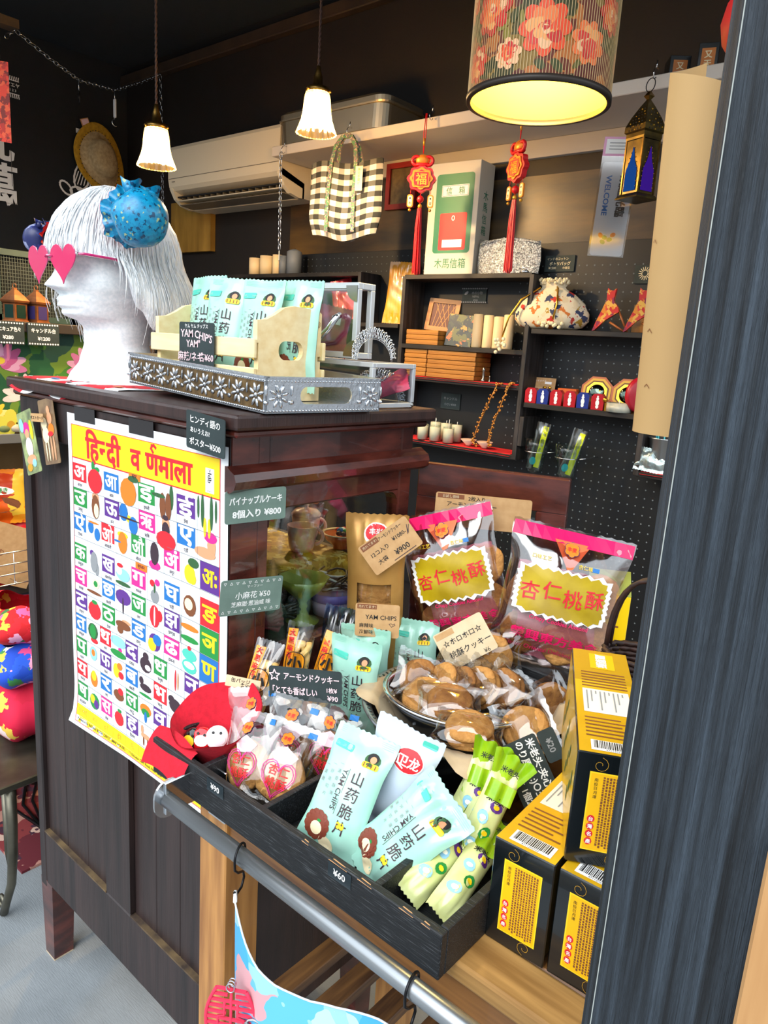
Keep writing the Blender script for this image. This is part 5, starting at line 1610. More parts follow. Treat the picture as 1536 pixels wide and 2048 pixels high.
# inside the cabinet
GCL = M_voronoi('gold_brocade', [(0, '#b8902c'), (.4, '#dcb848'), (.7, '#98781f'), (.88, '#f0da84')], 70, .5)
mb = MB()
mb.surf(lambda u, v: Vector((-1.50 + .535 * u, .70 + .36 * v, 1.0885 + .002 * sin(12 * v) * u)) if u < .93 else Vector((-.967 + .003 * sin(20 * v), .70 + .36 * v, 1.0885 - (u - .93) / .07 * (.045 + .025 * sin(7 * v)))), 30, 24, GCL)
tag(mb.build('shelf_cloth'), 'gold brocade cloth covering the upper shelf inside the cabinet', 'cloth')
PORC = M('pink_painted_porcelain', '#e2a0a8', .25, col2='#f0d9d4', vs=40, coat=.6)
def mug(x, y, label, lid):
    t = thing('porcelain_mug', label, 'mug', Matrix.Translation((x, y, 1.0915)) @ Matrix.Rotation(R(40), 4, 'Z'), 'porcelain mugs in the cabinet')
    mb = MB(); mb.lathe([(.0001, 0), (.022, 0), (.026, .01), (.031, .052), (.029, .052), (.024, .010), (.0001, .006)], PORC, 28); mb.build('body', t)
    mb = MB(); mb.tube([(.028 + .014 * sin(R(a)), 0, .030 + .016 * cos(R(a))) for a in range(0, 181, 15)], .0036, PORC, 8); mb.build('handle', t)
    if lid:
        mb = MB(); mb.lathe([(.032, .053), (.032, .056), (.024, .064), (.006, .068), (.004, .071), (.006, .075), (.0001, .078)], PORC, 28); mb.build('lid', t)
mug(-1.040, .985, 'pink flowered porcelain mug without lid on the gold cloth', False)
mug(-1.100, 1.052, 'pink flowered porcelain mug with a domed lid on the gold cloth', True)
t = thing('candy_bowl', 'orange footed bowl of wrapped candies on the gold cloth', 'bowl', Matrix.Translation((-1.005, 1.062, 1.0915)))
ORP = M('orange_porcelain', '#c4572a', .25, coat=.6)
mb = MB(); mb.lathe([(.0001, 0), (.016, 0), (.017, .006), (.030, .016), (.038, .030), (.036, .030), (.028, .018), (.0001, .010)], ORP, 32); mb.build('bowl', t)
mb = MB(); mb.lathe([(.036, .0295), (.0405, .031), (.0405, .033), (.035, .032)], M('cream_rim', '#e9dcc4', .3), 32); mb.build('rim', t)
r = random.Random(4)
for k in range(11):
    mb = MB(); a = r.uniform(0, 6.28); q = r.uniform(0, .022)
    mt = (RED, WHITE, GREEN, PLUM, BLUE)[k % 5]
    mb.ball((0, 0, 0), (.0075, .006, .0055), mt, 8, 6)
    tag(mb.build('wrapped_candy', None, Matrix.Translation((-1.005 + q * cos(a), 1.062 + q * sin(a), 1.1225 + .006 * (1 - q / .022) + .001 * k * .3)) @ Matrix.Rotation(a, 4, 'Z')), 'tiny wrapped candy heaped in the orange footed bowl in the cabinet', 'candy', 'wrapped candies in the orange bowl')
GRG = M('green_pressed_glass', '#8f9c3e', .12, trans=.25, col2='#c2cc68', vs=20)
t = thing('glass_goblet', 'green pressed glass goblet on the lower cabinet shelf', 'goblet', Matrix.Translation((-.915, .875, 1.004)))
mb = MB(); mb.lathe([(.0001, 0), (.030, 0), (.031, .003), (.012, .012), (.007, .025), (.010, .030), (.007, .036), (.012, .044), (.036, .066), (.046, .085), (.044, .085), (.032, .066), (.008, .048), (.0001, .047)], GRG, 36, wob=lambda a, z: 1 + .05 * sin(9 * a) * (z / .085)); mb.build('glass', t)
LAV = M('lavender_plastic', '#c9b4dc', .4); LAV2 = M('violet_plastic', '#7a6cc8', .4)
t = thing('lavender_tub', 'round lavender tub with a violet rim on the lower cabinet shelf', 'tub', Matrix.Translation((-.915, .952, 1.004)))
mb = MB(); mb.lathe([(.0001, 0), (.036, 0), (.042, .036), (.040, .036), (.0001, .004)], LAV, 36); mb.build('body', t)
mb = MB(); mb.lathe([(.0415, .028), (.0435, .030), (.0445, .045), (.0425, .045), (.041, .03)], LAV2, 36); mb.build('rim', t)
mb = MB()
f = lambda a, b: Vector((.0415 * cos(-.8 + a), .0415 * sin(-.8 + a), b))
for (a, b, m) in ((.2, .018, MAGENTA), (.45, .012, BLUE)):
    mb.ell(a - .08, b, .09, .005, m, f, 8, .5); mb.ell(a + .08, b, .09, .005, m, f, 8, -.5)
mb.build('bow_print', t)
HT = M('black_cord', '#15161a', .5)
for k in range(10):
    mb = MB(); a = r.uniform(0, 6.28)
    mb.tube([(.030 * cos(a + .5 * i) * (1 - .03 * i), .028 * sin(a + .5 * i), .046 + .005 * k * .6 + .012 * sin(i * .6 + k)) for i in range(10)], .0022, HT if k % 3 else M('white_cord', '#d8dadc', .5), 6)
    tag(mb.build('hair_tie', None, Matrix.Translation((-.915, .952, 1.004))), 'black or white looped hair tie tangled in the lavender tub', 'hair tie', 'hair ties in the lavender tub')
GLAS = M('dark_glossy_trinket', '#1b1f1e', .2)
for k, (x, y, m, lab) in enumerate(((-.93, .80, M('wine_ribbon', '#8a2a3a', .4), 'bundle of dark red ribbon hair ties beside the goblet in the cabinet'), (-.95, .86, GLAS, 'bundle of black glossy hair ties behind the goblet in the cabinet'))):
    mb = MB()
    for q in range(6):
        a = q * 1.1
        mb.tube([(.032 * cos(.63 * i + a) * (1 + .15 * sin(q)), .022 * sin(.63 * i + a), .008 + .006 * q + .008 * sin(i * .9 + q)) for i in range(10)], .005, m, 7, True)
    tag(mb.build('ribbon_bundle', None, Matrix.Translation((x, y, 1.0035))), lab, 'hair ties')
# ------------------------------------------------------------------ lamps
CORD = M('brown_twisted_cord', '#4a342c', .7)
BULB = M('glowing_bulb', '#ffe2a0', .4, emit=26)
def glow_glass():
    m = bpy.data.materials.new('amber_pressed_glass')
    m.use_nodes = True
    nt = m.node_tree
    nt.nodes.remove(nt.nodes['Principled BSDF'])
    out = nt.nodes['Material Output']
    a = nt.nodes.new('ShaderNodeBsdfTranslucent'); a.inputs['Color'].default_value = lin('#fff0c4')
    b = nt.nodes.new('ShaderNodeBsdfTransparent'); b.inputs['Color'].default_value = lin('#ffefc8')
    g = nt.nodes.new('ShaderNodeBsdfGlossy'); g.inputs['Roughness'].default_value = .08
    m1 = nt.nodes.new('ShaderNodeMixShader'); m1.inputs['Fac'].default_value = .45
    m2 = nt.nodes.new('ShaderNodeMixShader'); m2.inputs['Fac'].default_value = .14
    nt.links.new(a.outputs[0], m1.inputs[1]); nt.links.new(b.outputs[0], m1.inputs[2])
    nt.links.new(m1.outputs[0], m2.inputs[1]); nt.links.new(g.outputs[0], m2.inputs[2])
    nt.links.new(m2.outputs[0], out.inputs['Surface'])
    return m
GLOWG = glow_glass()
def pendant(x, y, z, label):
    t = thing('pendant_lamp', label, 'pendant lamp', Matrix.Translation((x, y, z)), 'pendant lamps of pressed glass')
    mb = MB()
    for ph in (0, PI):
        mb.tube([(.0022 * cos(i * 1.1 + ph), .0022 * sin(i * 1.1 + ph), .185 + (2.88 - z - .185) * i / 110) for i in range(111)], .0024, CORD, 5)
    mb.build('cord', t)
    mb = MB(); mb.lathe([(.0001, .190), (.006, .188), (.009, .172), (.013, .160), (.015, .135), (.034, .128), (.037, .118), (.034, .113), (.0001, .112)], BRASS, 24)
    for k in range(3):
        a = 2.1 * k + .5; mb.ball((.040 * cos(a), .040 * sin(a), .118), .0045, BRASS, 8, 6)
    mb.build('socket', t)
    mb = MB()
    prof = [(.030, .118), (.036, .112), (.038, .098), (.040, .080), (.043, .060), (.047, .040), (.053, .020), (.060, .004), (.061, 0), (.058, .001), (.051, .018), (.045, .038), (.041, .060), (.038, .085), (.035, .108)]
    mb.lathe(prof, GLOWG, 40, None, False, wob=lambda a, zz: 1 + .05 * sin(10 * a + (zz * 190)) * sin(10 * a - zz * 190))
    for i in range(40):
        a = 2 * PI * i / 40; mb.ball((.0605 * cos(a), .0605 * sin(a), .001), .0024, GLOWG, 6, 4)
    mb.build('glass_shade', t)
    mb = MB(); mb.ball((0, 0, .062), (.020, .020, .028), BULB, 16, 10); mb.build('bulb', t)
    l = bpy.data.lights.new('bulb_light', 'POINT'); l.energy = 36.0; l.color = (1, .68, .34); l.shadow_soft_size = .03
    lo = bpy.data.objects.new('bulb_light', l); C.objects.link(lo); lo.location = (x, y, z + .02)
    return t
pendant(-2.287, 1.448, 2.030, 'small lit pressed-glass pendant lamp on a brown cord, in front of the air conditioner end')
pendant(-1.790, 1.688, 2.126, 'small lit pressed-glass pendant lamp on a brown cord, beside the aluminium container')

# big drum lamp with printed roses
t = thing('drum_lamp', 'large drum lamp shade printed with red and orange roses under fine bamboo sticks', 'pendant lamp', Matrix.Translation((-.780, 1.292, 1.955)))
SHADE = M_voronoi('rose_print', [(0, '#6b2a14'), (.2, '#4c4416'), (.36, '#9a4a1c'), (.5, '#5a1a10'), (.64, '#8a6a24'), (.8, '#3a3a14'), (.9, '#b86a2c')], 26, .6)
SHIN = M('yellow_shade_lining', '#e8cf3a', .7)
mb = MB(); rS, hS = .128, .235
mb.lathe([(rS, 0), (rS * .99, hS)], SHADE, 80); mb.lathe([(rS - .0025, .001), (rS * .99 - .0025, hS)], SHIN, 80)
def drum(o):
    return lambda u, v: Vector(((rS + o) * cos(u / rS), (rS + o) * sin(u / rS), v))
r = random.Random(12)
ROSES = [M('rose_petal_%d' % k, c, .55) for k, c in enumerate(('#c81e18', '#e8481c', '#f0763a', '#f4a25c', '#d83024', '#f2b98a'))]
LEAFS = [M('rose_leaf_%d' % k, c, .6) for k, c in enumerate(('#5d5a1e', '#8a7d2c', '#3c4318'))]
cy_ = R(-61) * rS
for k in range(30):
    u, v = cy_ + r.uniform(-.24, .24), r.uniform(.02, hS - .02)
    mb.ell(u, v, r.uniform(.008, .016), r.uniform(.004, .008), LEAFS[k % 3], drum(.0004), 10, r.uniform(0, 3))
for (u, v, s, q) in ((.005, .080, .046, 1), (-.095, .120, .042, 0), (.085, .065, .036, 2), (.060, .175, .044, 3), (-.03, .185, .040, 1), (-.13, .045, .032, 4), (.135, .12, .034, 0), (-.17, .16, .04, 1), (-.055, .045, .026, 5), (.16, .19, .03, 4), (-.21, .08, .035, 2), (.20, .06, .03, 1)):
    for ring, (n, d, pr) in enumerate(((8, .78, .36), (7, .52, .32), (5, .28, .26), (3, .10, .18))):
        for p in range(n):
            a = 2 * PI * p / n + ring * .5 + v * 20
            mb.ell(cy_ + u + s * d * .8 * cos(a), v + s * d * .8 * sin(a), s * pr, s * pr * .8, ROSES[(q + ring + p * (ring % 2)) % 6], drum(.0006 + .0002 * ring + .00004 * p), 10, a)
mb.build('shade', t)
STK = M('pale_bamboo_stick', '#c8ab78', .5)
mb = MB()
for k in range(150):
    a = 2 * PI * k / 150
    mb.box(rS + .0016, rS + .0022, -.00045, .00045, .008, hS, STK, 0, Matrix.Rotation(a, 4, 'Z'))
mb.build('bamboo_sticks', t)
mb = MB(); mb.lathe([(rS - .004, 0), (rS + .004, 0), (rS + .004, .010), (rS - .004, .010), (rS - .004, 0)], M('black_shade_rim', '#2a211a', .5), 80); mb.build('rim', t)
mb = MB(); mb.lathe([(rS - .004, hS), (rS + .004, hS), (rS + .004, hS + .01), (rS - .004, hS + .01)], M('black_top_rim', '#1c1714', .5), 80); mb.build('top_rim', t)
mb = MB(); mb.ball((0, 0, .15), (.03, .03, .04), BULB, 16, 10); mb.tube([(0, 0, .19), (0, 0, 2.88 - 1.955)], .004, CORD, 8); mb.build('bulb_and_cord', t)
l = bpy.data.lights.new('drum_light', 'POINT'); l.energy = 20.0; l.color = (1, .78, .34); l.shadow_soft_size = .04
lo = bpy.data.objects.new('drum_light', l); C.objects.link(lo); lo.location = (-.780, 1.292, 2.08)

# ------------------------------------------------------------------ air conditioner
IVORY = M('ivory_plastic', '#ddd2b8', .4); IVORYD = M('grey_louvre', '#6b655a', .45); SLOTM = M('dark_vent', '#0b0d10', .7)
t = thing('air_conditioner', 'ivory wall-mounted air conditioner with its louvre open', 'air conditioner', Matrix.Translation((-3.24, 2.345, 2.09)))
def extr(mb, prof, x0, x1, mat):
    n = len(prof)
    vs = [(x0, p[0], p[1]) for p in prof] + [(x1, p[0], p[1]) for p in prof]
    tri = [tuple(q) for q in tessellate_polygon([[Vector((p[0], p[1], 0)) for p in prof]])]
    mb.add(vs, tri + [tuple(n + i for i in reversed(q)) for q in tri] + [(i, n + i, n + (i + 1) % n, (i + 1) % n) for i in range(n)], mat)
mb = MB(); extr(mb, [(0, 0), (0, .268), (-.20, .268), (-.222, .260), (-.230, .245), (-.232, .120), (-.226, .085), (-.212, .070), (-.10, .040), (-.10, 0)], 0, .79, IVORY)
for x in (0, .768):
    extr(mb, [(-.09, 0), (-.12, .0), (-.165, .010), (-.200, .035), (-.224, .078), (-.222, .10), (-.09, .06)], x, x + .022, IVORY)
mb.box(.004, .786, -.2328, -.231, .118, .1205, IVORYD); mb.box(.03, .055, -.2328, -.232, .104, .107, IVORYD)
mb.build('body', t)
mb = MB(); mb.box(.023, .767, -.195, -.101, .030, .036, SLOTM, 0, Matrix.Translation((0, 0, .012)))
for k in range(16):
    mb.box(.05 + k * .045, .053 + k * .045, -.190, -.12, .028, .05, IVORYD)
mb.build('vent', t)
mb = MB(); mb.box(.025, .765, -.19, -.115, 0, .004, IVORY, .001, Matrix.Translation((0, -.01, .038)) @ Matrix.Rotation(R(4), 4, 'X')); mb.build('louvre', t)
mb = MB(); mb.box(.025, .765, -.205, -.13, 0, .004, IVORYD, .001, Matrix.Translation((0, .02, -.012)) @ Matrix.Rotation(R(-6), 4, 'X')); mb.build('louvre', t)

# ------------------------------------------------------------------ white shelf and what hangs from it
SHW = M('white_shelf_board', '#c9c3bb', .5)
t = thing('wall_shelf', 'long white wall shelf running along the back wall to the post', 'shelf', Matrix.Translation((-2.44, 2.349, 2.213)))
mb = MB(); mb.box(0, 2.9, -.285, 0, 0, .036, SHW, .002); mb.build('board', t)
mb = MB(); mb.box(.01, 2.9, -.022, 0, -.058, -.0005, SHW, .001); mb.build('ledger', t)
def hook(x, y, z, label, s=1.0):
    mb = MB(); mb.tube([(0, .012, 0), (0, 0, .0), (0, -.010, -.006), (0, -.014, -.016), (0, -.010, -.026), (0, -.002, -.028), (0, .004, -.022)], .0016, CHROME, 7)
    mb.tube([(0, .002, .018), (0, 0, 0)], .0016, CHROME, 7)
    tag(mb.build('wire_hook', None, Matrix.Translation((x, y, z)) @ Matrix.Scale(s, 4)), label, 'hook', 'wire hooks on the white shelf')
for x, lab in ((-2.352, 'small wire hook on the shelf edge holding the chain'), (-2.003, 'small wire hook on the shelf edge holding the checked tote'), (-1.630, 'small wire hook on the shelf edge holding the square-on red charm'), (-1.268, 'small wire hook on the shelf edge holding the side-on red charm'), (-.890, 'small wire hook on the shelf edge holding the metal lantern')):
    hook(x, 2.052, 2.262 if x > -2.3 else 2.24, lab)
def chain(pts, r, w, label, group=None, mat=CHROME):
    """links strung along a path"""
    mb = MB()
    pts = [Vector(p) for p in pts]
    d = 0; k = 0; L = .022 * w
    segs = list(zip(pts, pts[1:]))
    for a, b in segs:
        n = max(1, int((b - a).length / L))
        u = (b - a).normalized()
        side = u.cross(Vector((0, 0, 1)))
        side = side.normalized() if side.length > .05 else Vector((1, 0, 0))
        other = u.cross(side).normalized()
        for i in range(n):
            c = a + (b - a) * (i + .5) / n
            s = side if k % 2 else other
            k += 1
            mb.tube([c + u * (L * .66 * cos(2 * PI * q / 12)) + s * (L * .27 * sin(2 * PI * q / 12)) for q in range(12)], r, mat, 5, True)
    return tag(mb.build('metal_chain'), label, 'chain', group)
chain([(-2.352, 2.036, 2.212), (-2.345, 2.036, 1.853)], .0015, 1.0, 'vertical metal chain hanging from the left end of the white shelf')
mb = MB(); mb.tube([(-2.345, 2.036, 1.85 - .003 * k) for k in range(14)], [.0035 if k % 2 else .0022 for k in range(14)], STEEL, 8); tag(mb.build('chain_spring'), 'short steel spring clipped to the bottom of the vertical chain', 'spring')
SW = [(-2.969, 1.273, 2.488), (-3.0, 1.323, 2.534), (-3.11, 1.50, 2.515), (-3.22, 1.675, 2.507), (-3.378, 1.927, 2.564), (-3.506, 2.131, 2.673), (-3.62, 2.33, 2.79)]
chain(SW, .0018, 1.25, 'long silver chain swagged across the corner of the ceiling')
chain([(-3.622, 2.318, 2.78), (-3.60, 2.318, 2.05)], .0016, 1.15, 'vertical silver chain hanging down the back wall corner')
mb = MB(); mb.box(-3.03, -2.98, .6, 1.33, 2.535, 2.565, M('old_beam', '#4a3a26', .6, col2='#2c2218', vs=8)); mb.tube([(-3.0, 1.323, 2.55), (-3.0, 1.325, 2.528)], .002, CHROME, 6); tag(mb.build('hanging_batten'), 'short brown wooden batten under the ceiling carrying the silver chain', 'batten')
mb = MB(); mb.tube([(0, 0, .06), (0, 0, .02)], .0018, CHROME, 6); mb.tube([(.028 * cos(R(a)), -.012 * cos(R(a)), -.012 + .028 * sin(R(a))) for a in range(170, -60, -15)], .0026, WIRE, 7); tag(mb.build('hanger_hook', None, Matrix.Translation((-3.218, 1.672, 2.447))), 'empty black hook hanging from the middle of the swagged chain', 'hook')
mb = MB(); mb.tube([(0, 0, .055), (0, 0, .03)], .0015, CHROME, 6); mb.box(-.007, .007, -.004, .004, -.03, .032, M('white_swivel', '#c8ccd0', .3), .003); mb.tube([(.0, .011 * cos(R(a)), -.045 + .011 * sin(R(a))) for a in range(90, 330, 20)], .002, CHROME, 6); tag(mb.build('swivel_hook', None, Matrix.Translation((-3.377, 1.924, 2.485)) @ Matrix.Scale(1.3, 4)), 'white swivel hook hanging from the swagged chain near the wall', 'hook')
ORB = M_voronoi('orange_red_print', [(0, '#d8381c'), (.3, '#b02414'), (.5, '#e0582c'), (.8, '#7a1c10')], 60, .6)
t = thing('hanging_scroll', 'narrow orange-red printed hanging hung on the silver chain at the far left', 'hanging', Matrix.Translation((-2.952, 1.248, 2.41)) @ Matrix.Rotation(R(50), 4, 'Z'))
mb = MB(); mb.surf(lambda u, v: Vector((-.05 + .075 * u, .006 * sin(4 * u), -.265 * v - .01 * u)), 8, 10, ORB); mb.build('cloth', t)
mb = MB(); mb.tube([(0, 0, .07), (-.005, 0, .03), (-.002, 0, .0)], .0014, WIRE, 6); mb.tube([(.02, 0, -.27), (.02, 0, -.42)], .001, WIRE, 5); mb.build('string', t)

# checked tote bag
CK1, CK2, CK3, CK4 = M('black_check', '#121517', .85), M('dark_grey_check', '#4d4e4c', .85), M('white_check', '#cfc8bb', .85), M('light_grey_check', '#8a847a', .85)
t = thing('tote_bag', 'black and white checked cotton tote bag hanging from the white shelf', 'bag', Matrix.Translation((-1.962, 2.005, 1.872)) @ Matrix.Rotation(R(14), 4, 'Z'))
def tcheck(i, j):
    a, b = (i // 5) % 2, (j // 3) % 2
    return CK1 if (b and a) else (CK2 if b else (CK4 if a else CK3))
mb = MB()
def tote(u, v, s):
    w = .150 * (.88 + .12 * min(1, v * 4)) * (1 - .03 * v)
    th = .030 * sin(PI * min(1, max(.0, u))) ** .5 * (1 - .55 * v) * min(1, .35 + v * 4)
    zb = .016 * (2 * abs(u - .5)) ** 3 + .008 * sin(9 * u)
    return Vector(((u - .5) * 2 * w, -s * th - s * .003 * sin(14 * u + 6 * v), zb * (1 - v) + v * (.258 + .008 * sin(8 * u))))
mb.surf(lambda u, v: tote(u, v, 1), 60, 42, CK3, cellmat=tcheck)
mb.surf(lambda u, v: tote(1 - u, v, -1), 60, 42, CK3, cellmat=tcheck)
mb.build('body', t)
STRAP = M_voronoi('woven_strap', [(0, '#3a6a48'), (.45, '#7a5a62'), (.7, '#3a4464'), (.88, '#b0a488')], 260, .8)
for s in (1, -1):
    mb = MB()
    pts = [(-.055, -s * .034, .02), (-.053, -s * .036, .14), (-.05, -s * .024, .255), (-.042, -s * .012, .31), (-.018, -s * .004, .345), (.012, -s * .004, .345), (.038, -s * .012, .31), (.05, -s * .024, .25)] + ([(.052, -s * .035, .14), (.054, -s * .034, .02)])
    for (a, b) in zip(pts, pts[1:]):
        dx = .011
        hz = Vector(b) - Vector(a)
        nx = Vector((hz.z, 0, -hz.x)).normalized() * .0072
        q = [Vector(a) - nx, Vector(a) + nx, Vector(b) + nx, Vector(b) - nx]
        mb.add(q + [p + Vector((0, -s * .002, 0)) for p in q], [(0, 1, 2, 3), (7, 6, 5, 4), (0, 4, 5, 1), (2, 6, 7, 3)], STRAP)
    mb.build('handle', t)
mb = MB(); mb.box(.058, .086, -.037, -.0355, .155, .235, M('cream_hang_tag', '#d8c79a', .8)); mb.vtext('綿の手提げ', .072, .23, .010, BLACKP, front(-.0376)); mb.build('hang_tag', t)

# red good-luck charms
CHR = M('red_lucky_satin', '#d4141c', .4); CHO = M('orange_gold_embroidery', '#f08a28', .4, .4)
CHG = M('gold_charm', '#e0a030', .3, .6)
def charm(x, yaw, label):
    t = thing('lucky_charm', label, 'charm', Matrix.Translation((x, 2.020, 2.058)) @ Matrix.Rotation(R(yaw), 4, 'Z'), 'red good-luck charms on the white shelf')
    mb = MB(); mb.tube([(0, .004, .19), (-.003, 0, .13), (0, 0, .068)], .0016, CHR, 6); mb.tube([(.003, .004, .19), (.004, 0, .13), (0, 0, .068)], .0016, CHR, 6); mb.tube([(0, 0, .115), (0, 0, .092)], .0035, CHG, 8); mb.build('cord', t)
    mb = MB()
    pts = []
    for k in range(40):
        a = 2 * PI * k / 40
        q = .045 + .0035 * cos(8 * a)
        pts.append((q * cos(a), -.010 + q * .90 * sin(a)))
    slab(mb, pts, -.009, .009, CHR)
    slab(mb, [(p[0] * .80, -.002 + p[1] * .80) for p in pts], -.0125, .0125, CHO)
    slab(mb, [(p[0] * .62, -.004 + p[1] * .62) for p in pts], -.0145, .0145, CHR)
    for s in (-1, 1):
        mb.tube([(s * (.020 + .014 * cos(R(a))), -.004, .045 + .013 * sin(R(a))) for a in range(0, 360, 24)], .0055, CHR, 7, True)
    mb.ball((0, 0, .048), (.024, .012, .018), CHO, 14, 8); mb.ball((0, 0, .034), (.030, .012, .008), CHR, 14, 8)
    for s in (-1, 1):
        f = (lambda a, b: Vector((a, -.0152, b))) if s < 0 else (lambda a, b: Vector((-a, .0152, b)))
        mb.text('福', 0, -.012, .038, CHG, f, bold=.02)
        mb.line([(-.025, .010), (-.025, -.036), (.025, -.036), (.025, .010), (-.025, .010)], .0016, CHG, f)
    mb.build('emblem', t)
    for s in (-1, 1):
        mb = MB(); mb.tube([(s * .033, 0, -.042), (s * .034, 0, -.056)], .001, CHR, 5)
        slab(mb, rrect(.020, .040, .007, 3, s * .034, -.078), -.003, .003, CHO); slab(mb, rrect(.013, .032, .005, 3, s * .034, -.078), -.0036, .0036, CREAM)
        mb.text('吉', s * .034, -.085, .010, BLACKP, front(-.004), bold=.02); mb.ell(s * .034, -.070, .003, .003, BLACKP, front(-.004), 8)
        mb.ball((s * .034, 0, -.106), .005, CHG, 8, 6); mb.build('side_tag', t)
    mb = MB(); mb.tube([(0, 0, -.05), (0, 0, -.20)], .0012, CHR, 5); mb.ball((0, 0, -.072), .0115, CHR, 14, 10); mb.ball((0, 0, -.094), (.007, .007, .008), CHG, 10, 8); mb.build('bead', t)
    mb = MB()
    rr_ = random.Random(int(-x * 100))
    for k in range(46):
        a = rr_.uniform(0, 6.28); q = rr_.uniform(.002, .010)
        mb.tube([(q * .6 * cos(a), q * .6 * sin(a), -.100), (q * cos(a) * 1.1, q * sin(a) * 1.1, -.16), (q * cos(a) * 1.5 + .003, q * sin(a) * 1.5, -.298 - rr_.uniform(0, .014))], .0017, CHR, 4, cap=False)
    mb.build('tassel', t)
charm(-1.630, 32, 'red and gold good-luck charm hanging square-on in front of the mailbox carton')
charm(-1.266, -25, 'red and gold good-luck charm turned edge-on, right of the mailbox carton')

# welcome sign, metal lantern
t = thing('welcome_sign', 'white plastic WELCOME sign hanging sideways in its packet from the shelf', 'sign', pose((-.985, 2.085, 1.795), 22, 0, 2))
PLW = M('white_plastic_sign', '#cfcfd2', .35)
mb = MB(); slab(mb, rrect(.090, .250, .008, 4, 0, .128), 0, .003, PLW); f = front(-.0006)
mb.text('WELCOME', -.022, .165, .021, BLUE, f, rot=-PI / 2, bold=.03, sx=1.05); 
mb.text('歓迎光臨', .020, .165, .028, BLACKP, f, rot=-PI / 2, bold=.05)
for (a, b) in ((-.022, .058), (-.010, .052), (.004, .047), (-.014, .040), (.012, .06)):
    mb.ell(a, b, .008, .006, (GREEN, RED, ORANGE, GREEN, GREEN)[int(abs(a) * 1000) % 5], front(-.0008), 10, a * 40)
mb.build('panel', t)
mb = MB(); slab(mb, [(-.050, 0), (.050, 0), (.050, .268), (-.050, .268)], -.003, -.0028, M_clear('sign_packet', '#f6f6f6', .12, .1)); mb.build('packet', t)
mb = MB(); mb.box(-.05, .05, -.002, 0, .268, .318, M('pink_header', '#e2a6c8', .6)); mb.rect(-.043, .274, .043, .312, WHITE, front(-.0026))
for k in range(3):
    mb.rect(-.034, .285 + k * .008, .034 - k * .008, .287 + k * .008, GREYINK, front(-.003))
mb.ell(.035, .305, .004, .004, STEEL, front(-.003)); mb.build('header_card', t)
LANM = M('dark_pierced_brass', '#3a3222', .35, .9, col2='#6b5a2c', vs=20); LANB = M('blue_pressed_glass', '#0e48a8', .9, spec=.05); LANP = M('purple_pressed_glass', '#4a1fa0', .9, spec=.05)
t = thing('metal_lantern', 'Moroccan style pierced metal lantern with blue and purple glass hanging from the shelf', 'lantern', Matrix.Translation((-.890, 2.030, 1.931)) @ Matrix.Rotation(R(68), 4, 'Z') @ Matrix.Scale(.97, 4))
def sq(mb, secs, mat, T=None):
    vs = []
    for (h, z) in secs:
        vs += [(-h, -h, z), (h, -h, z), (h, h, z), (-h, h, z)]
    fs = [(4 * i + k, 4 * i + (k + 1) % 4, 4 * i + 4 + (k + 1) % 4, 4 * i + 4 + k) for i in range(len(secs) - 1) for k in range(4)]
    mb.add(vs, fs + [(3, 2, 1, 0), tuple(4 * (len(secs) - 1) + k for k in range(4))], mat, False, T)
mb = MB(); sq(mb, [(.041, 0), (.040, .004), (.033, .012), (.030, .014)], LANM); mb.build('base', t)
mb = MB(); sq(mb, [(.030, .014), (.031, .150)], LANM)
for k in range(4):
    Tk = Matrix.Rotation(k * PI / 2, 4, 'Z')
    mb.box(-.0325, -.028, -.0325, -.028, .014, .152, BRASS, 0, Tk)
    g = (LANP, LANB)[k % 2]
    mb.poly([(-.022, .020), (.022, .020), (.020, .075), (.009, .098), (.002, .128), (0, .134), (-.002, .128), (-.009, .098), (-.020, .075)], g, front(-.0318), Tk)
    for j in range(9):
        for sx in (-1, 1):
            mb.ball((sx * (.022 if j < 4 else .022 - (j - 3) * .0036), -.0315, .03 + j * .0125), .0016, GOLD, 6, 4, Tk)
mb.build('body', t)
mb = MB(); sq(mb, [(.032, .152), (.0335, .158), (.033, .168), (.0375, .172), (.037, .186), (.028, .210), (.014, .238), (.006, .252), (.004, .256)], LANM)
for k in range(4):
    Tk = Matrix.Rotation(k * PI / 2, 4, 'Z')
    for j in range(7):
        for i in range(-2, 3):
            z = .175 + j * .009; h = .0375 if z < .186 else .0375 - (z - .186) * .44
            if abs(i * .0105) < h * .85:
                mb.ball((i * .0105 + (.004 if j % 2 else 0), -h, z), (.0022, .0018, .0022), GOLD if (i + j) % 3 == 0 else BLACKP, 6, 4, Tk)
mb.build('dome', t)
mb = MB(); sq(mb, [(.003, .254), (.010, .264), (.003, .276)], BRASS); mb.tube([(.0, .016 * cos(R(a)), .292 + .017 * sin(R(a))) for a in range(0, 360, 20)], .0014, WIRE, 6, True); mb.build('hanging_ring', t)

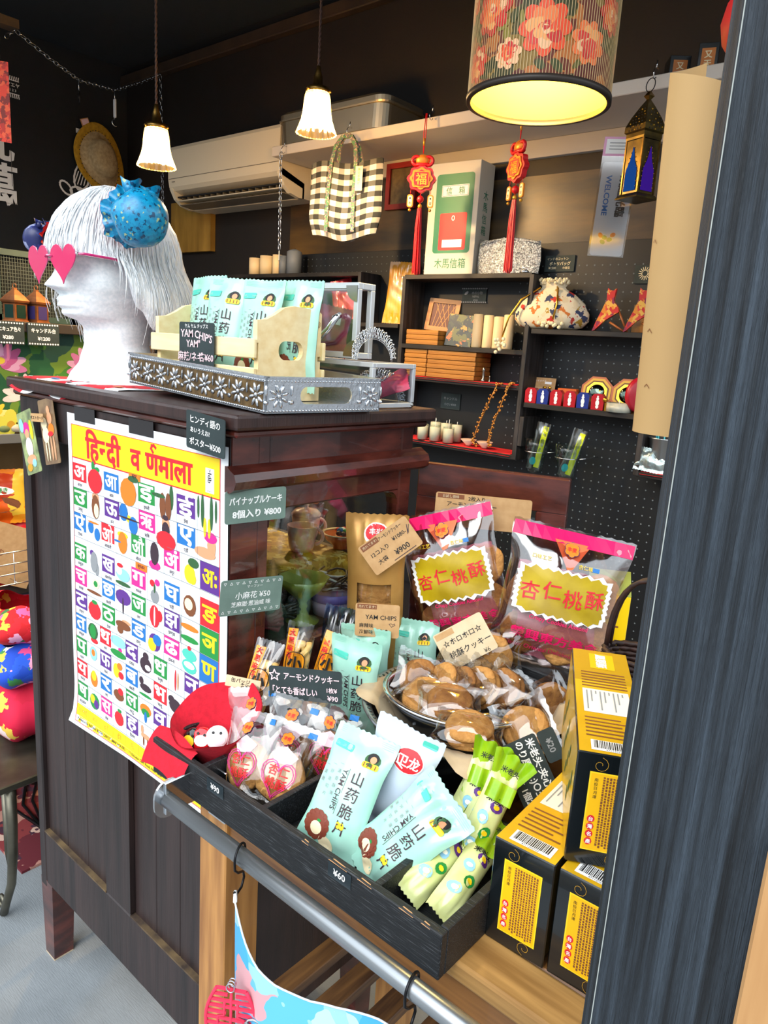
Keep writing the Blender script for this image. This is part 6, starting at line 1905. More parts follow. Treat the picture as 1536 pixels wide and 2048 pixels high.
# aluminium container and boxes on top of the shelf
ALT = M('dull_aluminium', '#a89e88', .35, .9)
t = thing('aluminium_container', 'lidded rectangular aluminium food container on top of the white shelf', 'container', Matrix.Translation((-2.15, 2.20, 2.2495)))
def rbox(mb, w, d, z0, z1, k0, k1, mat, rr=.045):
    p0, p1 = rrect(w * k0, d * k0, rr, 6), rrect(w * k1, d * k1, rr, 6)
    n = len(p0)
    mb.add([(a, b, z0) for a, b in p0] + [(a, b, z1) for a, b in p1], [tuple(range(n))[::-1], tuple(range(n, 2 * n))] + [(i, (i + 1) % n, n + (i + 1) % n, n + i) for i in range(n)], mat, False)
mb = MB(); rbox(mb, .56, .24, 0, .008, .93, .97, ALT); rbox(mb, .56, .24, .008, .088, .97, .99, ALT); mb.build('pan', t)
mb = MB(); rbox(mb, .56, .24, .0885, .094, 1.03, 1.04, ALT); rbox(mb, .56, .24, .094, .112, 1.02, 1.02, ALT); rbox(mb, .56, .24, .112, .122, 1.02, .95, ALT); mb.build('lid', t)
ORG = M('orange_gilt_panel', '#c8742a', .4)
for (x, y, yw, m, m2, w, h, lab) in ((-.875, 2.17, 35, CBLK, ORG, .055, .075, 'small black box with a plain orange panel, left one on the white shelf'), (-.795, 2.15, 20, CBLK, ORG, .05, .085, 'small black box with a lettered orange panel beside the blue box on the white shelf'), (-.715, 2.17, 20, M('deep_blue_box', '#17407a', .4), WHITE, .06, .09, 'small deep blue box on the white shelf half behind the post')):
    mb = MB(); mb.box(-w / 2, w / 2, 0, .06, 0, h, m, .001)
    if m2 is ORG:
        mb.rect(-w * .34, h * .12, w * .34, h * .85, m2, front(-.0004)); mb.vtext('又天', 0, h * .8, .02, CREAM, front(-.0008), bold=.03)
        mb.rect(.01, h * .12, .05, h * .8, m2, plane((w / 2 + .0004, 0, 0), (0, 1, 0), (0, 0, 1)))
    else:
        mb.line([(-w * .45, h * .95), (-w * .45, h * .05)], .001, WHITE, front(-.0004))
    tag(mb.build('gift_box', None, pose((x, y, 2.2495), yw)), lab, 'box')

# ------------------------------------------------------------------ shelf units on the pegboard
def shelf_unit(label, x0, x1, sides, boards, y0=2.205, y1=2.324):
    t = thing('wall_shelf_unit', label, 'shelf unit', Matrix.Translation((x0, y1, boards[0])))
    I_ = t.matrix_world.inverted()
    for (x, za, zb) in sides:
        mb = MB(); mb.box(x - .008, x + .008, y0, y1, za, zb, SHELFV, .001); mb.build('side_panel', t, I_)
    for z in boards:
        mb = MB(); mb.box(x0 + .0085, x1 - .0085, y0 + .001, y1, z - .016, z, SHELFW, .001); mb.build('board', t, I_)
shelf_unit('dark shelf unit in the middle of the pegboard holding brown boxes and candles', -1.838, -1.28, ((-1.83, 1.15, 1.765), (-1.288, 1.15, 1.765)), (1.165, 1.402, 1.520, 1.770))
shelf_unit('dark pair of shelves on the pegboard holding the embroidered pouch and votives', -1.279, -.86, ((-1.271, 1.20, 1.30),), (1.349, 1.592))
shelf_unit('dark shelf unit far left under the air conditioner holding pillar candles', -3.0, -2.05, ((-2.99, 1.55, 1.785), (-2.06, 1.55, 1.785)), (1.60, 1.785))
shelf_unit('narrow dark shelf holding the yellow and red packets', -2.048, -1.839, (), (1.592,))
shelf_unit('small dark open shelf at the lower right by the post', -.862, -.55, ((-.855, 1.165, 1.322),), (1.178,))
RCL = M('red_shelf_cloth', '#c4101c', .8)
for (x0, x1, z, yw, lab) in ((-1.815, -1.305, 1.4025, 0, 'red cloth strip on the middle shelf under the gold necklace'), (-1.815, -1.305, 1.1655, 0, 'red cloth on the bottom shelf under the little candles'), (-.842, -.60, 1.1785, 0, 'red cloth on the small lower right shelf')):
    mb = MB(); mb.surf(lambda u, v: Vector((x0 + (x1 - x0) * u, 2.200 + .118 * v, z + .0012 + (0 if v > .05 else -.008))), 20, 20, RCL); tag(mb.build('shelf_cloth'), lab, 'cloth')

# goods on the middle unit
t = thing('mailbox_carton', 'white carton printed with a green and red mailbox on top of the middle shelf unit', 'carton', Matrix.Translation((-1.745, 2.212, 1.7705)) @ Matrix.Rotation(R(4), 4, 'Z'))
WCT = M('white_carton', '#cfc6b4', .6)
mb = MB(); mb.box(0, .205, 0, .098, 0, .375, WCT, .001); f = front(-.0004); f2, f3, f4 = front(-.0008), front(-.0012), front(-.0016)
PGRN = M('postal_green', '#1c7454', .5); PRED = M('postal_red', '#d01c24', .5)
mb.poly(rrect(.155, .265, .012, 4, .108, .205), PGRN, f); mb.rect(.055, .262, .165, .300, WHITE, f2); mb.line([(.058, .265), (.162, .265), (.162, .297), (.058, .297), (.058, .265)], .0012, BLACKP, f3)
mb.text('信', .085, .281, .026, PGRN, f3, bold=.01); mb.text('箱', .137, .281, .026, PGRN, f3, bold=.01)
mb.poly(rrect(.112, .125, .006, 3, .110, .145), PRED, f2); mb.rect(.070, .092, .152, .118, WHITE, f3); mb.ell(.110, .190, .007, .009, WHITE, f3); mb.ell(.110, .190, .004, .006, PRED, f4)
mb.text('木馬信箱', .108, .038, .036, PGRN, f, bold=.006, width=.13)
sd2 = plane((.2054, 0, 0), (0, 1, 0), (0, 0, 1))
mb.vtext('木馬信箱', .050, .285, .034, PGRN, sd2, bold=.006); mb.line([(.035, .03), (.065, .03), (.065, .12), (.035, .12), (.035, .03)], .001, PGRN, sd2); mb.text('L品郵', .05, .075, .018, PGRN, sd2, rot=PI / 2)
mb.build('box', t)
mb = MB()
SEQ = M('silver_sequins', '#6e7276', .25, .9, col2='#e4e8ea', vs=200, ramp=(.36, .64), bump=1.0, bs=300)
for s in (1, -1):
    mb.surf(lambda u, v: Vector(((u - .5) * .235 * (1 - .10 * abs(v - .45)), -s * (.026 * sin(PI * u) ** .6 * (1 - v * .8) + .002 * sin(26 * PI * v)), v * (.105 + .012 * sin(PI * u) + .004 * sin(20 * u)))), 30, 26, SEQ)
t = thing('sequin_purse', 'silver sequined purse on top of the middle shelf unit beside the mailbox carton', 'purse', Matrix.Translation((-1.418, 2.26, 1.771)) @ Matrix.Rotation(R(8), 4, 'Z'))
mb.build('body', t)
mb = MB(); mb.tube([(-.11 + .22 * i / 20, -.003 + .002 * sin(i), .10 + .016 * sin(PI * i / 20)) for i in range(21)], .005, SEQ, 7); mb.build('zip_trim', t)
OAK = M('amber_wood_box', '#8a5a24', .45, col2='#b57c34', vs=5, st=(1, 8, 8), coat=.3); OAKE = M('amber_box_end', '#c08a3c', .45, col2='#a06c2a', vs=8)
def flat_box(x, y, z, w, d, h, label, m=OAK, yw=0):
    mb = MB(); mb.box(-w / 2, w / 2, 0, d, 0, h, m, .0012)
    mb.box(-w / 2 - .0005, w / 2 + .0005, -.0005, d, h * .55, h * .62, OAKE)
    tag(mb.build('incense_box', None, Matrix.Translation((x, y, z)) @ Matrix.Rotation(R(yw), 4, 'Z')), label, 'box', 'flat amber wooden boxes stacked on the shelves')
names = ('bottom', 'second', 'third', 'fourth', 'fifth', 'topmost')
for k in range(6):
    flat_box(-1.757, 2.212 + .002 * (k % 2), 1.405 + k * .0165, .105, .10, .0155, 'flat amber wooden box in the narrow stack on the middle shelf, %s one' % names[k])
    flat_box(-1.590, 2.208 + .003 * (k % 2), 1.405 + k * .0165, .215, .10, .0155, 'flat amber wooden box in the wide stack on the middle shelf, %s one' % names[k])
for k in range(3):
    flat_box(-1.735, 2.215, 1.5205 + k * .018, .150, .095, .0170, 'flat amber wooden box in the short stack under the lattice frame, %s one' % ('bottom', 'middle', 'top')[k])
t = thing('screen_ornament', 'amber wooden frame with a dark red lattice leaning behind the short box stack', 'frame', pose((-1.715, 2.292, 1.5745), 8, 10, 4))
mb = MB(); slab_hole(mb, rrect(.135, .120, .003, 2, 0, .060), rrect(.100, .088, .002, 2, 0, .060), 0, .010, OAK); mb.build('frame', t)
mb = MB(); mb.box(-.05, .05, .004, .007, .016, .104, M('oxblood_panel', '#4a1614', .5))
for k in range(9):
    mb.line([(-.05 + k * .0125, .016), (-.05 + ((k * 2) % 9) * .0125, .104)], .0018, OAKE, front(.0036))
mb.build('lattice', t)
mb = MB(); GPIC = M_voronoi('gilt_picture', [(0, '#1c1e10'), (.45, '#2c3016'), (.62, '#b8862c'), (.72, '#c8641c'), (.80, '#5a5a1c')], 55, .3)
mb.box(-.052, .052, 0, .008, 0, .118, GPIC, .001); tag(mb.build('gilt_picture', None, pose((-1.605, 2.262, 1.521), 16, 12, 3)), 'dark picture block with gold and orange flowers leaning beside the cream candles', 'picture')
WAX = M('cream_wax', '#d8c096', .6, subs=.3)
for k, (x, h, lab) in enumerate(((-1.515, .115, 'leftmost'), (-1.470, .112, 'second'), (-1.428, .108, 'third'), (-1.388, .115, 'rightmost'))):
    mb = MB(); mb.lathe([(.0001, 0), (.018, 0), (.0185, .004), (.018, h), (.013, h + .002), (.010, h - .004), (.0001, h - .004)], WAX, 24, wob=lambda a, z: 1 + .02 * sin(5 * a + k) * (z > .05)); mb.tube([(0, 0, h - .004), (.001, 0, h + .008)], .001, BLACKP, 5)
    tag(mb.build('pillar_candle', None, Matrix.Translation((x, 2.255, 1.5205))), 'tall cream pillar candle on the middle unit, %s of four' % lab, 'candle', 'cream candles on the middle unit')
VW = M('white_votive_wax', '#e6dcc4', .6, subs=.3)
r = random.Random(21)
for k, (x, y, g, lab) in enumerate(((-1.700, 2.218, 0, 'front left'), (-1.645, 2.222, 0, 'front middle'), (-1.585, 2.226, 0, 'front right'), (-1.745, 2.275, 0, 'back left'), (-1.690, 2.285, 1, 'back second'), (-1.640, 2.285, 1, 'back third'), (-1.590, 2.285, 1, 'back right'))):
    t = thing('votive_candle', 'small white candle in a glass on the bottom shelf, %s' % lab, 'candle', Matrix.Translation((x, y, 1.1685)), 'little candles on the red cloth')
    h = .052 + .012 * g
    mb = MB(); mb.lathe([(.0001, .002), (.019, .002), (.020, h), (.0001, h)], VW, 22); mb.tube([(0, 0, h), (.001, 0, h + (.012 if g else .035))], .0010, WHITE, 5); mb.build('wax', t)
    mb = MB(); mb.lathe([(.0001, 0), (.0208, 0), (.0215, h + .008)], PANE, 22); mb.build('glass', t)
for (x, lab) in ((-1.505, 'small pink and white bowl on the red cloth, left one'), (-1.435, 'small pink and white bowl on the red cloth, right one')):
    mb = MB(); mb.lathe([(.0001, 0), (.010, 0), (.011, .004), (.030, .022), (.029, .023), (.010, .006), (.0001, .005)], M('pink_bowl_glaze', '#d8b4a0', .3), 28); tag(mb.build('small_dish', None, Matrix.Translation((x, 2.245, 1.1685))), lab, 'dish')
GB = M('orange_gold_beads', '#c8843a', .35, .5)
mb = MB(); r = random.Random(8)
path = [Vector((-1.37, 2.215, 1.405)), Vector((-1.375, 2.197, 1.40)), Vector((-1.395, 2.193, 1.35)), Vector((-1.415, 2.192, 1.30)), Vector((-1.435, 2.190, 1.25)), Vector((-1.450, 2.190, 1.20)), Vector((-1.44, 2.193, 1.178))]
path2 = [p + Vector((.045 + .02 * (i / 6), 0, .004)) for i, p in enumerate(path)]
for P_ in (path, path2):
    mb.tube(P_, .002, GB, 6)
    for a, b in zip(P_, P_[1:]):
        for q in range(9):
            c = a + (b - a) * q / 9 + Vector((r.uniform(-.008, .008), r.uniform(-.005, .002), r.uniform(-.004, .004)))
            mb.ball(c, .0036, GB, 6, 5)
tag(mb.build('bead_garland'), 'gold bead garland draped over the edge of the middle shelf', 'garland')
SLV = M('small_silver_figure', '#9a958c', .25, .9)
for (x, s, lab) in ((-1.452, 1, 'tiny silver figurine standing at the right of the wide box stack'), (-1.425, .45, 'tiny low silver figurine on the red strip nearest the garland')):
    mb = MB(); mb.lathe([(.0001, 0), (.009, 0), (.007, .006), (.0035, .012), (.005, .024), (.0035, .034), (.006, .040), (.004, .048), (.0001, .050)], SLV, 14); tag(mb.build('silver_figurine', None, Matrix.Translation((x, 2.222, 1.4045)) @ Matrix.Scale(s, 4)), lab, 'figurine')
mb = MB(); mb.box(-1.64, -1.535, 2.320, 2.3235, 1.683, 1.731, CHALK)
f = front(2.3194); mb.text('木の小物', -1.575, 1.716, .012, GREYINK, f); mb.text('NEPAL', -1.58, 1.703, .010, GREYINK, f); mb.text('¥500', -1.58, 1.690, .010, GREYINK, f)
for k in range(14):
    mb.ell(-1.64 + k * .0081, 1.683, .003, .003, GREYINK, f, 6); mb.ell(-1.64 + k * .0081, 1.731, .003, .003, GREYINK, f, 6)
mb.ell(-1.622, 1.715, .010, .005, GREYINK, f, 8, .6)
tag(mb.build('price_card'), 'small black chalk card with a scalloped edge on the pegboard above the gilt picture', 'price card')
mb = MB(); f = front(2.3194)
mb.box(-1.70, -1.61, 2.320, 2.3235, 1.285, 1.345, CHALK); mb.text('キャンドル', -1.655, 1.325, .013, GREYINK, f); mb.text('小さい¥300', -1.655, 1.303, .011, GREYINK, f)
tag(mb.build('price_card'), 'dim black chalk card on the pegboard behind the little candles', 'price card')

# goods on the right pair of shelves
POT = M_voronoi('embroidered_floral_cotton', [(0, '#e2d3b4'), (.62, '#dcc9a4'), (.74, '#b83024'), (.82, '#2f3a5c'), (.88, '#c8702a'), (.94, '#a8842c')], 62, .8)
t = thing('potli_pouch', 'cream embroidered floral drawstring pouch with pearl trim on the right shelf', 'pouch', Matrix.Translation((-1.232, 2.255, 1.5925)) @ Matrix.Rotation(R(12), 4, 'Z') @ Matrix.Scale(1.06, 4))
mb = MB(); mb.lathe([(.0001, 0), (.07, 0), (.100, .008), (.118, .028), (.117, .05), (.098, .08), (.066, .108), (.040, .122), (.036, .128), (.046, .142), (.040, .141), (.030, .128), (.0001, .126)], POT, 48, Matrix.Diagonal((1, .42, 1, 1)), wob=lambda a, z: 1 + .035 * sin(9 * a) * (z > .05) + .03 * sin(5 * a + 1))
mb.build('body', t)
mb = MB(); r = random.Random(3)
for k in range(70):
    a = r.uniform(0, 6.28); mb.ball((.045 * cos(a) * r.uniform(.6, 1.1), .022 * sin(a), .138 + r.uniform(0, .014)), .005, CREAM, 6, 5)
for k in range(12):
    mb.ball((.02 + r.uniform(-.04, .04), -.052, .012 + r.uniform(-.006, .008)), .006, CREAM, 7, 5)
mb.build('pearl_trim', t)
mb = MB(); mb.tube([(-.035, -.02, .125), (-.085, -.045, .085), (-.118, -.05, .03), (-.132, -.055, -.03)], .003, GOLD, 6)
for k in range(14):
    mb.ball((-.134 + r.uniform(-.016, .02), -.058 + r.uniform(-.008, .006), -.045 - r.uniform(-.01, .035)), .0062, CREAM, 7, 5)
mb.tube([(.02, -.02, .125), (.03, -.045, .08), (.025, -.056, .03)], .003, GOLD, 6); mb.build('drawstring', t)
CATM = M_voronoi('patchwork_cloth', [(0, '#c8302c'), (.25, '#e08a2c'), (.45, '#d84a3c'), (.62, '#8a2a4a'), (.78, '#e8b04c')], 70, .7)
def cat_fig(x, y, yw, lab):
    t = thing('patchwork_cat', lab, 'cat figurine', pose((x, y, 1.5925), yw))
    mb = MB()
    pts = [(-.048, 0), (-.040, .004), (-.010, .035), (.030, .062), (.026, .075), (.010, .095), (.012, .118), (.014, .132), (.007, .126), (-.004, .126), (-.012, .133), (-.013, .118), (-.012, .100), (-.022, .070), (-.038, .030)]
    slab(mb, pts, -.008, .008, CATM); mb.build('body', t)
    for (a, b) in (((.028, 0, .064), (.060, .006, .002)), ((.004, 0, .030), (.056, -.006, .001))):
        mb = MB(); mb.tube([a, b], .0035, M('gold_red_leg', '#9a5a2c', .4), 7); mb.build('leg', t)
cat_fig(-1.030, 2.262, 10, 'patchwork cloth cat ornament on thin legs standing in the open on the right shelf')
cat_fig(-.925, 2.258, 14, 'patchwork cloth cat ornament partly behind the kraft sheet on the right shelf')
mb = MB(); mb.box(-.97, -.90, 2.302, 2.312, 1.5925, 1.68, OAK, .001); tag(mb.build('amber_panel'), 'small amber framed panel standing behind the patchwork cats', 'panel')
VR, VB = M('red_votive', '#b01020', .35), M('blue_votive', '#1a2f86', .35)
for k, (x, lab) in enumerate(zip((-1.252, -1.207, -1.158, -1.108, -1.062, -1.012), ('red votive box with a white figure, first from the divider', 'blue votive box with a white figure, second from the divider', 'red votive box with a white figure, third from the divider', 'red votive box with a white figure, fourth from the divider', 'blue votive box with a white figure, fifth from the divider', 'red votive box with a white figure and a gold bell, last in the row'))):
    mb = MB(); m = VB if k in (1, 4) else VR
    slab(mb, [(-.019, 0), (.019, 0), (.020, .040), (.012, .050), (-.012, .050), (-.020, .040)], 0, .034, m)
    f = front(-.0005)
    for (cx, cz, a, b) in ((0, .035, .0045, .005), (0, .022, .006, .010), (0, .010, .005, .006), (0, .042, .003, .003)):
        mb.ell(cx, cz, a, b, WHITE, front(-.0005 - .0001 * cz * 10), 10)
    if k == 5:
        mb.ball((.024, -.004, .034), (.008, .006, .008), GOLD, 8, 6)
    tag(mb.build('votive_box', None, pose((x, 2.215, 1.3495), 12)), lab, 'votive', 'red and blue votive boxes on the lower right shelf')
mb = MB(); mb.box(-.05, .05, 0, .0015, 0, .085, KRAFT)
mb.text('ハンドメイド', -.008, .074, .008, WHITE, front(-.0004)); mb.rect(.012, .064, .036, .072, WHITE, front(-.0004))
for k in range(4):
    mb.rect(-.04, .05 - k * .009, .005, .0515 - k * .009, KRAFTL, front(-.0004))
for x in (.012, .030):
    for j in range(4):
        mb.ball((x + .003 * (-1) ** j, -.004, .052 - j * .010), (.006, .003, .005), GOLD, 8, 6)
tag(mb.build('earring_card', None, pose((-1.258, 2.285, 1.3495), 8, 8)), 'kraft card of gold drop earrings standing behind the votive boxes', 'earrings')
mb = MB(); mb.box(-.032, .032, 0, .03, 0, .055, M('orange_paper_box', '#d86a24', .5, col2='#b8501a', vs=20), .001); mb.ell(0, .022, .018, .016, CREAM, front(-.0004), 16); tag(mb.build('gift_box', None, pose((-1.150, 2.272, 1.3495), 8)), 'small orange box with a pale disc between the earring card and the mirrors', 'box')
def bagua(x, lab):
    t = thing('octagonal_mirror', lab, 'mirror', pose((x, 2.288, 1.3495), 10, 12))
    oc = lambda rr: [(rr * cos(PI / 8 + k * PI / 4), .052 + rr * sin(PI / 8 + k * PI / 4)) for k in range(8)]
    mb = MB(); slab(mb, oc(.056), 0, .010, M('orange_lacquer', '#a8581c', .4)); slab(mb, oc(.049), -.0012, .0, M('gold_octagon', '#b8902c', .4, .3)); slab(mb, oc(.041), -.002, 0, M('brown_octagon', '#5a3414', .5)); slab(mb, oc(.036), -.003, 0, GOLD); mb.build('frame', t)
    mb = MB(); mb.ball((0, -.003, .052), (.026, .008, .026), M('convex_mirror', '#5c6a60', .08, 1), 20, 12); mb.build('mirror', t)
bagua(-1.055, 'octagonal orange mirror with a round glass, the one behind the votive row')
bagua(-.950, 'octagonal orange mirror with a round glass, the one beside the red drum')
mb = MB(); mb.lathe([(.0001, 0), (.038, 0), (.038, .028), (.036, .026), (.0001, .024)], M('marbled_tin', '#8f9a98', .4, col2='#c9c4b0', vs=30), 32); mb.tube([(0, 0, .024), (0, 0, .036)], .0015, WHITE, 5); mb.box(-.045, -.034, -.006, .02, 0, .024, GOLD); tag(mb.build('tealight_tin', None, Matrix.Translation((-.945, 2.228, 1.3495))), 'round marbled candle tin at the front of the lower right shelf', 'candle')
mb = MB(); mb.lathe([(.0001, -.012), (.050, -.012), (.056, -.006), (.056, .006), (.050, .012), (.0001, .012)], M('red_drum', '#b01a2c', .35), 32, Matrix.Rotation(R(60), 4, 'Z') @ Matrix.Rotation(PI / 2, 4, 'X')); tag(mb.build('hand_drum', None, Matrix.Translation((-.888, 2.250, 1.4065))), 'red-rimmed round hand drum standing beside the octagonal mirrors', 'drum')
mb = MB(); mb.box(-1.309, -1.20, 2.3195, 2.3235, 1.785, 1.837, CHALK); f = front(2.319)
mb.text('インドのコットン', -1.262, 1.826, .010, CREAM, f); mb.text('ポトリバッグ', -1.253, 1.811, .013, CREAM, f, bold=.01); mb.text('¥1500', -1.28, 1.797, .011, CREAM, f, bold=.01); mb.text('巾着型', -1.228, 1.797, .009, CREAM, f)
tag(mb.build('price_card'), 'black card with gold lettering on the pegboard above the embroidered pouch', 'price card')
mb = MB(); mb.box(-.99, -.905, 2.3195, 2.3235, 1.745, 1.80, CHALK)
for k in range(16):
    a = PI * 2 * k / 16; mb.line([(-.957 + .009 * cos(a), 1.775 + .009 * sin(a)), (-.957 + .019 * cos(a), 1.775 + .019 * sin(a))], .002, CREAM, front(2.319))
tag(mb.build('price_card'), 'black card with a pale sun drawing beside the kraft sheet', 'price card')
mb = MB(); mb.lathe([(.012, -.012), (.017, -.006), (.012, 0)], CHROME, 16); mb.tube([(.012 * cos(R(a)), 0, .012 * sin(R(a)) - .004) for a in range(0, 360, 24)], .002, CHROME, 6, True); tag(mb.build('ring_holder', None, Matrix.Translation((-1.335, 2.235, 1.782))), 'small chrome ring standing beside the sequined purse', 'ring')

# glass cups in wire rings
def ring_cup(x, y, z, lab, tilt):
    t = thing('wire_ring_holder', 'thin wire ring on the pegboard holding the %s glass' % lab, 'holder', Matrix.Translation((x, y, z + .072)))
    mb = MB(); mb.tube([(.042 * cos(R(a)), .042 * sin(R(a)), 0) for a in range(0, 360, 15)], .0016, CHROME, 6, True); mb.tube([(.042, 0, 0), (.06, .02, .004), (.06, 2.322 - y, .004)], .0016, CHROME, 6); mb.build('ring', t)
    t = thing('drinking_glass', '%s tapered drinking glass hung in a wire ring, holding a yellow packet' % lab, 'glass', Matrix.Translation((x, y, z)), 'glasses hung on the pegboard')
    mb = MB(); mb.lathe([(.0001, 0), (.026, 0), (.028, .02), (.036, .070), (.041, .078), (.044, .116), (.0425, .116), (.039, .080), (.034, .070), (.026, .02), (.0001, .004)], PANE, 36, wob=lambda a, zz: 1 + .02 * sin(12 * a) * (zz < .07)); mb.build('glass', t)
    mb = MB(); YL = M('yellow_green_packet', '#d6e016', .35); TQ = M('turquoise_packet', '#16a8b8', .35)
    fn = pouch(mb, .046, .165, .012, M_clear('milky_film', '#dfe6dc', .3, .2), int(-x * 100), 12, 14)
    for k in range(8):
        mb.rect(.001, .01 + k * .018, .019, .01 + (k + 1) * .018, YL, lambda a, b: fn(a, b, .001))
    mb.ell(-.006, .03, .011, .014, TQ, lambda a, b: fn(a, b, .0018), 12); mb.ell(.008, .055, .008, .012, YL, lambda a, b: fn(a, b, .0018), 12)
    tag(mb.build('straw_packet', None, pose((x - .006, y - .004, z + .008), 20, 0, tilt)), 'yellow and turquoise packet standing in the %s drinking glass' % lab, 'packet')
ring_cup(-1.222, 2.240, 1.115, 'left', 9)
ring_cup(-1.095, 2.225, 1.112, 'right', 14)
ct = MB(); ct.lathe([(.0001, 0), (.030, 0), (.036, .012), (.046, .10), (.050, .104), (.045, .104), (.034, .014), (.0001, .006)], STEEL, 40, wob=lambda a, z: 1 + .035 * sin(11 * a)); tag(ct.build('fluted_cup', None, Matrix.Translation((-.795, 2.255, 1.181))), 'fluted silver metal cup on the small lower right shelf', 'cup')
mb = MB()
for k in range(9):
    a = k * .7; mb.tube([(.018 * cos(a), .018 * sin(a), .03), (.03 * cos(a), .03 * sin(a), .115 + .006 * (k % 3))], .0022, M('turquoise_pick', '#1ea0b8', .4), 5); mb.box(.03 * cos(a) - .006, .03 * cos(a) + .006, .03 * sin(a) - .001, .03 * sin(a) + .001, .115, .119, M('pale_pick', '#b8dce4', .4))
tag(mb.build('plastic_picks', None, Matrix.Translation((-.795, 2.255, 1.181))), 'bunch of turquoise plastic picks standing in the fluted cup', 'picks')
mb = MB(); pouch(mb, .10, .072, .02, M('silver_foil', '#a8b8b8', .25, .7, bump=.5, bs=60), 31, crease=.006); tag(mb.build('foil_packet', None, pose((-.815, 2.208, 1.181), 10, 15, 6)), 'crumpled silver foil packet in front of the fluted cup', 'packet')

# left: candles, packets, frame, hat
GW = M('grey_blue_wax', '#5c6470', .6)
for (x, h, m, rr, lab) in ((-2.765, .075, WAX, .030, 'cream pillar candle with a wick, leftmost under the air conditioner'), (-2.685, .082, WAX, .032, 'plain cream pillar candle, second under the air conditioner'), (-2.615, .085, WAX, .022, 'slim cream pillar candle beside the grey ones'), (-2.575, .080, GW, .020, 'slim grey-blue pillar candle behind the hanging chain'), (-2.505, .094, GW, .033, 'grey-blue pillar candle with a domed top, rightmost under the air conditioner')):
    mb = MB(); top = [(rr * .7, h + .006), (rr * .2, h + .012), (.0001, h + .012)] if 'domed' in lab else [(rr * .8, h), (.0001, h - .003)]
    mb.lathe([(.0001, 0), (rr, 0), (rr, h)] + top, m, 26); mb.tube([(0, 0, h - .003), (.003, 0, h + .016)], .0013, BLACKP, 5)
    tag(mb.build('pillar_candle', None, Matrix.Translation((x, 2.262, 1.7855))), lab, 'candle', 'pillar candles under the air conditioner')
RFO = M('red_foil_packet', '#b81420', .25, .2, coat=.5); YFO = M('orange_yellow_packet', '#d8901c', .28, coat=.6, col2='#e0a030', vs=8)
mb = MB(); fn = pouch(mb, .13, .235, .010, YFO, 51, crease=.003)
for w, h in ((.07, .14), (.025, .14)):
    mb.line([(-w / 2, .04), (w / 2, .04), (w / 2, .04 + h), (-w / 2, .04 + h), (-w / 2, .04)], .0008, GOLDI, lambda x, z: fn(x, z, .001))
for k in range(5):
    mb.ell(.045 + .006 * (k - 2), .022 + .004 * abs(k - 2), .016, .006, RED, lambda x, z: fn(x, z, .0014 + .0002 * k), 10, (k - 2) * .6 + 1.5)
tag(mb.build('paper_packet', None, pose((-1.905, 2.262, 1.5935), 10, 6, 2)), 'large orange-yellow packet with a red lotus standing on the narrow shelf', 'packet')
mb = MB(); fn = pouch(mb, .095, .165, .012, RFO, 52, crease=.004); tag(mb.build('paper_packet', None, pose((-2.165, 2.235, 1.6015), 18, 10, -12)), 'tall glossy red packet leaning left behind the clear case', 'packet')
mb = MB(); fn = pouch(mb, .085, .135, .012, RFO, 53, crease=.004); mb.rect(-.025, .108, .022, .124, CHALK, lambda x, z: fn(x, z, .001)); mb.text('¥300', 0, .116, .012, WHITE, lambda x, z: fn(x, z, .0016), bold=.02); tag(mb.build('paper_packet', None, pose((-2.115, 2.195, 1.6015), 18, 8, -3)), 'shorter red packet with a black price label in front of the tall red one', 'packet')
t = thing('framed_picture', 'red framed dark picture hanging behind the checked tote', 'picture frame', pose((-1.975, 2.330, 2.03), 0))
mb = MB(); slab_hole(mb, [(-.075, 0), (.075, 0), (.075, .17), (-.075, .17)], [(-.055, .02), (.055, .02), (.055, .15), (-.055, .15)], -.012, 0, M('red_carved_frame', '#8e1512', .5, bump=.4)); mb.build('frame', t)
mb = MB(); mb.box(-.056, .056, -.004, -.001, .018, .152, M('bronze_relief', '#4a3a22', .5, col2='#6e5a34', vs=40)); mb.build('picture', t)
# hat on the navy wall
t = thing('straw_hat', 'beige and mustard crocheted hat hung flat on the dark navy wall', 'hat', Matrix.Translation((-3.985, 2.17, 2.385)) @ Matrix.Rotation(R(22), 4, 'X') @ Matrix.Rotation(R(90), 4, 'Y'))
HB, HY = M('beige_felt_crochet', '#c2aa80', .95, col2='#a68e64', vs=60, bump=.5, bs=200), M('mustard_crochet', '#c89a26', .95, col2='#a8801c', vs=60, bump=.5, bs=200)
mb = MB(); hw = lambda a, z: 1 + .05 * sin(3 * a + .5)
S_ = Matrix.Diagonal((1.18, .88, 1, 1))
mb.lathe([(.0001, .10), (.05, .098), (.072, .085), (.080, .05), (.086, .022), (.115, .014)], HB, 40, S_, wob=hw); mb.build('crown', t)
mb = MB(); mb.lathe([(.115, .0145), (.150, .020), (.153, .018), (.115, .010)], HY, 40, S_, wob=hw)
for k in range(40):
    a = 2 * PI * k / 40; q = .118 * hw(a, 0); mb.ball((q * cos(a) * 1.18, q * sin(a) * .88, .0165), (.003, .003, .002), BLACKP, 6, 4)
mb.build('brim', t)
mb = MB(); mb.box(-.20, -.165, -.035, .012, .016, .018, M('peach_tag', '#c8905c', .7)); mb.rect(-.196, -.03, -.17, .008, PINKINK, lambda a, b: Vector((a, b, .0185))); mb.build('hang_tag', t)

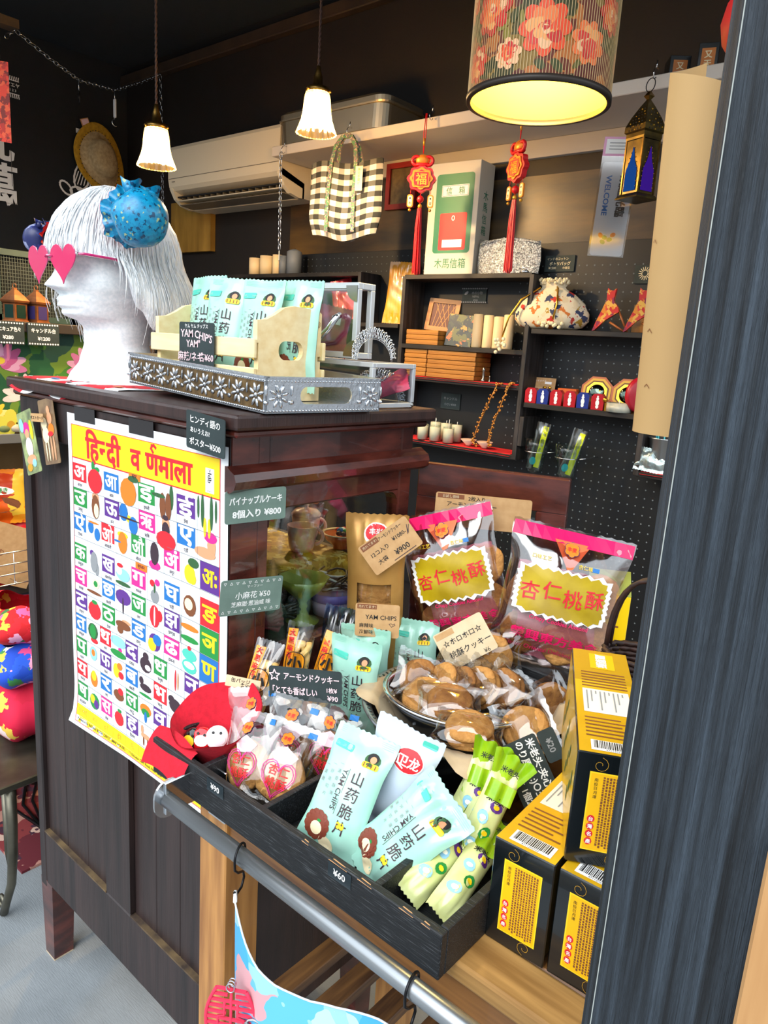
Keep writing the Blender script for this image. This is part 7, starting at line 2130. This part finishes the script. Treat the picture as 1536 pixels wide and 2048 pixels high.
# ------------------------------------------------------------------ left-hand display behind the cabinet
RKW = M('dark_rack_wood', '#2a2018', .6, col2='#3c2e22', vs=6)
t = thing('display_rack', 'dark wooden display rack behind the cabinet at the left edge', 'rack', Matrix.Translation((-2.62, 1.2, 0)))
I4 = t.matrix_world.inverted()
for y in (.55, 1.55):
    for x in (-2.86, -2.52):
        mb = MB(); mb.box(x - .02, x + .02, y - .02, y + .02, 0, 1.50, RKW); mb.build('leg', t, I4)
GRYB = M('grey_board_edge', '#6a6a66', .6)
for (z, m) in ((.62, RKW), (1.145, GRYB), (1.508, RKW)):
    mb = MB(); mb.box(-2.88, -2.495, .53, 1.58, z - .032, z, m, .002); mb.build('shelf', t, I4)
mb = MB(); mb.box(-2.80, -2.79, .55, 1.55, .62, 1.10, M('brown_kraft_panel', '#8a6a40', .8, col2='#9a7a4c', vs=8)); mb.build('back_panel', t, I4)
def xface(x, y, z):
    """a face looking toward +x: u runs along +y"""
    return plane((x, y, z), (0, 1, 0), (0, 0, 1))
LEAFG = M_voronoi('lotus_pond_print', [(0, '#1f5a34'), (.25, '#3f7a2c'), (.45, '#2a6a48'), (.6, '#6a8a2c'), (.75, '#1c4a3c'), (.9, '#8a8a3c')], 11, .5)
mb = MB(); mb.box(-2.545, -2.540, .56, 1.54, 1.147, 1.475, LEAFG)
LP = [M('lotus_pink_%d' % k, c, .5) for k, c in enumerate(('#d87aa8', '#e8aac8', '#c85a90', '#f0d0c8', '#f4dcd4', '#e8c83c', '#f4e48c', '#e85a6a'))]
def lotus(y, z, s, cols, up=1.0):
    for ring, (n, L) in enumerate(((9, 1.0), (7, .72), (4, .4))):
        for k in range(n):
            a = PI * (k + .5) / n * 1.25 - .125 * PI
            f = xface(-2.5392 + .0003 * ring, y, z)
            mb.ell(s * L * .55 * cos(a), s * L * .5 * sin(a), s * L * .5, s * .17, LP[cols[(k + ring) % len(cols)]], f, 12, a)
    mb.ell(0, s * .18, s * .2, s * .14, LP[5], xface(-2.5380, y, z), 12)
lotus(1.025, 1.365, .085, (0, 1, 2)); lotus(1.105, 1.265, .075, (3, 4)); lotus(.985, 1.20, .06, (5, 6)); lotus(1.215, 1.265, .07, (0, 2, 1)); lotus(1.16, 1.245, .03, (7,)); lotus(1.33, 1.36, .08, (0, 1)); lotus(.86, 1.3, .08, (0, 1)); lotus(1.40, 1.22, .06, (3, 4))
mb.line([(0, -.06), (.02, -.02)], .005, GREEN, xface(-2.5385, .985, 1.20))
tag(mb.build('lotus_picture'), 'colourful picture sheet of pink and yellow lotus flowers under the rack lanterns', 'picture')
YPT = M('yellow_card_flower', '#d8d048', .6)
mb = MB()
for k in range(5):
    a = 2 * PI * k / 5 + .3; mb.ell(.026 * cos(a), .026 * sin(a), .026, .020, YPT, xface(0, 0, 0), 12, a)
mb.ell(0, 0, .013, .013, GOLDI, xface(.0006, 0, 0), 10)
slabpts = [(.03 * cos(2 * PI * k / 16), .03 * sin(2 * PI * k / 16)) for k in range(16)]
tag(mb.build('paper_flower', None, Matrix.Translation((-2.500, 1.035, 1.175))), 'pale yellow paper flower standing at the edge of the rack shelf', 'flower')
PEBT = M('shell_white', '#cfc4b0', .6, col2='#a89878', vs=40)
for k in range(6):
    mb = MB(); mb.ball((0, 0, .016), (.018, .026, .016), PEBT if k % 2 else M('moss_green_stone', '#6a7a4a', .8), 10, 7); tag(mb.build('shell', None, Matrix.Translation((-2.512 + .004 * (k % 2), .93 + .042 * k, 1.1455))), 'small pale shell or stone lying along the rack shelf edge', 'shell', 'shells on the rack shelf')
for (y, lab) in ((1.055, 'small brass figurine on the rack shelf in front of the yellow lotus'), (1.155, 'small brass figurine on the rack shelf nearest the mannequin')):
    mb = MB(); mb.lathe([(.0001, 0), (.013, 0), (.010, .010), (.006, .020), (.009, .034), (.006, .046), (.008, .054), (.003, .066), (.0001, .072)], BRASS, 14); tag(mb.build('brass_figurine', None, Matrix.Translation((-2.508, y, 1.1455 + .0))), lab, 'figurine')
for (y, lab, a, b) in ((1.035, 'black chalk label with bottles drawn on it on the rack edge at far left', 'マニキュア色々', '¥280'), (1.150, 'black chalk label with a stitched border on the rack edge by the mannequin chin', 'キャンドル台', '¥1200')):
    mb = MB(); mb.box(-2.494, -2.490, y - .052, y + .052, 1.435, 1.507, CHALK); f = xface(-2.4895, y, 1.471)
    mb.text(a, 0, .012, .016, WHITE, f, bold=.04, width=.08); mb.text(b, 0, -.014, .016, WHITE, f, bold=.04)
    for k in range(12):
        for z in (-.031, .031):
            mb.ell(-.047 + k * .0085, z, .003, .003, WHITE, f, 6)
    tag(mb.build('price_card'), lab, 'price card')
DGF = M('dark_green_frame', '#233c38', .5); MESHW = M('grey_wire', '#5a6460', .5, .6)
t = thing('wire_mesh_cupboard', 'dark green framed wire mesh door cupboard on top of the rack', 'cupboard', Matrix.Translation((-2.70, .9, 1.508)))
I5 = t.matrix_world.inverted()
for (y0, y1) in ((.70, 1.075), (1.078, 1.36)):
    mb = MB()
    for (a, b, c, d) in ((y0, y0 + .022, 1.51, 1.745), (y1 - .022, y1, 1.51, 1.745)):
        mb.box(-2.70, -2.685, a, b, c, d, DGF)
    mb.box(-2.70, -2.685, y0, y1, 1.51, 1.53, DGF); mb.box(-2.70, -2.685, y0, y1, 1.725, 1.745, DGF)
    d_ = mb.build('door', t, I5)
    mb = MB()
    k = y0 + .03
    while k < y1 - .02:
        mb.box(-2.693, -2.6915, k, k + .0012, 1.53, 1.725, MESHW); k += .009
    z = 1.536
    while z < 1.725:
        mb.box(-2.693, -2.6915, y0 + .02, y1 - .02, z, z + .0012, MESHW); z += .012
    ch = mb.build('wire_mesh', d_)
    ch.matrix_local = d_.matrix_local.inverted() @ I5
mb = MB(); mb.box(-2.86, -2.71, .70, 1.36, 1.51, 1.745, M('dim_cupboard_inside', '#161c1c', .9)); mb.box(-2.70, -2.68, .70, 1.06, 1.746, 1.77, M('ochre_board', '#8a6a24', .6)); mb.build('carcass', t, I5)
COP = M('aged_copper', '#7a4a2c', .4, .7, col2='#a8683c', vs=20)
for (y, g, lab) in ((1.085, M('green_lantern_glass', '#16302a', .2), 'small copper lantern with dark green glass on the rack, left one'), (1.155, M('violet_lantern_glass', '#3c3468', .2), 'small copper lantern with violet glass on the rack, by the mannequin')):
    t = thing('copper_lantern', lab, 'lantern', Matrix.Translation((-2.545, y, 1.5085)) @ Matrix.Rotation(R(20), 4, 'Z'))
    mb = MB(); sq(mb, [(.028, 0), (.027, .004), (.025, .005), (.025, .055), (.030, .060), (.031, .066), (.020, .082), (.006, .100), (.005, .106)], COP)
    for k in range(4):
        mb.rect(-.018, .010, .018, .052, g, front(-.0256), Matrix.Rotation(k * PI / 2, 4, 'Z'))
    mb.build('body', t)
    mb = MB(); mb.tube([(.008 * cos(R(a)), 0, .112 + .008 * sin(R(a))) for a in range(0, 360, 30)], .0013, COP, 5, True); mb.build('ring', t)
# snack bags and fabric below
OB = M_voronoi('orange_snack_film', [(0, '#e07a10'), (.4, '#f09a1c'), (.6, '#d85a10'), (.75, '#f4c43c'), (.9, '#b83a18')], 14, .3)
RB = M_voronoi('red_snack_film', [(0, '#c01018'), (.6, '#d8202a'), (.85, '#8a0c14')], 14, .25)
def xbag(x, y, z, w, h, t_, m, lab, lean=8, text=None, tm=None):
    mb = MB(); fn = pouch(mb, w, h, t_, m, int(z * 100), crease=.004)
    if text:
        mb.ell(-.01, h * .62, w * .3, h * .08, WHITE, lambda a, b: fn(a, b, .0012), 14, -.1); mb.text(text, -.01, h * .62, h * .1, tm, lambda a, b: fn(a, b, .002), bold=.02)
        mb.ell(0, h * .35, w * .34, h * .14, BROWN, lambda a, b: fn(a, b, .0012), 14)
    tag(mb.build('snack_bag', None, pose((x, y, z), 75, lean)), lab, 'snack bag')
xbag(-2.535, 1.00, .835, .19, .185, .05, OB, 'orange snack bag on the rack at the left edge of the photo', 10, '海苔巻き', GREEN)
xbag(-2.515, 1.01, .622, .20, .215, .05, RB, 'glossy red snack bag under the orange one on the rack', 6)
mb = MB(); mb.box(-.09, .09, 0, .004, 0, .20, KRAFT); mb.text('の', -.03, .10, .03, BROWN, front(-.0006)); tag(mb.build('kraft_envelope', None, pose((-2.488, .965, .645), 78, 4, 22)), 'tilted kraft envelope standing in the wire basket', 'envelope')
t = thing('wire_basket', 'chrome wire basket hooked on the front of the rack at the left edge', 'basket', Matrix.Translation((-2.45, 1.0, .65)))
I6 = t.matrix_world.inverted()
mb = MB()
for z in (.655, .69, .725, .765):
    mb.tube([(-2.50, .62, z), (-2.42, .62, z), (-2.42, 1.3, z), (-2.50, 1.3, z)], .0026, CHROME, 6)
for k in range(14):
    mb.tube([(-2.42, .64 + .05 * k, .65), (-2.42, .64 + .05 * k, .768)], .0016, CHROME, 5)
for k in range(8):
    mb.tube([(-2.42, .64 + .09 * k, .655), (-2.50, .64 + .09 * k, .655)], .0016, CHROME, 5)
mb.build('basket_wire', t, I6)
FL1 = M_voronoi('red_floral_cotton', [(0, '#c8101c'), (.42, '#d81828'), (.62, '#e05a9a'), (.74, '#f0a8c8'), (.84, '#3a6a3c'), (.92, '#f0c83c')], 38, .8)
FL2 = M_voronoi('blue_floral_cotton', [(0, '#1a4ac0'), (.40, '#2258d0'), (.60, '#e04a8a'), (.72, '#f0a0c0'), (.80, '#3a8a4c'), (.90, '#f0d04c'), (.95, '#f4f0f0')], 38, .8)
FL3 = M_voronoi('crimson_floral_cotton', [(0, '#d0103c'), (.62, '#c80c34'), (.74, '#f0a0a8'), (.84, '#e8c048'), (.92, '#f4dcd8')], 26, .8)
def bundle(x, y, z, w, d, h, m, lab, sd_):
    mb = MB()
    def f(u, v):
        a = 2 * PI * u
        e = (abs(cos(a)) ** 3.5 + abs(sin(a)) ** 3.5) ** (-1 / 3.5)
        prof = sin(PI * min(1, max(0, .06 + .88 * v))) ** .35
        wv = 1 + .05 * sin(4 * a + sd_ + v * 4) + .03 * sin(9 * a + sd_)
        return Vector((e * cos(a) * w * prof * wv, e * sin(a) * d * prof * wv, h * v + .012 * sin(3 * a + sd_)))
    mb.surf(f, 40, 14, m, cu=True)
    tag(mb.build('fabric_bag', None, Matrix.Translation((x, y, z)) @ Matrix.Rotation(R(-8), 4, 'Z')), lab, 'fabric bag', 'floral cotton bags stacked by the iron table')
bundle(-1.93, .80, .415, .15, .10, .16, FL3, 'crimson floral cotton bag at the bottom of the fabric pile', 1)
bundle(-1.92, .80, .565, .14, .10, .12, FL2, 'blue floral cotton bag in the middle of the fabric pile', 2)
bundle(-1.93, .81, .675, .14, .10, .10, FL1, 'red floral cotton bag on top of the fabric pile', 3)
IRN = M('dull_cast_iron', '#4c4a40', .4, .8, col2='#6a675a', vs=12)
t = thing('iron_table', 'low table with a curved cast iron leg at the left edge', 'table', Matrix.Translation((-1.90, .80, 0)))
I7 = t.matrix_world.inverted()
mb = MB(); mb.box(-2.25, -1.67, .62, 1.0, .392, .412, IRN, .003); mb.build('table_top', t, I7)
for (lx, ly, s) in ((-1.690, .655, 1), (-2.20, .655, 1), (-1.70, .96, -1), (-2.20, .96, -1)):
    mb = MB()
    c = [(lx, ly, .395), (lx + .010, ly - .003, .30), (lx + .012, ly - .006, .22), (lx - .006, ly - .006, .12), (lx - .034, ly - .010, .05), (lx - .050, ly - .012, .010)]
    mb.tube(c, [.014, .013, .012, .011, .010, .011], IRN, 10)
    mb.tube([(lx - .03, ly, .39), (lx - .028, ly, .20), (lx - .014, ly, .165), (lx + .004, ly, .20), (lx + .006, ly, .39)], .010, IRN, 8)
    mb.tube([(lx - .05 + .014 * cos(q * .7), ly - .014, .045 + .016 * sin(q * .7)) for q in range(10)], .006, IRN, 7)
    mb.build('leg', t, I7)
RUG = M_voronoi('oriental_rug', [(0, '#5a1420'), (.4, '#7a2a2c'), (.6, '#a8786a'), (.75, '#3a1a2c'), (.9, '#c0a090')], 22, .95)
mb = MB(); mb.box(-3.4, -1.86, .74, 1.75, .0005, .008, RUG); tag(mb.build('rug'), 'dark red patterned rug on the concrete behind the iron table', 'rug')
mb = MB(); 
for k in range(3):
    mb.tube([(-2.02 + .012 * k, .92, .60), (-2.0 + .012 * k, .90, .30), (-1.985 + .012 * k, .87, .05), (-1.99 + .012 * k, .86, .016), (-2.15, .84 + .03 * k, .0135), (-2.4, .95 + .05 * k, .0135)], .005, WIRE, 7)
tag(mb.build('power_cord'), 'bundle of black power cords running down behind the iron table to the rug', 'cord')

# curled kraft sheet and red lantern by the post
KR = M('tan_kraft_sheet', '#b08a56', .7, col2='#c09a64', vs=3)
mb = MB()
def ks(u, v, o=0):
    a = R(-235 + 205 * u)
    rr = .030 + .006 * u + o
    top = 1.728 - .040 * u; bot = 1.447
    x = -.214 + rr * cos(a) * 1.0 + .014 * (1 - v) * .6
    return Vector((x, .600 + rr * sin(a), bot + (top - bot) * v))
mb.surf(ks, 40, 20, KR); mb.surf(lambda u, v: ks(1 - u, v, -.0012), 40, 20, KR)
for (u, v) in ((.55, .30), (.58, .14), (.5, .55)):
    mb.line([(u - .02, v), (u, v + .008), (u + .025, v - .002)], .003, BROWN, lambda a, b: ks(a, b, .0006))
mb.tube([(-.195, .60, 1.70), (-.165, .56, 1.72)], .0015, WIRE, 5)
tag(mb.build('kraft_sheet'), 'large curled sheet of tan kraft paper hanging beside the black post', 'paper sheet')
t = thing('red_lantern', 'round red paper lantern half hidden behind the top of the black post', 'lantern', Matrix.Translation((-.312, 1.06, 1.92)))
mb = MB(); mb.lathe([(.02, -.055), (.045, -.045), (.062, -.02), (.066, 0), (.062, .02), (.045, .045), (.02, .055)], M('red_lantern_paper', '#c8161c', .5), 36, wob=lambda a, z: 1 + .02 * sin(18 * a)); mb.build('body', t)
mb = MB(); mb.tube([(0, 0, .055), (0, 0, .95)], .0015, WIRE, 5); mb.lathe([(.022, .052), (.024, .06), (.0001, .062)], GOLD, 18); mb.build('cap', t)
bpy.data.objects.remove(_to)
